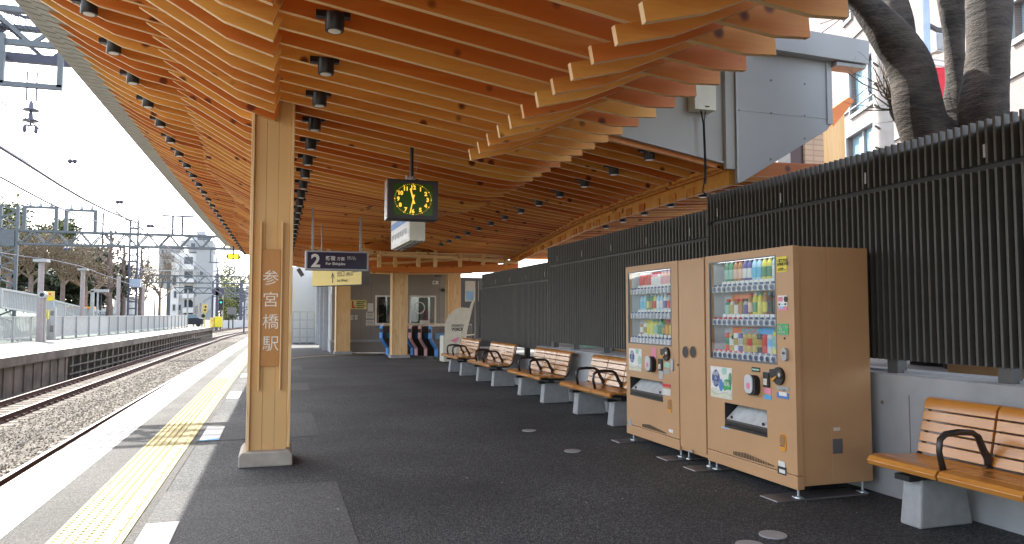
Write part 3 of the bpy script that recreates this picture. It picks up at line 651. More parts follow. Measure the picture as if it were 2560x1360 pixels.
def column(label, px, py, wpx, Y, ztop, white=False):
    p = at(px, py, Y=Y); h = wpx/2
    t = thing('timber_column', label, 'column', (p.x, Y+h, 0), 0, 'timber columns in front of the ticket office')
    g = MB()
    for k in range(3): g.box(p.x-h+wpx*k/3+.001, Y, .1, p.x-h+wpx*(k+1)/3-.001, Y+wpx, ztop)
    g.build('shaft', 'post_wood', t, bevel=.004)
    g = MB(); g.box(p.x-h-.03, Y-.02, .1, p.x-h-.002, Y+wpx+.02, ztop-.1); g.build('edge_strip', 'post_wood', t)
    g = MB(); g.box(p.x-h-.07, Y-.07, 0, p.x+h+.07, Y+wpx+.07, .1); g.build('base', 'concrete_block', t, bevel=.01)
    return t
column('wooden column standing before the ticket window, half hiding the gates', 1001, 800, .46, 23.3, 3.2)
column('wooden column left of the ticket window, by the yellow notice', 859, 800, .46, 26.0, 3.2)
column('wooden column at the right end of the ticket office', 1137, 760, .44, 25.4, 3.2)
# scattered grit, dry leaf bits and gum marks on the asphalt
random.seed(19); g = MB()
for k in range(170):
    x = random.uniform(-.6, 4.3); y = random.uniform(2.6, 14); r = random.uniform(.003, .008)*(1.6 if random.random() < .1 else 1)
    if x > 3.9: r *= 1.2
    a = random.uniform(0, 6.28); n = 5; g.cm = random.choice((0, 0, 1)); z = .0065
    g.add([(x+r*math.cos(a+2*PI*i/n)*random.uniform(.6, 1.2), y+r*math.sin(a+2*PI*i/n)*random.uniform(.6, 1.2), z+random.uniform(0, .002)) for i in range(n)], [tuple(range(n))])
tag(g.build('floor_grit', ['paper', 'grass_dry']), 'tiny pale bits of grit and leaf scattered on the asphalt', 'litter', kind='stuff')
# ================================================================ THINGS ON AND UNDER THE CANOPY
def make_light(short=False):
    t = thing('ceiling_light', '', 'ceiling light', (0, 0, 0))
    g = MB(); g.lathe([(.058, -.085), (.062, -.08), (.062, .03), (.058, .03)], n=18); g.build('housing', 'black_metal', t, local=True, auto=40)
    g = MB(); g.lathe([(.042, -.0855), (.042, -.088), (.03, -.0885)], n=16); g.build('lens', 'lamp_lens', t, local=True)
    g = MB(); g.box(-.12, -.02, .0, -.062, .035, .034); g.box(.062, -.02, .01, .10, .035, .034); g.box(-.12, .0, .034, .10, .03, .05); g.build('bracket', 'black_metal', t, local=True)
    return t
L0 = make_light(); used = [False]
def light(x, y, z, label, group):
    if not used[0]: used[0] = True; L0.location = (x, y, z); L0['label'] = label; L0['group'] = group
    else: dup(L0, (x, y, z), label, group=group)
yk = [1.05+PITCH*i+PITCH*.62 for i in range(102)]
def ny(y): return min(yk, key=lambda a: abs(a-y))
for i in range(29):
    y = 5.51+.915*i; light(-1.45+cv(y), y, 3.815, 'black cylindrical downlight, %s in the row along the track-side eave' % nth(i), 'downlights in three rows under the slats')
for i in range(25):
    y = 4.88+.915*i; light(.33+cv(y)*.6, y, 3.315, 'black cylindrical downlight, %s in the row right of the big column' % nth(i), 'downlights in three rows under the slats')
for i in range(13):
    y = 7.345+.915*i; light(3.95, y, 3.185, 'black cylindrical downlight, %s in the row nearest the louvre fence' % nth(i), 'downlights in three rows under the slats')
for i in range(5):
    y = ny(8.6+.918*i); light(xb(y)+.52, y, 3.02, 'small black downlight, %s beyond the valley beam over the fence' % nth(i), 'downlights in three rows under the slats')
# hanging clock
ck = thing('station_clock', 'square hanging clock with green face and yellow numerals', 'clock', (1.372, 7.8, 2.6))
x0, x1, z0, z1 = 1.100, 1.648, 2.385, 2.815; cx = (x0+x1)/2; cz = 2.603
g = MB(); g.box(x0, 7.80, z0, x1, 7.99, z1); g.build('case', 'clock_case', ck, bevel=.008)
g = MB(); g.box(x0-.004, 7.803, z0+.004, x0+.002, 7.985, z1-.004); g.build('side_trim', 'chrome', ck)
g = MB(); N = 24; P = []
def rrect(a, b, c, d, r, n=5):
    P = []
    for (ox, oz, s) in ((c-r, b+r, -PI/2), (c-r, d-r, 0), (a+r, d-r, PI/2), (a+r, b+r, PI)):
        for k in range(n+1): t = s+PI/2*k/n; P.append((ox+r*math.cos(t), oz+r*math.sin(t)))
    return P
g.prism(rrect(x0+.062, z0+.045, x1-.058, z1-.045, .035), 'y', 7.7965, 7.801); g.build('dial', 'clock_face', ck)
g = MB()
for k in range(60):
    t = 2*PI*k/60; rx, rz = .196, .163; px, pz = cx+rx*math.sin(t), cz+rz*math.cos(t); s = .0052 if k % 5 == 0 else .0022
    g.box(px-s, 7.794, pz-s, px+s, 7.7962, pz+s)
g.build('minute_marks', 'clock_mark', ck)
for k in range(1, 13):
    t = 2*PI*k/12; text(str(k), .058, 'clock_mark', ck, (cx+.158*math.sin(t)-ck.location.x, 7.7955-7.8, cz+.128*math.cos(t)-.02-ck.location.z), align='CENTER', bold=.0026, name='numeral', ext=.0006)
for nm, ang, ln, w_ in (('hour_hand', 346, .118, .016), ('minute_hand', 192, .155, .011)):
    g = MB(); a = math.radians(ang); d = Vector((math.sin(a), 0, math.cos(a))); n_ = Vector((math.cos(a), 0, -math.sin(a))); c = Vector((cx, 7.792 if nm[0] == 'h' else 7.789, cz))
    P = [c-d*.05-n_*w_*.75, c-d*.05+n_*w_*.75, c+n_*w_*.35, c+d*ln+n_*w_*.55, c+d*ln-n_*w_*.55, c-n_*w_*.35]
    g.add([tuple(p) for p in P]+[(p.x, p.y+.002, p.z) for p in P], [(0, 1, 2, 3, 4, 5), (11, 10, 9, 8, 7, 6)]+[(i, (i+1) % 6, 6+(i+1) % 6, 6+i) for i in range(6)]); g.build(nm, 'clock_mark', ck)
g = MB(); g.tube([(1.372, 7.89, z1), (1.372, 7.89, 3.5)], .021, 12); g.build('pole', 'clock_case', ck, auto=40)
g = MB(); g.lathe([(.045, z1), (.045, z1+.03), (.03, z1+.05)], (1.372, 7.89, 0), 14); g.lathe([(.01, z1), (.012, z1+.05)], (1.315, 7.86, 0), 8); g.lathe([(.012, z1), (.006, z1+.015)], (1.45, 7.86, 0), 8); g.build('collar', 'galvanised', ck)
g = MB(); g.tube([(1.395, 7.87, 3.3), (1.43, 7.86, 3.0), (1.40, 7.87, 2.83)], .0022, 4); g.build('wire', 'galvanised', ck)
g = MB(); g.box(1.02, 9.2, 3.26, 1.75, 9.23, 3.285); tag(g.build('conduit', 'clock_case'), 'short dark conduit between the slats behind the clock pole', 'conduit')
# white hanging line-map sign (seen at an angle under the clock)
sp = thing('hanging_sign', 'white hanging sign box with blue stripe below the clock', 'sign', (1.55, 10.3, 2.5), math.radians(0))
g = MB(); A = [at(977, 548, Y=9.6), at(1024, 548, Y=9.0), at(1054, 548, Y=9.25)]
def yawbox(mb, p, q, th, z0, z1):
    """upright box from plan point p to q with thickness th to its right"""
    p = Vector((p[0], p[1], 0)); q = Vector((q[0], q[1], 0)); d = (q-p).normalized(); r = Vector((d.y, -d.x, 0))*th
    vs = [(a.x, a.y, z) for z in (z0, z1) for a in (p, q, q+r, p+r)]
    return mb.add(vs, [(0, 3, 2, 1), (4, 5, 6, 7), (0, 1, 5, 4), (1, 2, 6, 5), (2, 3, 7, 6), (3, 0, 4, 7)])
p1 = at(978, 600, Y=10.6); p2 = at(1024, 580, Y=9.2)
yawbox(g, (p1.x, p1.y), (p2.x, p2.y), -.20, 2.30, 2.72); g.build('cabinet', 'cream_box', sp, bevel=.004)
d = Vector((p2.x-p1.x, p2.y-p1.y, 0)); L_ = d.length; d.normalize(); nrm = Vector((d.y, -d.x, 0))
g = MB(); a = p1+nrm*.006; b = p2+nrm*.006
def quad(mb, a, b, z0, z1, z2, z3): mb.add([(a.x, a.y, z0), (b.x, b.y, z1), (b.x, b.y, z2), (a.x, a.y, z3)], [(0, 1, 2, 3)])
quad(g, a+d*.03, b-d*.03, 2.33, 2.33, 2.70, 2.70); g.build('face', 'sign_white', sp)
g = MB(); a = p1+nrm*.012; b = p2+nrm*.012; quad(g, a+d*.04, b-d*.04, 2.555, 2.555, 2.64, 2.64); g.build('stripe', 'sign_blue', sp)
g = MB()
for k in range(9):
    s = .12+k*.13; a = p1+nrm*.012+d*s; b = a+d*.08; quad(g, a, b, 2.40+.02*(k % 2), 2.40+.02*(k % 2), 2.48, 2.48)
g.build('station_names', 'panel_grey', sp)
g = MB()
for zz in (2.285,): yawbox(g, (p1.x+nrm.x*-.05, p1.y+nrm.y*-.05), (p2.x+nrm.x*-.05, p2.y+nrm.y*-.05), -.03, zz, zz+.02); yawbox(g, (p1.x+nrm.x*-.14, p1.y+nrm.y*-.14), (p2.x+nrm.x*-.14, p2.y+nrm.y*-.14), -.03, zz, zz+.02)
g.build('under_rails', 'frame_grey', sp)
g = MB(); c = (p1+p2)/2; g.tube([(c.x+.08, c.y, 2.7), (c.x+.08, c.y, 3.4)], .02, 8); g.build('rod', 'frame_grey', sp)
# platform sign 2 and exit sign
s2 = thing('platform_sign', 'navy hanging platform sign reading 2 For Shinjuku', 'sign', (1.07, 14, 2.2))
a = at(763, 674, Y=14); b = at(922, 630, Y=14)
g = MB(); g.box(a.x, 14.0, 2.185, b.x, 14.22, 2.545); g.build('cabinet', 'galvanised', s2, bevel=.006)
g = MB(); g.box(a.x+.035, 13.994, 2.215, b.x-.035, 14.001, 2.517); g.build('face', 'sign_navy', s2)
L = lambda x, z: (a.x+x-s2.location.x, 13.990-14, z-2.2)
text('2', .33, 'silver_text', s2, L(.10, 2.245), bold=.010, name='platform_number')
text('新宿', .088, 'silver_text', s2, L(.36, 2.375), bold=.002, name='destination'); text('方面', .072, 'silver_text', s2, L(.56, 2.375), bold=.001, name='destination')
text('For Shinjuku', .070, 'silver_text', s2, L(.36, 2.285), bold=.0015, name='destination')
text('新宿 方向\n신주쿠 방면', .034, 'silver_text', s2, L(.745, 2.42), name='small_text')
g = MB(); g.box(a.x+.11, 14.09, 2.545, a.x+.145, 14.12, 3.35); g.build('rod', 'galvanised', s2); g = MB(); g.box(b.x-.16, 14.09, 2.545, b.x-.125, 14.12, 3.2); g.build('rod', 'galvanised', s2)
s3 = thing('exit_sign', 'yellow hanging exit sign with upward arrow under the navy sign', 'sign', (1.25, 16, 1.95))
p1 = at(781, 700, Y=17.0); p2 = at(904, 700, Y=15.6)
g = MB(); yawbox(g, (p1.x, p1.y), (p2.x, p2.y), -.22, 1.99, 2.36); g.build('cabinet', 'frame_grey', s3, bevel=.004)
d = Vector((p2.x-p1.x, p2.y-p1.y, 0)); L_ = d.length; d.normalize(); nrm = Vector((d.y, -d.x, 0)); rz = math.atan2(d.y, d.x)
g = MB(); a = p1+nrm*.004; b = p2+nrm*.004; quad(g, a, b, 2.0, 2.0, 2.345, 2.345); g.build('face', 'sign_yellow', s3)
def onface(s, z): v = p1+d*s+nrm*.008; return (v.x-s3.location.x, v.y-s3.location.y, z-s3.location.z)
ARR = [(-.012, 0), (.012, 0), (.012, .17), (.055, .09), (.055, .125), (0, .235), (-.055, .125), (-.055, .09), (-.012, .17)]
g = MB(); o = p1+d*.48*L_*.9+nrm*.008; vs = [(o.x+d.x*u, o.y+d.y*u, 2.05+v) for u, v in ARR]; g.add(vs, [(0, 1, 2, 8), (2, 3, 4, 5), (8, 2, 5), (7, 8, 5, 6)]); g.build('arrow', 'ink', s3)
text('出口', .13, 'ink', s3, onface(.52*L_, 2.19), rot=(PI/2, 0, rz), name='lettering'); text('(西口)', .085, 'ink', s3, onface(.70*L_, 2.195), rot=(PI/2, 0, rz)); text('Exit (West)', .075, 'ink', s3, onface(.52*L_, 2.07), rot=(PI/2, 0, rz)); text('西出口 서쪽', .05, 'ink', s3, onface(.83*L_, 2.25), rot=(PI/2, 0, rz), sx=.7)
g = MB()
for k in (0.1, .9): v = p1+d*L_*k-nrm*.11; g.tube([(v.x, v.y, 2.36), (v.x, v.y, 3.4)], .015, 6)
g.build('rods', 'galvanised', s3)
# slanted conduit and small plate by the canopy end, monitor-like grey frame behind sign
g = MB(); a = at(745, 672, Y=24); b = at(757, 690, Y=24); g.bar(a, b, .12, .12); tag(g.build('cctv_camera', 'frame_grey'), 'small tilted camera under the canopy left of the navy sign', 'camera')
# train departure indicator over the tracks: two lit yellow panels
ti = thing('stop_indicator', 'small hanging indicator with two lit yellow panels by the track', 'signal', tuple(at(583, 642, Y=30)))
c = Vector(ti.location); g = MB(); g.prism([(c.x-.20, c.z-.10), (c.x-.26, c.z), (c.x-.20, c.z+.12), (c.x+.20, c.z+.12), (c.x+.26, c.z), (c.x+.20, c.z-.10)], 'y', 29.95, 30.15); g.build('case', 'black_metal', ti)
for s in (-.10, .10):
    g = MB(); g.box(c.x+s-.075, 29.935, c.z-.06, c.x+s+.075, 29.952, c.z+.08); g.build('lit_panel', 'lit_yellow', ti)
    text('1' if s < 0 else '2', .11, 'ink', ti, (s-.02, -.07, -.03), name='numeral')
g = MB(); g.tube([(c.x, 30.05, c.z+.12), (c.x, 30.05, c.z+1.55)], .03, 6); g.box(c.x-.33, 30.0, c.z+.72, c.x+.33, 30.1, c.z+.78); g.build('pole', 'black_metal', ti)
# ---------------------------------------------------------------- lattice roof edge over the gates
lt = thing('roof_lattice', 'pale timber lattice edge of the next roof over the gates', 'roof', (4.4, 20.5, 2.5))
def lbeam(px0, py0, px1, py1, Y, w_=.12, h_=.09, nm='lattice_beam'):
    g = MB(); g.bar(at(px0, py0, Y=Y), at(px1, py1, Y=Y), w_, h_); g.build(nm, 'lattice_wood', lt)
lbeam(948, 634, 1294, 656, 20.0); lbeam(1200, 629, 1290, 634, 20.2); lbeam(1000, 616, 1200, 626, 20.6, .1, .08); lbeam(1010, 629, 1200, 634, 21.2, .08, .06)
lbeam(905, 622, 948, 632, 19.6, .14, .07); lbeam(905, 650, 950, 646, 19.6, .12, .07)
lbeam(775, 618, 900, 618, 21.5, .1, .07)
lbeam(948, 660, 1200, 646, 21.2, .1, .07)
for px in (948, 988, 1046, 1088, 1150, 1208, 1264):
    g = MB(); g.bar(at(px, 627 if px > 960 else 626, Y=20.06), at(px, 668 if px < 1200 else 662, Y=20.06), .10, .09); g.build('lattice_stud', 'lattice_wood', lt)
for px in (800, 822, 850, 875, 897):
    g = MB(); g.bar(at(px, 612, Y=21.5), at(px, 634, Y=21.5), .1, .09); g.build('lattice_stud', 'lattice_wood', lt)
g = MB(); P = [at(905, 680, Y=21.5), at(1000, 683, Y=21.5), at(1180, 683, Y=21.5), at(1292, 664, Y=20.3), at(1292, 676, Y=20.3), at(1180, 686, Y=21), at(1000, 687, Y=21)]
a = at(920, 663, Y=21.2); b = at(1293, 663, Y=20.2)
# curved pale planks of the lower roof; most in darker wood as painted shade
def plank(px0, py0, pxm, pym, px1, py1, Y, th=.22):
    g = MB(); p, m_, q = at(px0, py0, Y=Y), at(pxm, pym, Y=Y), at(px1, py1, Y=Y)
    n = 10; pr = []
    for i in range(n+1):
        t = i/n; v = p*(1-t)**2+m_*(2*t*(1-t))+q*t*t; pr.append((v.x, v.z))
    board(g, pr, Y, th, .05, 0); g.build('curved_plank', ['board_wood' if py0 < 690 and th < .2 else 'lattice_wood', 'board_edge_lit'], lt)
for k, (Y, dy) in enumerate(((20.3, 0), (20.9, 1), (21.6, 2), (22.3, 3))):
    plank(920-dy*6, 672+dy*3, 1080, 692-dy*2, 1296-dy*16, 671+dy*3, Y, .17)
plank(900, 682, 1000, 690, 1180, 684, 23.6, .2)
g = MB(); g.box(2.2, 19.9, 3.02, 6.6, 27.5, 3.06); g.build('deck', 'lattice_wood', lt)
g = MB(); g.box(1.9, 20.75, 3.62, 8.5, 29, 3.70); g.build('metal_roof', 'roof_grey', lt)
g = MB(); g.box(2.28, 20.60, 3.0, 8.4, 20.66, 3.62); g.build('fascia', 'board_wood', lt)
for k in range(6):
    g = MB(); y = 21.2+k*.95; board(g, [(2.3, 2.86), (4.4, 2.80), (6.6, 2.9)], y, .16, .05, 0); g.build('rafter', BW, lt)
# ---------------------------------------------------------------- station office
so_ = thing('station_office', 'grey station office with two ticket windows under the roof', 'building', (4.0, 27, 0))
YW = 26.95; xL = 1.88; xR = 6.05
W1 = [at(938, 738, Y=YW), at(1018, 812, Y=YW)]; W2 = [at(1024, 738, Y=YW), at(1090, 812, Y=YW)]
g = MB(); a0, a1 = W1[0].x, W1[1].x-.02; b0, b1 = W2[0].x, W2[1].x; zb, zt = W1[1].z, W1[0].z
g.box(xL, YW, 0, a0, YW+.15, 3.2); g.box(a0, YW, 0, b1, YW+.15, zb); g.box(a0, YW, zt, b1, YW+.15, 3.2); g.box(a1, YW, zb, b0, YW+.15, zt); g.box(b1, YW, 0, xR, YW+.15, 3.2)
g.build('front_wall', 'wall_grey', so_)
g = MB(); g.box(xL-.03, YW-.03, 0, xL+.9, YW, .38); g.box(xL+.9, YW-.03, 0, 4.6, YW, .38); g.build('plinth', 'wall_grey', so_)
g = MB(); g.box(xL-.06, YW-.06, .38, 4.6, YW-.001, .46); g.build('band', 'galvanised', so_)
g = MB(); 
for x in (2.9, 3.25, 4.2, 5.75): g.box(x, YW-.002, .5, x+.01, YW+.001, 3.1)
g.build('wall_joints', 'frame_grey', so_)
for (c0, c1, nm) in ((a0, a1, 0), (b0, b1, 1)):
    g = MB(); f = .06
    g.box(c0, YW-.03, zb, c0+f, YW+.05, zt); g.box(c1-f, YW-.03, zb, c1, YW+.05, zt); g.box(c0+f, YW-.03, zt-f, c1-f, YW+.05, zt); g.box(c0+f, YW-.03, zb, c1-f, YW+.05, zb+f)
    if nm == 0: g.box(c0+.62, YW-.01, zb+f, c0+.67, YW+.04, zt-f)
    wf = g.build('window', 'sign_white', so_)
    g = MB(); g.box(c0+f, YW+.01, zb+f, c1-f, YW+.016, zt-f); g.build('pane', 'booth_glass', wf)
    g = MB(); g.box(c0-.05, YW-.18, zb-.05, c1+.05, YW-.031, zb-.002); g.build('counter', 'galvanised', wf)
    if nm == 1:
        g = MB(); cx_, cz_ = (c0+c1)/2-.12, zb+.62
        vs = []; N = 28
        for r in (.20, .165):
            for k in range(N): t = 2*PI*k/N; vs.append((cx_+r*math.cos(t), YW-.004, cz_+r*math.sin(t)*1.1))
        g.add(vs, [(k, (k+1) % N, N+(k+1) % N, N+k) for k in range(N)]); g.build('ring_mark', 'sign_white', wf)
# room behind the windows
g = MB(); g.box(a0-.3, YW+1.8, .3, xR-.1, YW+1.9, 2.6); g.box(xL+.1, YW+.15, .3, xR-.1, YW+1.8, .34); g.box(xL+.1, YW+.15, 2.9, xR-.1, YW+1.8, 2.95); g.build('room', 'wall_grey', so_)
g = MB(); g.box(a0+.2, YW+1.3, .4, a0+.7, YW+1.75, 1.7); g.box(b0+.1, YW+1.4, .4, b0+.5, YW+1.75, 1.85); g.box(b1-.35, YW+1.3, .4, b1, YW+1.7, 1.5); g.build('cabinets', 'door_silver', so_)
g = MB(); g.box(b1-.42, YW+.2, zb+.02, b1-.12, YW+.4, zb+.35); g.box(b1-.38, YW+.22, zb+.35, b1-.22, YW+.36, zb+.55); g.build('pink_display', 'pink', so_)
g = MB(); g.box(b0+.35, YW-.15, zb+.0, b0+.72, YW-.12, zb+.16); g.build('notice_card', 'paper', so_)
# left flank with pipes, posters and a door
g = MB(); g.box(xL, YW+.15, 0, xL+.15, 38, 3.0); g.box(xL, YW+.02, 0, xL+.001, YW+.021, .01); g.build('flank_wall', 'wall_light', so_)
g = MB(); g.box(xL-.02, 27.3, .1, xL-.001, 28.4, 2.1); g.build('door', 'door_silver', so_)
for y in (29.0, 31.5, 34.6):
    g = MB(); g.box(xL-.16, y, 0, xL-.01, y+.16, 3.0); g.build('drainpipe', 'galvanised', so_)
for y, m_ in ((29.5, 'poster_blue'), (32.1, 'poster_blue'), (35.0, 'poster_yellow')):
    g = MB(); g.box(xL-.05, y, .7, xL-.002, y+1.5, 2.1); g.build('poster', m_, so_)
g = MB(); g.box(xL-.1, YW-.1, 3.0, xR+.2, 38.2, 3.18); g.build('roof', 'roof_grey', so_)
YN = YW-.006
def plate(name, label, cat, px0, py0, px1, py1, mat, Y=YN, d=.02, group=None):
    a = at(px0, py0, Y=Y); b = at(px1, py1, Y=Y); g = MB(); g.box(a.x, Y-d, b.z, b.x, Y, a.z); return tag(g.build(name, mat), label, cat, group), a, b
nt_, a, b = plate('yellow_notice', 'yellow notice board with red corner mark on the office wall', 'notice', 877, 750, 916, 773, 'poster_yellow')
g = MB(); g.box(a.x+.04, YN-.026, b.z+.04, a.x+.09, YN-.021, a.z-.04); g.box(a.x+.09, YN-.026, b.z+.04, a.x+.16, YN-.021, b.z+.09); g.build('red_mark', 'red', nt_)
g = MB()
for k in range(4): g.box(a.x+.2, YN-.026, a.z-.08-.07*k, b.x-.05-.05*(k % 2), YN-.021, a.z-.05-.07*k)
g.build('print', 'ink', nt_)
plate('notice', 'plain white sheet on the office wall, above the two printed ones', 'notice', 919, 758, 933, 782, 'paper', group='sheets beside the window')
for py0, py1, lb in ((779, 796, 'printed white sheet just below the plain one by the ticket window'), (800, 815, 'lowest printed white sheet left of the ticket window')):
    o, a, b = plate('notice', lb, 'notice', 915, py0, 935, py1, 'paper', group='sheets beside the window')
    g = MB()
    for k in range(4): g.box(a.x+.03, YN-.024, a.z-.05-.05*k, b.x-.03, YN-.0205, a.z-.035-.05*k)
    g.build('print', 'frame_grey', o)
for px, lb in ((877, 'left small white switch box on the office wall'), (887, 'right small white switch box on the office wall')):
    o, a, b = plate('switch_box', lb, 'switch', px, 788, px+6, 799, 'white_plastic', d=.05, group='wall switches')
    g = MB(); g.box(a.x+.03, YN-.055, b.z+.05, b.x-.03, YN-.0505, a.z-.05); g.build('button', 'ink', o)
o, a, b = plate('wall_speaker', 'small white box with dark dot high on the office wall', 'speaker box', 1081, 702, 1095, 711, 'white_plastic', d=.06)
g = MB(); g.box(a.x+.05, YN-.066, b.z+.04, a.x+.1, YN-.0605, a.z-.04); g.build('dot', 'ink', o)
o, a, b = plate('wall_lamp', 'grey square lamp under the roof on the office wall', 'lamp', 1088, 681, 1102, 692, 'frame_grey', d=.15)
o, a, b = plate('dome_camera', 'small dark camera dome on the right of the office wall', 'camera', 1104, 722, 1113, 729, 'black', d=.12)
plate('vertical_notice', 'narrow vertical notice with black arrow beside the rightmost column', 'notice', 1121, 746, 1128, 787, 'paper', d=.03)
# ---------------------------------------------------------------- ticket gates
GD = Vector((.743, .669, 0)); GRZ = math.atan2(-GD.x, GD.y)
def gate(px, py, label, edge, w_=.06):
    """ticket gate seen from its platform end; local y runs along the passage"""
    f = at(px, py, Z=0)-GD*.33; t = thing('ticket_gate', label, 'ticket gate', (f.x, f.y, 0), GRZ, 'ticket gates')
    g = MB(); g.prism([(.04, .60), (.04, .98), (1.5, .98), (1.5, 0), (.36, 0), (.36, .27), (.14, .47)], 'x', -w_+.01, w_-.01); g.build('body', 'gate_body', t, local=True)
    g = MB(); P = [(0, 1.0), (-.01, .60), (.10, .46), (.32, .25), (.32, .02), (.352, .02), (.352, .262), (.13, .478), (.032, .61), (.035, .96)]
    g.prism(P, 'x', -w_, w_); g.build('edge_band', edge, t, local=True)
    g = MB(); g.prism([(.02, .982), (.05, 1.03), (.14, 1.06), (1.5, 1.06), (1.5, .982)], 'x', -w_-.01, w_+.01); g.build('top', 'gate_top', t, local=True, bevel=.01)
    for sx in (-1, 1):
        g = MB(); g.box(sx*w_-.004, .2, .58, sx*w_+.002, 1.3, .76); g.build('blue_panel', 'gate_blue', t, local=True)
    g = MB(); g.box(-.05, -.014, .78, .05, -.006, .90); g.build('reader', 'ink', t, local=True)
    g = MB(); g.box(w_-.004, .45, .83, w_+.002, .95, .85); g.box(w_-.004, .45, .88, w_+.002, .95, .90); g.build('vents', 'ink', t, local=True)
    return t
gate(968, 889, 'leftmost ticket gate, blue edged, partly in front of the left window', 'gate_blue_light')
gate(1030, 889, 'ticket gate with light blue edge just right of the wooden column', 'gate_blue_light')
gate(1040, 890, 'ticket gate with pink edge next to the light blue one', 'gate_pink')
gate(1064, 891, 'ticket gate with pink edge standing alone in the middle', 'gate_pink')
gate(1090, 893, 'rightmost ticket gate with blue edge and dark broad body', 'gate_blue_light')
p = at(1100, 890, Z=0); q = p+GD*1.4; r_ = Vector((GD.y, -GD.x, 0))*.35
g = MB(); vs = [(v.x, v.y, z) for z in (0, 1.04) for v in (p, p+r_, q+r_, q)]; g.add(vs, [(0, 3, 2, 1), (4, 5, 6, 7), (0, 1, 5, 4), (1, 2, 6, 5), (2, 3, 7, 6), (3, 0, 4, 7)]); tag(g.build('gate_cabinet', 'gate_body', bevel=.04), 'dark broad cabinet at the right end of the ticket gates', 'cabinet')
# acrylic panel, stand and leaning board beside the fence end
pz = thing('leaning_board', 'rounded translucent board leaning by the last bench', 'board', tuple(at(1135, 905, Z=0)))
c = Vector(pz.location); g = MB(); P = []
for k in range(13): t = PI/2+PI/2*k/12*1; P.append((c.x+.25+.52*math.cos(t), .95+.62*math.sin(t)))
P = [(c.x-.27, .02)]+P[::-1]+[(c.x+.45, 1.55), (c.x+.30, .02)]
g.prism(P, 'y', c.y, c.y+.03); g.build('panel', 'cream_box', pz)
text('ODAKYU', .085, 'ink', pz, (-.08, -.01, 1.02), bold=.002); text('VOICE', .12, 'ink', pz, (-.08, -.01, .90), bold=.004)
g = MB(); g.prism([(c.x-.12, .62), (c.x+.15, .72), (c.x+.05, .55)], 'y', c.y-.012, c.y-.002); g.build('red_print', 'pink', pz)
st = thing('folding_stand', 'pale folding metal stand leaning against the louvre fence', 'stand', tuple(at(1160, 905, Z=0)))
c = Vector(st.location); g = MB(); g.bar((c.x-.35, c.y, .05), (c.x+.35, c.y+.2, 1.85), .07, .04); g.bar((c.x-.12, c.y+.1, .05), (c.x+.36, c.y+.3, 1.80), .05, .03); g.bar((c.x-.1, c.y+.03, .75), (c.x+.35, c.y+.2, .78), .03); g.bar((c.x+.40, c.y+.2, .0), (c.x+.40, c.y+.2, 1.9), .05); g.build('legs', 'cream_box', st)
g = MB(); g.box(c.x+.1, c.y+.25, 1.75, c.x+.5, c.y+.3, 2.35); g.build('sign_plate', 'paper', st); g = MB(); g.box(c.x+.12, c.y+.24, 1.78, c.x+.34, c.y+.248, 2.05); g.build('blue_print', 'soft_blue', st)
g = MB(); g.box(c.x+.75, c.y+1.0, .4, c.x+1.15, c.y+1.1, 2.1); tag(g.build('notice_case', 'black_metal'), 'dark wall notice case at the end of the fence', 'case')
bx = MB(); p = at(1108, 905, Z=0); bx.box(p.x, p.y, 0, p.x+.35, p.y+.5, .75); tag(bx.build('ticket_box', 'cream_box', bevel=.02), 'cream box between the gates and the leaning board', 'box')
# glass shelter wall end piece right of the office
g = MB(); p = at(1190, 700, Y=20); g.box(p.x-.02, 19.95, .3, p.x+.05, 20.0, 2.35); tag(g.build('end_post', 'louver'), 'dark post closing the far end of the fence', 'post')
g = MB(); g.box(6.6, 30, 0, 9, 30.3, 2.9); tag(g.build('street_wall', 'black_metal'), 'dark wall beyond the far end of the fence', 'wall')
g = MB(); g.box(6.2, 33, 2.55, 12, 36, 2.75); tag(g.build('street_canopy', 'roof_grey'), 'flat grey canopy edge beyond the rightmost column', 'canopy')
# white hoarding, mesh post and railing beyond the canopy end on the platform
g = MB(); a = at(728, 682, Y=37.5); b = at(788, 775, Y=37.5); g.box(a.x-1.2, 37.5, 0, b.x+1.5, 37.7, a.z+.3); tag(g.build('white_hoarding', 'white_wall'), 'white end wall beyond the canopy, behind the column', 'wall')
rl = thing('barrier', 'grey steel pipe barrier before the white end wall', 'barrier', (1.2, 36, 0))
g = MB(); X0, X1 = at(732, 800, Y=36).x, at(786, 800, Y=36).x
for k in range(4): x = X0+(X1-X0)*k/3; g.bar((x, 36, 0), (x, 36, 1.5), .05)
for z in (1.48, 1.1, .7, .3): g.bar((X0, 36, z), (X1, 36, z), .04)
g.build('rails', 'galvanised', rl)
tp = thing('lattice_post', 'narrow white lattice post left of the office', 'post', tuple(at(784, 852, Z=0)))
c = Vector(tp.location); g = MB(); g.bar((c.x-.2, c.y, 0), (c.x-.2, c.y, 3.0), .06); g.bar((c.x+.2, c.y, 0), (c.x+.2, c.y, 3.0), .06)
for k in range(10): g.bar((c.x-.2, c.y, .3*k), (c.x+.2, c.y, .3*k+.15), .04); g.bar((c.x+.2, c.y, .3*k+.15), (c.x-.2, c.y, .3*k+.3), .04)
g.build('lattice', 'galvanised', tp)
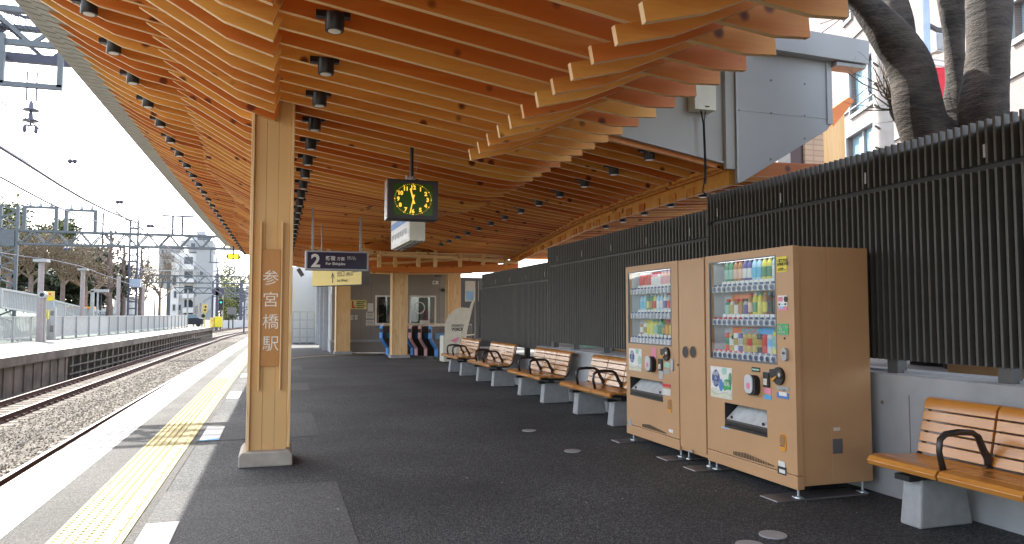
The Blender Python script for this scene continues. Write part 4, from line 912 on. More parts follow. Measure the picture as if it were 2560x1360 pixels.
# ================================================================ VENDING MACHINES
XF = 3.68
def face(px, py, yl):
    p = at(px, py, X=XF); return (yl-p.y, p.z)
def stick(t, name, yl, px0, py0, px1, py1, mat, y=-.004, d=.003, bevel=0):
    a = face(px0, py0, yl); b = face(px1, py1, yl); g = MB(); g.box(a[0], y, b[1], b[0], y+d, a[1])
    return g.build(name, mat, t, local=True, bevel=bevel), a, b
bott = {}
def bottle(kind, cols):
    """display sample with coloured body, label and cap; shared meshes"""
    k = (kind, cols)
    if k in bott: return bott[k]
    g = MB(); c = cols
    if kind == 'b':
        g.mat(0).lathe([(.028, 0), (.030, .01), (.030, .05)], n=10); g.mat(1).lathe([(.0305, .05), (.0305, .13)], n=10); g.mat(0).lathe([(.030, .13), (.026, .165), (.012, .19)], n=10); g.mat(2).lathe([(.014, .19), (.014, .21)], n=10)
    elif kind == 's':
        g.mat(0).lathe([(.026, 0), (.028, .01), (.028, .03)], n=10); g.mat(1).lathe([(.0285, .03), (.0285, .10)], n=10); g.mat(0).lathe([(.028, .10), (.018, .125)], n=10); g.mat(2).lathe([(.018, .125), (.018, .145)], n=10)
    else:
        g.mat(0).lathe([(.025, 0), (.027, .006), (.027, .035)], n=10); g.mat(1).lathe([(.0272, .035), (.0272, .08)], n=10); g.mat(0).lathe([(.027, .08), (.027, .10), (.024, .108)], n=10); g.mat(2).lathe([(.0235, .107), (.0235, .109)], n=10)
    me = g.mesh('display_bottle' if kind != 'c' else 'display_can', cols); me.polygons.foreach_set('use_smooth', [True]*len(me.polygons)); me.set_sharp_from_angle(angle=.7); bott[k] = me
    return me
def put(t, kind, cols, x, y, z, sc=1.0):
    me = bottle(kind, cols); o = bpy.data.objects.new('display_can' if kind == 'c' else 'display_bottle', me); COL.objects.link(o); o.parent = t; o.location = (x, y, z); o.scale = (sc, sc, sc); return o
for nm, c in (('tea_green', (.10, .30, .16)), ('tea_brown', (.45, .22, .08)), ('cola', (.10, .03, .02)), ('grape', (.12, .10, .32)), ('water', (.45, .70, .85)), ('lemon', (.75, .68, .12)), ('can_gold', (.50, .38, .10)), ('can_red', (.65, .05, .04)), ('can_silver', (.60, .60, .60)), ('can_black', (.03, .03, .035)), ('lab_white', (.80, .80, .78)), ('lab_pink', (.80, .45, .50)), ('lab_cyan', (.15, .55, .75)), ('mint', (.35, .62, .50)), ('peach', (.80, .55, .42)), ('btn_dark', (.06, .08, .16)), ('btn_ring', (.45, .47, .55))):
    plain(nm, c, .3, vary=.1, scale=30)
def machine(label, yl, w_, h_, win, rows, panels, big):
    t = thing('vending_machine', label, 'vending machine', (XF, yl, 0), -PI/2, 'wood coloured vending machines')
    zb_ = .085; d_ = .70
    x0, zt, x1, zb = win
    # cabinet: shell pieces round the recessed display
    g = MB(); g.box(0.012, .055, zb_+.02, w_-.012, d_, h_-.006); 
    # cabinet made hollow behind the window
    g = MB(); g.box(0.012, .32, zb_+.02, w_-.012, d_, h_-.004); g.box(.012, .055, zb_+.02, x0, .32, h_-.004); g.box(x1, .055, zb_+.02, w_-.012, .32, h_-.004); g.box(x0, .055, panels['slot'][1]+.01, x1, .32, zb); g.box(x0, .19, zb_+.02, x1, .32, panels['slot'][1]+.01); g.box(x0, .055, zt, x1, .32, h_-.004)
    g.build('cabinet', 'tan_paint', t, local=True, bevel=.004)
    g = MB(); fz = zb_+.105
    g.box(0, 0, fz, x0, .05, h_); g.box(x1, 0, fz, w_, .05, h_); g.box(x0, 0, zt, x1, .05, h_)
    # lower door with the delivery slot cut out
    sx0, szt, sx1, szb = panels['slot']
    g.box(x0, 0, szt, x1, .05, zb); g.box(x0, 0, szb, sx0, .05, szt); g.box(sx1, 0, szb, x1, .05, szt); g.box(x0, 0, fz, x1, .05, szb)
    g.build('door', 'tan_paint', t, local=True)
    g = MB(); g.box(-.001, -.003, zb_, w_+.001, .06, zb_+.098); g.build('kick_plate', 'tan_paint', t, local=True, bevel=.004)
    g = MB(); P = [(.05, fz+.004), (w_*.25, fz+.03), (w_*.35, fz+.075), (w_*.62, fz+.055), (w_*.85, fz+.004)]; g.prism(P, 'y', -.003, .0); g.build('vent_recess', 'tan_paint', t, local=True)
    g = MB()
    for k in range(26):
        x = w_*.33+k*w_*.0175; zz = fz+.012; g.box(x, -.006, zz, x+w_*.008, -.0035, zz+.045*(1-abs(k-8)/24.))
    g.build('vent_slots', 'black', t, local=True)
    # display recess
    g = MB(); g.box(x0, .155, zb, x1, .159, zt); 
    g.build('display_back', 'interior_white', t, local=True)
    g = MB(); g.box(x0-.001, .05, zb, x0+.004, .155, zt); g.box(x1-.004, .05, zb, x1+.001, .155, zt); g.box(x0, .05, zt-.004, x1, .155, zt); g.box(x0, .05, zb, x1, .155, zb+.004); g.build('display_lining', 'interior_white', t, local=True)
    g = MB(); g.box(x0+.05, .052, zt-.0065, x1-.05, .070, zt-.0045); g.build('display_lamp', 'display_lamp', t, local=True)
    f = .012; g = MB(); g.box(x0, -.002, zb, x0+f, .012, zt); g.box(x1-f, -.002, zb, x1, .012, zt); g.box(x0+f, -.002, zt-f, x1-f, .012, zt); g.box(x0+f, -.002, zb, x1-f, .012, zb+f); g.build('window_frame', 'frame_grey', t, local=True)
    g = MB(); g.box(x0+.004, .004, zb+.004, x1-.004, .008, zt-.004); g.build('window_pane', 'clear_glass', t, local=True)
    H = (zt-zb)/3
    for r in range(3):
        z = zt-H*(r+1)+.012; pn = rows[r]; n = pn['n']; W_ = x1-x0
        g = MB(); g.box(x0+.015, .02, z, x1-.015, .05, z+.052); g.build('button_rail', 'white_plastic', t, local=True, bevel=.006)
        g = MB(); g2 = MB(); g3 = MB(); g4 = MB()
        for k in range(n):
            bx_ = x0+.06+(W_-.13)*k/(n-1)
            g.lathe([(.0235, .019), (.0235, .012)], (bx_, 0, z+.026), 12, 'y')
            g2.lathe([(.019, .0125), (.019, .009)], (bx_, 0, z+.026), 12, 'y')
            g3.box(bx_-.014, .0195, z+.054, bx_+.016, .030, z+.070) if pn['tag'][min(k, len(pn['tag'])-1)] == 'r' else g4.box(bx_-.014, .0195, z+.054, bx_+.016, .030, z+.070)
        g.build('button_rims', 'btn_ring', t, local=True); g2.build('buttons', 'btn_dark' if big else 'btn_ring', t, local=True)
        if g3.v: g3.build('hot_tags', 'red', t, local=True)
        if g4.v: g4.build('cold_tags', 'navy', t, local=True)
        g = MB(); g.box(x0+.02, .055, z+.055, x1-.02, .150, z+.063); g.build('shelf', 'white_plastic', t, local=True)
        for (a, b, c, d, m_) in pn['bg']:
            g = MB(); g.box(x0+W_*a, .147, z+.064+H*.93*c, x0+W_*b, .150, z+.06+H*.93*d if False else min(z+.06+H*d, z+H-.016)); g.build('back_card', m_, t, local=True)
        for i, (kd, cl_) in enumerate(pn['items']):
            m_ = len(pn['items']); bx_ = x0+W_*pn.get('x0', .13)+W_*(.97-pn.get('x0', .13))*(i+.5)/m_
            put(t, kd, cl_, bx_, .098, z+.064, pn.get('sc', 1.1)*(1.0 if kd == 'b' else 1.12))
        if pn['cards']:
            g = MB()
            for i in range(len(pn['items'])): m_ = len(pn['items']); bx_ = x0+W_*pn.get('x0', .13)+W_*(.97-pn.get('x0', .13))*(i+.5)/m_; g.box(bx_-.03, .056, z+.064, bx_+.026, .058, z+.095)
            g.build('price_cards', 'lab_white', t, local=True)
    # delivery slot with a tilted steel flap
    g = MB(); g.box(sx0, .05, szb, sx1, .20, szt) if False else None
    g = MB(); g.box(sx0+.001, .17, szb, sx1-.001, .175, szt); g.box(sx0-.001, .002, szb, sx0+.003, .17, szt); g.box(sx1-.003, .002, szb, sx1+.001, .17, szt); g.box(sx0, .002, szt-.003, sx1, .17, szt+.001); g.build('slot_recess', 'black', t, local=True)
    g = MB(); hh = szt-szb; g.add([(sx0+.02, .135, szt-.02), (sx1-.01, .135, szt-.02), (sx1-.006, .012, szb+hh*.34), (sx0+.004, .012, szb+hh*.34), (sx0+.02, .139, szt-.02), (sx1-.01, .139, szt-.02), (sx1-.006, .018, szb+hh*.32), (sx0+.004, .018, szb+hh*.32)], [(0, 1, 2, 3), (7, 6, 5, 4), (0, 3, 7, 4), (1, 5, 6, 2), (2, 6, 7, 3), (0, 4, 5, 1)]); g.build('slot_flap', 'brushed_steel', t, local=True)
    g = MB(); g.box(sx0, .002, szb+hh*.12, sx1, .03, szb+hh*.31); g.build('slot_lip', 'dark_aluminium', t, local=True, bevel=.005); g = MB(); g.box(sx0, -.002, szb, sx1, .03, szb+hh*.12); g.build('slot_sill', 'black', t, local=True)
    g = MB()
    for q in (.12, .86):
        x = sx0+(sx1-sx0)*q; g.lathe([(.016, 0), (.016, -.004)], (x, .024, szb+hh*.42), 12, 'y')
    g.build('flap_knobs', 'black', t, local=True)
    # levelling feet
    for x in (.06, w_-.06):
        for y in (.05, d_-.06):
            g = MB(); g.lathe([(.032, .014), (.030, .022), (.010, .030), (.009, zb_+.02)], (x, y, 0), 12); g.box(x-.045, y-.02, .014, x+.045, y+.02, .020); g.build('foot', 'zinc', t, local=True)
    return t
yl1 = 7.41; yl2 = 5.815
HB = 1.895
def wn(a, b, yl):
    p = face(*a, yl); q = face(*b, yl); return (p[0], p[1], q[0], q[1])
win1 = (.050, 1.835, .985, 1.062); win2 = (.055, 1.838, .985, .988)
slot1 = wn((1573, 962), (1656, 1022), yl1); slot1 = (slot1[0], .70, slot1[2], .455)
G = ('tea_green', 'mint', 'lab_white'); B = ('tea_brown', 'peach', 'red'); GR = ('grape', 'lab_white', 'lab_white'); CY = ('water', 'lab_cyan', 'lab_pink'); LM = ('lemon', 'tea_green', 'lab_white'); WT = ('water', 'lab_white', 'lab_white'); CB = ('cola', 'can_black', 'can_black'); OR = ('tea_brown', 'lemon', 'orange')
m2 = machine('large tan vending machine nearest the camera with three rows of drinks', yl2, 1.19, HB, win2, [
    dict(n=12, tag='b'*12, bg=[(0.14, 1, 0.0, 1.0, 'sky_panel')], items=[('b', G), ('b', G), ('b', B), ('b', B), ('b', GR), ('b', GR), ('b', CY), ('b', CY), ('b', LM), ('b', LM), ('b', WT), ('b', WT)], cards=True, sc=1.02),
    dict(n=12, tag='rrrrrrbbbbbb', bg=[(0.14, .52, 0.0, 1.0, 'orange_panel'), (.52, 1, 0.0, 1, 'soft_blue')], items=[('s', ('tea_green', 'mint', 'red')), ('s', ('lab_white', 'can_gold', 'orange')), ('s', ('tea_brown', 'lab_white', 'red')), ('s', ('can_gold', 'tea_brown', 'red')), ('s', ('can_silver', 'grape', 'can_black')), ('b', B), ('b', LM), ('b', ('lemon', 'lemon', 'tea_green')), ('b', OR), ('b', CB), ('b', CB), ('b', ('cola', 'can_silver', 'can_black'))], cards=True, sc=1.0),
    dict(n=12, tag='rrrrrrbbbbbb', bg=[(0.14, .55, 0.0, 1.0, 'orange_panel'), (.55, 1, 0.0, 1, 'sky_panel')], items=[('c', ('can_red', 'tea_green', 'can_silver')), ('c', ('can_gold', 'lab_white', 'can_silver')), ('c', ('lab_white', 'can_gold', 'can_silver')), ('c', ('grape', 'can_silver', 'can_silver')), ('c', ('can_gold', 'can_gold', 'can_silver')), ('c', ('can_gold', 'can_red', 'can_silver')), ('c', ('can_gold', 'can_gold', 'can_silver')), ('c', ('can_black', 'can_gold', 'can_silver')), ('c', ('can_red', 'can_red', 'can_silver')), ('c', ('can_silver', 'soft_blue', 'can_silver')), ('s', ('lemon', 'mint', 'tea_green')), ('c', ('can_silver', 'orange', 'can_silver'))], cards=False, sc=1.25)],
    dict(slot=(.268, .625, .845, .415)), True)
CO = ('can_red', 'can_red', 'lab_white'); PK = ('lab_pink', 'lab_white', 'red'); PE = ('peach', 'lab_pink', 'lab_pink')
m1 = machine('smaller tan vending machine at the far end, next to the bench', yl1, 1.11, HB, win1, [
    dict(n=12, tag='b'*12, bg=[(0.12, 1, 0.0, 1.0, 'sky_panel')], items=[('s', CO), ('s', CO), ('s', CO), ('s', CO), ('s', PK), ('s', PK), ('s', ('lab_white', 'lab_white', 'red')), ('s', PE), ('s', PE), ('s', PE), ('s', ('lemon', 'lemon', 'tea_green')), ('s', ('lemon', 'tea_green', 'tea_green'))], cards=True, sc=1.0),
    dict(n=12, tag='b'*12, bg=[(0.12, 1, 0.0, 1.0, 'soft_blue')], items=[('b', CY), ('b', ('water', 'lab_cyan', 'lab_white')), ('b', ('tea_green', 'lemon', 'tea_green')), ('b', ('tea_green', 'tea_brown', 'lab_white')), ('b', ('lemon', 'can_red', 'lab_white')), ('b', WT), ('b', WT), ('b', ('lab_white', 'grape', 'lab_white')), ('b', ('can_silver', 'can_red', 'red')), ('b', PK), ('b', ('can_black', 'lab_white', 'red'))], cards=True, sc=.92),
    dict(n=12, tag='b'*12, bg=[(0.12, .6, 0.0, .8, 'lemon'), (.6, 1, 0, .9, 'tea_green')], items=[('c', ('tea_brown', 'lab_white', 'can_silver')), ('c', ('lab_white', 'can_gold', 'can_silver')), ('c', ('lemon', 'lemon', 'can_silver')), ('s', ('lemon', 'lemon', 'tea_green')), ('s', ('lemon', 'mint', 'tea_green')), ('s', ('mint', 'tea_green', 'tea_green')), ('c', ('tea_green', 'can_gold', 'can_silver')), ('s', ('tea_brown', 'orange', 'red')), ('s', OR), ('s', ('orange', 'tea_brown', 'red'))], cards=True, sc=1.15)],
    dict(slot=(.085, .705, .80, .505)), False)
# writing and fittings on the near machine
def sticker(t, yl, px0, py0, px1, py1, mat, nm='sticker', **k): return stick(t, nm, yl, px0, py0, px1, py1, mat, **k)
o, a, b = sticker(m2, yl2, 1942, 643, 1968, 679, 'label_yellow'); w_ = b[0]-a[0]
text('+災害対応\n自動販売機', .027, 'ink', m2, (a[0]+.008, -.006, a[1]-.04), bold=.0004, name='sticker_text', ext=.0004)
text('この自販機は\n災害時に使えます', .012, 'ink', m2, (a[0]+.015, -.006, a[1]-.095), name='sticker_text', ext=.0004)
o, a, b = sticker(m2, yl2, 1945, 739, 1969, 766, 'lab_white'); g = MB(); g.box(a[0]+.005, -.006, a[1]-.045, a[0]+.06, -.0045, a[1]-.012); g.build('sticker_print', 'pink', m2, local=True)
g = MB(); g.lathe([(.022, -.0045), (.022, -.006)], (a[0]+.095, 0, a[1]-.03), 16, 'y'); g.box(a[0]+.01, -.006, a[1]-.075, a[0]+.028, -.0045, a[1]-.06); g.box(b[0]-.03, -.006, a[1]-.075, b[0]-.01, -.0045, a[1]-.06); g.build('sticker_print', 'ink', m2, local=True)
g = MB(); g.box(a[0]+.04, -.006, a[1]-.072, b[0]-.04, -.0045, a[1]-.066); g.box(a[0]+.01, -.006, a[1]-.10, b[0]-.04, -.0045, a[1]-.085); g.build('sticker_print', 'soft_blue', m2, local=True)
o, a, b = sticker(m2, yl2, 1945, 768, 1969, 776, 'pink')
o, a, b = sticker(m2, yl2, 1944, 809, 1972, 838, 'green'); text('地球にやさしい\n  学習\nLED照明&\nヒートポンプ', .021, 'sign_white', m2, (a[0]+.006, -.006, a[1]-.03), name='sticker_text', ext=.0004)
g = MB(); px = face(1962, 846, yl2); g.lathe([(.008, 0), (.008, -.006)], (px[0], 0, px[1]), 10, 'y'); g.build('lock', 'ink', m2, local=True)
a = face(1958, 869, yl2); b = face(1972, 903, yl2); g = MB(); g.prism(rrect(a[0], b[1], b[0], a[1], .03), 'y', -.022, 0); g.build('handle_plate', 'galvanised', m2, local=True, auto=50)
g = MB(); g.prism(rrect(a[0]+.018, b[1]+.05, b[0]-.018, a[1]-.03, .015), 'y', -.027, -.0225); g.build('handle_lock', 'frame_grey', m2, local=True)
def poster_panel(t, x0, z0, x1, z1, full):
    g = MB(); g.box(x0, -.003, z0, x1, .0, z1); g.build('poster', 'lab_white', t, local=True)
    def blob(cx, cz, rx, rz, m_, y=-.0045, n=22, sq=1.0):
        g = MB(); P = [(cx+rx*math.cos(2*PI*k/n)*(1-.25*max(0, math.sin(2*PI*k/n))**2*sq), cz+rz*math.sin(2*PI*k/n)) for k in range(n)]; g.prism([(max(x0+.003, min(x1-.003, p)), max(z0+.003, min(z1-.003, q))) for p, q in P], 'y', y, y+.001); g.build('poster_print', m_, t, local=True)
    W_ = x1-x0; H_ = z1-z0
    blob(x0+W_*.26, z0+H_*.62, W_*.19, H_*.28, 'navy'); blob(x0+W_*.66, z0+H_*.9, W_*.12, H_*.14, 'mint')
    if full: blob(x0+W_*.50, z0+H_*.42, W_*.10, H_*.20, 'sign_blue', -.005); blob(x0+W_*.78, z0+H_*.42, W_*.2, H_*.22, 'green'); blob(x0+W_*.93, z0+H_*.66, W_*.08, H_*.2, 'tea_green')
    else: blob(x0+W_*.85, z0+H_*.5, W_*.14, H_*.2, 'mint')
    g = MB(); n = 20
    P = [(x0+.004+(W_-.008)*k/n, z0+H_*(.26+.05*math.sin(k*.42+.5))) for k in range(n+1)]+[(x1-.004, z0+.004), (x0+.004, z0+.004)]
    g.prism(P, 'y', -.0068, -.0056); g.build('poster_print', 'cream_box', t, local=True)
    for q in (.10, .17):
        g = MB(); g.prism([(x0+.004+(W_-.008)*k/n, z0+H_*(q+.04*math.sin(k*.42+.3+q*9))) for k in range(n+1)]+[(x0+.004+(W_-.008)*k/n, z0+H_*(q-.025+.04*math.sin(k*.42+.3+q*9))) for k in range(n, -1, -1)], 'y', -.008, -.007); g.build('poster_print', 'poster_yellow' if q < .15 else 'wall_light', t, local=True)
    text('箱根\nの\n森から', W_*.13, 'lab_white', t, (x0+W_*.26, -.0062, z0+H_*.72), name='poster_text', ext=.0003, align='CENTER')
    if full: text('箱根', W_*.14, 'lab_white', t, (x0+W_*.78, -.0062, z0+H_*.42), name='poster_text', ext=.0003, align='CENTER')
a = face(1780, 913, yl2); b = face(1845, 1000, yl2); poster_panel(m2, .065, .655, .385, .922, True)
text('BOSS', .045, 'ink', m2, (.290, .066, 1.165), rot=(PI/2, 0, 0), name='can_text', sx=.6, bold=.001)
text('SUNTORY', .062, 'lab_cyan', m2, (.33, .143, 1.215), name='card_text', bold=.001)
o, a, b = sticker(m2, yl2, 1880, 917, 1901, 931, 'ink', 'display_screen'); 
g = MB(); g.box(a[0]+.008, -.0055, b[1]+.012, b[0]-.008, -.0042, a[1]-.012); g.build('screen_glow', 'mint', m2, local=True)
def readers(t, yl, c0, c1, c2, big=1.0):
    a = face(*c0, yl)    # card reader
    g = MB(); g.prism(rrect(a[0]-.055, a[1]-.085, a[0]+.070, a[1]+.075, .05), 'y', -.05, 0); g.build('reader_body', 'black', t, local=True, auto=50)
    g = MB(); g.prism(rrect(a[0]-.060, a[1]-.070, a[0]+.045, a[1]+.080, .045), 'y', -.058, -.0505); g.build('reader_face', 'interior_white', t, local=True, auto=50)
    g = MB(); g.lathe([(.026, -.0585), (.026, -.0595)], (a[0]-.008, 0, a[1]-.01), 16, 'y'); g.build('reader_mark', 'pink', t, local=True)
    a = face(*c1, yl); g = MB(); g.box(a[0]-.037, -.016, a[1]-.062, a[0]+.037, .0, a[1]+.055); g.build('bill_slot', 'black', t, local=True, bevel=.004); g = MB(); g.box(a[0]-.025, -.02, a[1]-.045, a[0]+.022, -.0165, a[1]+.005); g.build('bill_light', 'chrome', t, local=True)
    a = face(*c2, yl); g = MB(); P = [(a[0]+.062*math.cos(t_), a[1]+.068*math.sin(t_)) for t_ in [(-150+k*20)*PI/180 for k in range(15)]]+[(a[0]-.10, a[1]+.045), (a[0]-.10, a[1]-.005)]
    g.prism(P, 'y', -.022, 0); g.build('coin_unit', 'black', t, local=True); g = MB(); g.lathe([(.032, -.0225), (.030, -.028), (.02, -.029)], (a[0]+.028, 0, a[1]+.01), 18, 'y'); g.build('coin_ring', 'dark_aluminium', t, local=True)
    g = MB(); g.lathe([(.015, -.029), (.015, -.031)], (a[0]+.028, 0, a[1]+.01), 12, 'y'); g.build('coin_slot', 'chrome', t, local=True)
    g = MB(); g.prism([(a[0]-.075, a[1]-.03), (a[0]-.06, a[1]-.045), (a[0]-.01, a[1]-.01), (a[0]-.015, a[1]+.0)], 'y', -.03, -.0225); g.build('return_lever', 'orange', t, local=True)
readers(m2, yl2, (1887, 961), (1918, 948), (1950, 940)); readers(m1, yl1, (1632, 909), (1653, 911), (1668, 885))
o, a, b = sticker(m2, yl2, 1910, 928, 1930, 939, 'panel_grey'); o, a, b = sticker(m2, yl2, 1911, 969, 1929, 985, 'pink'); sticker(m2, yl2, 1911, 986, 1929, 1000, 'sky_panel')
o, a, b = sticker(m2, yl2, 1943, 964, 1973, 979, 'panel_grey'); text('→ 一万円', .02, 'ink', m2, (a[0]+.02, -.006, a[1]-.035), name='sticker_text', ext=.0004); o, a, b = sticker(m2, yl2, 1943, 980, 1973, 999, 'sign_blue'); g = MB(); g.box(a[0]+.03, -.006, b[1]+.02, b[0]-.02, -.0045, b[1]+.05); g.build('sticker_print', 'lab_white', m2, local=True)
def coin_return(t, yl, px, py):
    a = face(px, py, yl); g = MB(); g.prism(rrect(a[0]-.038, a[1]-.065, a[0]+.038, a[1]+.07, .034), 'y', -.006, 0); g.build('coin_return', 'orange', t, local=True)
    g = MB(); g.prism(rrect(a[0]-.030, a[1]-.02, a[0]+.030, a[1]+.062, .026), 'y', -.009, -.0065); g.build('return_window', 'tan_dark', t, local=True); g = MB(); g.box(a[0]-.028, -.014, a[1]-.026, a[0]+.028, -.0095, a[1]-.018); g.build('return_lip', 'chrome', t, local=True)
coin_return(m2, yl2, 1958, 1107); coin_return(m1, yl1, 1675, 1015)
o, a, b = sticker(m2, yl2, 1945, 1163, 1967, 1190, 'ink'); g = MB(); g.box(a[0]+.02, -.006, b[1]+.012, b[0]-.012, -.0045, b[1]+.04); g.box(a[0]+.012, -.006, b[1]+.06, b[0]-.012, -.0045, b[1]+.10); g.build('sticker_print', 'lab_white', m2, local=True)
sticker(m2, yl2, 1804, 1066, 1824, 1074, 'soft_blue')
# near machine's side plates
g = MB(); g.box(1.1905-.012, .33, .33, 1.1925-.012, .42, .44); g.build('side_plate', 'frame_grey', m2, local=True); g = MB(); g.box(1.1905-.012, .34, .50, 1.1925-.012, .40, .525); g.build('side_plate', 'cream_box', m2, local=True)
# far machine's stickers
poster_panel(m1, .065, .775, .36, 1.010, False)
sticker(m1, yl1, 1629, 868, 1641, 897, 'pink'); sticker(m1, yl1, 1618, 893, 1626, 918, 'lab_pink'); sticker(m1, yl1, 1648, 922, 1658, 948, 'wall_light'); sticker(m1, yl1, 1661, 905, 1675, 920, 'mint'); sticker(m1, yl1, 1661, 922, 1675, 936, 'panel_grey')
sticker(m1, yl1, 1656, 958, 1677, 969, 'red'); sticker(m1, yl1, 1657, 970, 1677, 990, 'paper'); sticker(m1, yl1, 1572, 1047, 1580, 1066, 'panel_grey'); sticker(m1, yl1, 1673, 1072, 1683, 1083, 'lab_white')
a = face(1682, 912, yl1); g = MB(); g.prism(rrect(a[0]-.025, a[1]-.06, a[0]+.022, a[1]+.06, .02), 'y', -.012, 0); g.build('handle_plate', 'galvanised', m1, local=True)
g = MB(); g.prism([(win1[0]+.13+.02*k, win1[1]-.05-.0) for k in range(2)]+[(win1[0]+.6, win1[1]-.10), (win1[0]+.2, win1[1]-.10)], 'y', .14, .143); g.build('brand_card', 'red', m1, local=True)
# recycling cabinet between them
rb = thing('recycling_cabinet', 'plain tan recycling cabinet with two round holes between the machines', 'recycling bin', (XF, 6.285, 0), -PI/2)
g = MB(); g.box(.0, .012, .095, .455, .70, HB); g.build('cabinet', 'tan_paint', rb, local=True, bevel=.004)
g = MB(); g.box(.006, -.004, .13, .449, .010, HB-.01); g.build('door', 'tan_paint', rb, local=True, bevel=.003)
for px in (1716, 1735):
    a = face(px, 880, 6.285); g = MB(); g.lathe([(.060, -.0045), (.060, -.010), (.053, -.011)], (a[0], 0, a[1]), 28, 'y'); g.build('hole_rim', 'tan_paint', rb, local=True, auto=50); g = MB(); g.lathe([(.054, -.008), (.054, -.0118)], (a[0], 0, a[1]), 28, 'y'); g.build('hole', 'ink', rb, local=True)
a = face(1696, 912, 6.285); g = MB(); g.lathe([(.010, -.004), (.010, -.009)], (a[0], 0, a[1]), 10, 'y'); g.build('lock', 'ink', rb, local=True)
a = face(1729, 1126, 6.285); g = MB(); g.box(a[0]-.02, -.006, a[1]-.02, a[0]+.02, -.0042, a[1]+.01); g.build('label_plate', 'panel_grey', rb, local=True)
for x in (.05, .40):
    g = MB(); g.lathe([(.028, .014), (.026, .022), (.009, .03), (.008, .10)], (x, .06, 0), 10); g.build('foot', 'zinc', rb, local=True)
for y, lb in ((7.36, 'thin grey pad under the far end of the small machine'), (6.35, 'thin grey pad under the joint of small machine and cabinet'), (5.86, 'thin grey pad under the joint of cabinet and large machine'), (4.75, 'thin grey pad under the near end of the large machine')):
    g = MB(); g.box(XF-.17, y-.11, .0, XF+.66, y+.10, .014); tag(g.build('base_pad', 'frame_grey', bevel=.006), lb, 'base pad', 'pads under the vending machines')
# ================================================================ BENCHES
def make_bench():
    t = thing('platform_bench', '', 'bench', (0, 0, 0), -PI/2, 'slatted benches along the wall')
    Wd = 1.66; sw = Wd/3
    # slat outline: list of (y,z) centre points with tangent, front nose first
    seat = [(.012, .375), (.0, .405), (.02, .432), (.06, .442), (.10, .442)]
    def slab(mb, x0, x1, P, th=.028):
        n = len(P); T = []
        for i, p in enumerate(P):
            a = Vector(P[max(i-1, 0)]); b = Vector(P[min(i+1, n-1)]); d = (b-a).normalized(); nn = Vector((d.y, -d.x)); T.append((p[0]+nn.x*th, p[1]+nn.y*th))
        vs = [(x, p[0], p[1]) for x in (x0, x1) for p in list(P)+T[::-1]]; m = 2*n
        mb.add(vs, [tuple(range(m)), tuple(range(2*m-1, m-1, -1))]+[(i, (i+1) % m, m+(i+1) % m, m+i) for i in range(m)])
    for k in range(3):
        x0 = k*sw+.008; x1 = (k+1)*sw-.008
        g = MB(); slab(g, x0, x1, seat)
        for a, b, z0, z1 in ((.110, .185, .442, .438), (.195, .27, .437, .431), (.28, .355, .430, .425), (.365, .42, .424, .428)): slab(g, x0, x1, [(a, z0), (b, z1)])
        g.build('seat', 'bench_wood', t, local=True, bevel=.003, auto=35)
        g = MB()
        p = Vector((.432, .438)); d = Vector((.23, .97)).normalized()
        for j in range(4):
            a = p+d*(.074*j); b = a+d*.064; slab(g, x0, x1, [tuple(a), tuple(b)], .026)
        a = p+d*.296; slab(g, x0, x1, [tuple(a), tuple(a+d*.045), tuple(a+d*.07+Vector((.010, 0))), tuple(a+d*.082+Vector((.035, 0))), tuple(a+d*.078+Vector((.065, 0)))], .026)
        g.build('backrest', 'bench_wood', t, local=True, bevel=.003, auto=35)
    for x in (sw, 2*sw):
        g = MB(); P = [(x, .06, .44), (x, .035, .55), (x, .045, .62), (x, .085, .65), (x, .18, .658), (x, .30, .650), (x, .345, .625), (x, .385, .54), (x, .425, .48), (x, .42, .44)]
        g.tube(P, [.02, .017, .018, .02, .02, .019, .02, .022, .026, .02], 8); g.build('armrest', 'dark_aluminium', t, local=True, smooth=True)
    g = MB()
    for x in (.02, sw, 2*sw, Wd-.02):
        g.tube([(x, .05, .395), (x, .22, .385), (x, .40, .385), (x, .47, .46), (x, .52, .62), (x, .56, .78)], [.012, .016, .018, .016, .013, .01], 6)
    g.box(.04, .17, .335, Wd-.04, .25, .385)
    for x in (.16, Wd-.37): g.box(x-.02, .10, .30, x+.10, .36, .336)
    g.build('frame', 'black_metal', t, local=True)
    for x in (.125, Wd-.405):
        g = MB(); z1 = .305
        vs = [(x-.01, .155, 0), (x+.16, .155, 0), (x+.16, .60, 0), (x-.01, .60, 0), (x, .185, z1), (x+.15, .185, z1), (x+.15, .555, z1), (x, .555, z1)]
        g.add(vs, [(0, 3, 2, 1), (4, 5, 6, 7), (0, 1, 5, 4), (1, 2, 6, 5), (2, 3, 7, 6), (3, 0, 4, 7)]); g.build('support_block', 'concrete_block', t, local=True, bevel=.015)
    return t
B0 = make_bench(); B0.location = (3.80, 4.085, 0); B0['label'] = 'wooden slatted bench nearest the camera, cut by the right picture edge'
for y, lb in ((9.77, 'wooden slatted bench partly hidden behind the vending machines'), (12.25, 'wooden slatted bench second from the vending machines'), (15.02, 'wooden slatted bench third from the vending machines'), (17.6, 'farthest wooden slatted bench, beside the leaning board')):
    dup(B0, (3.80, y, 0), lb)
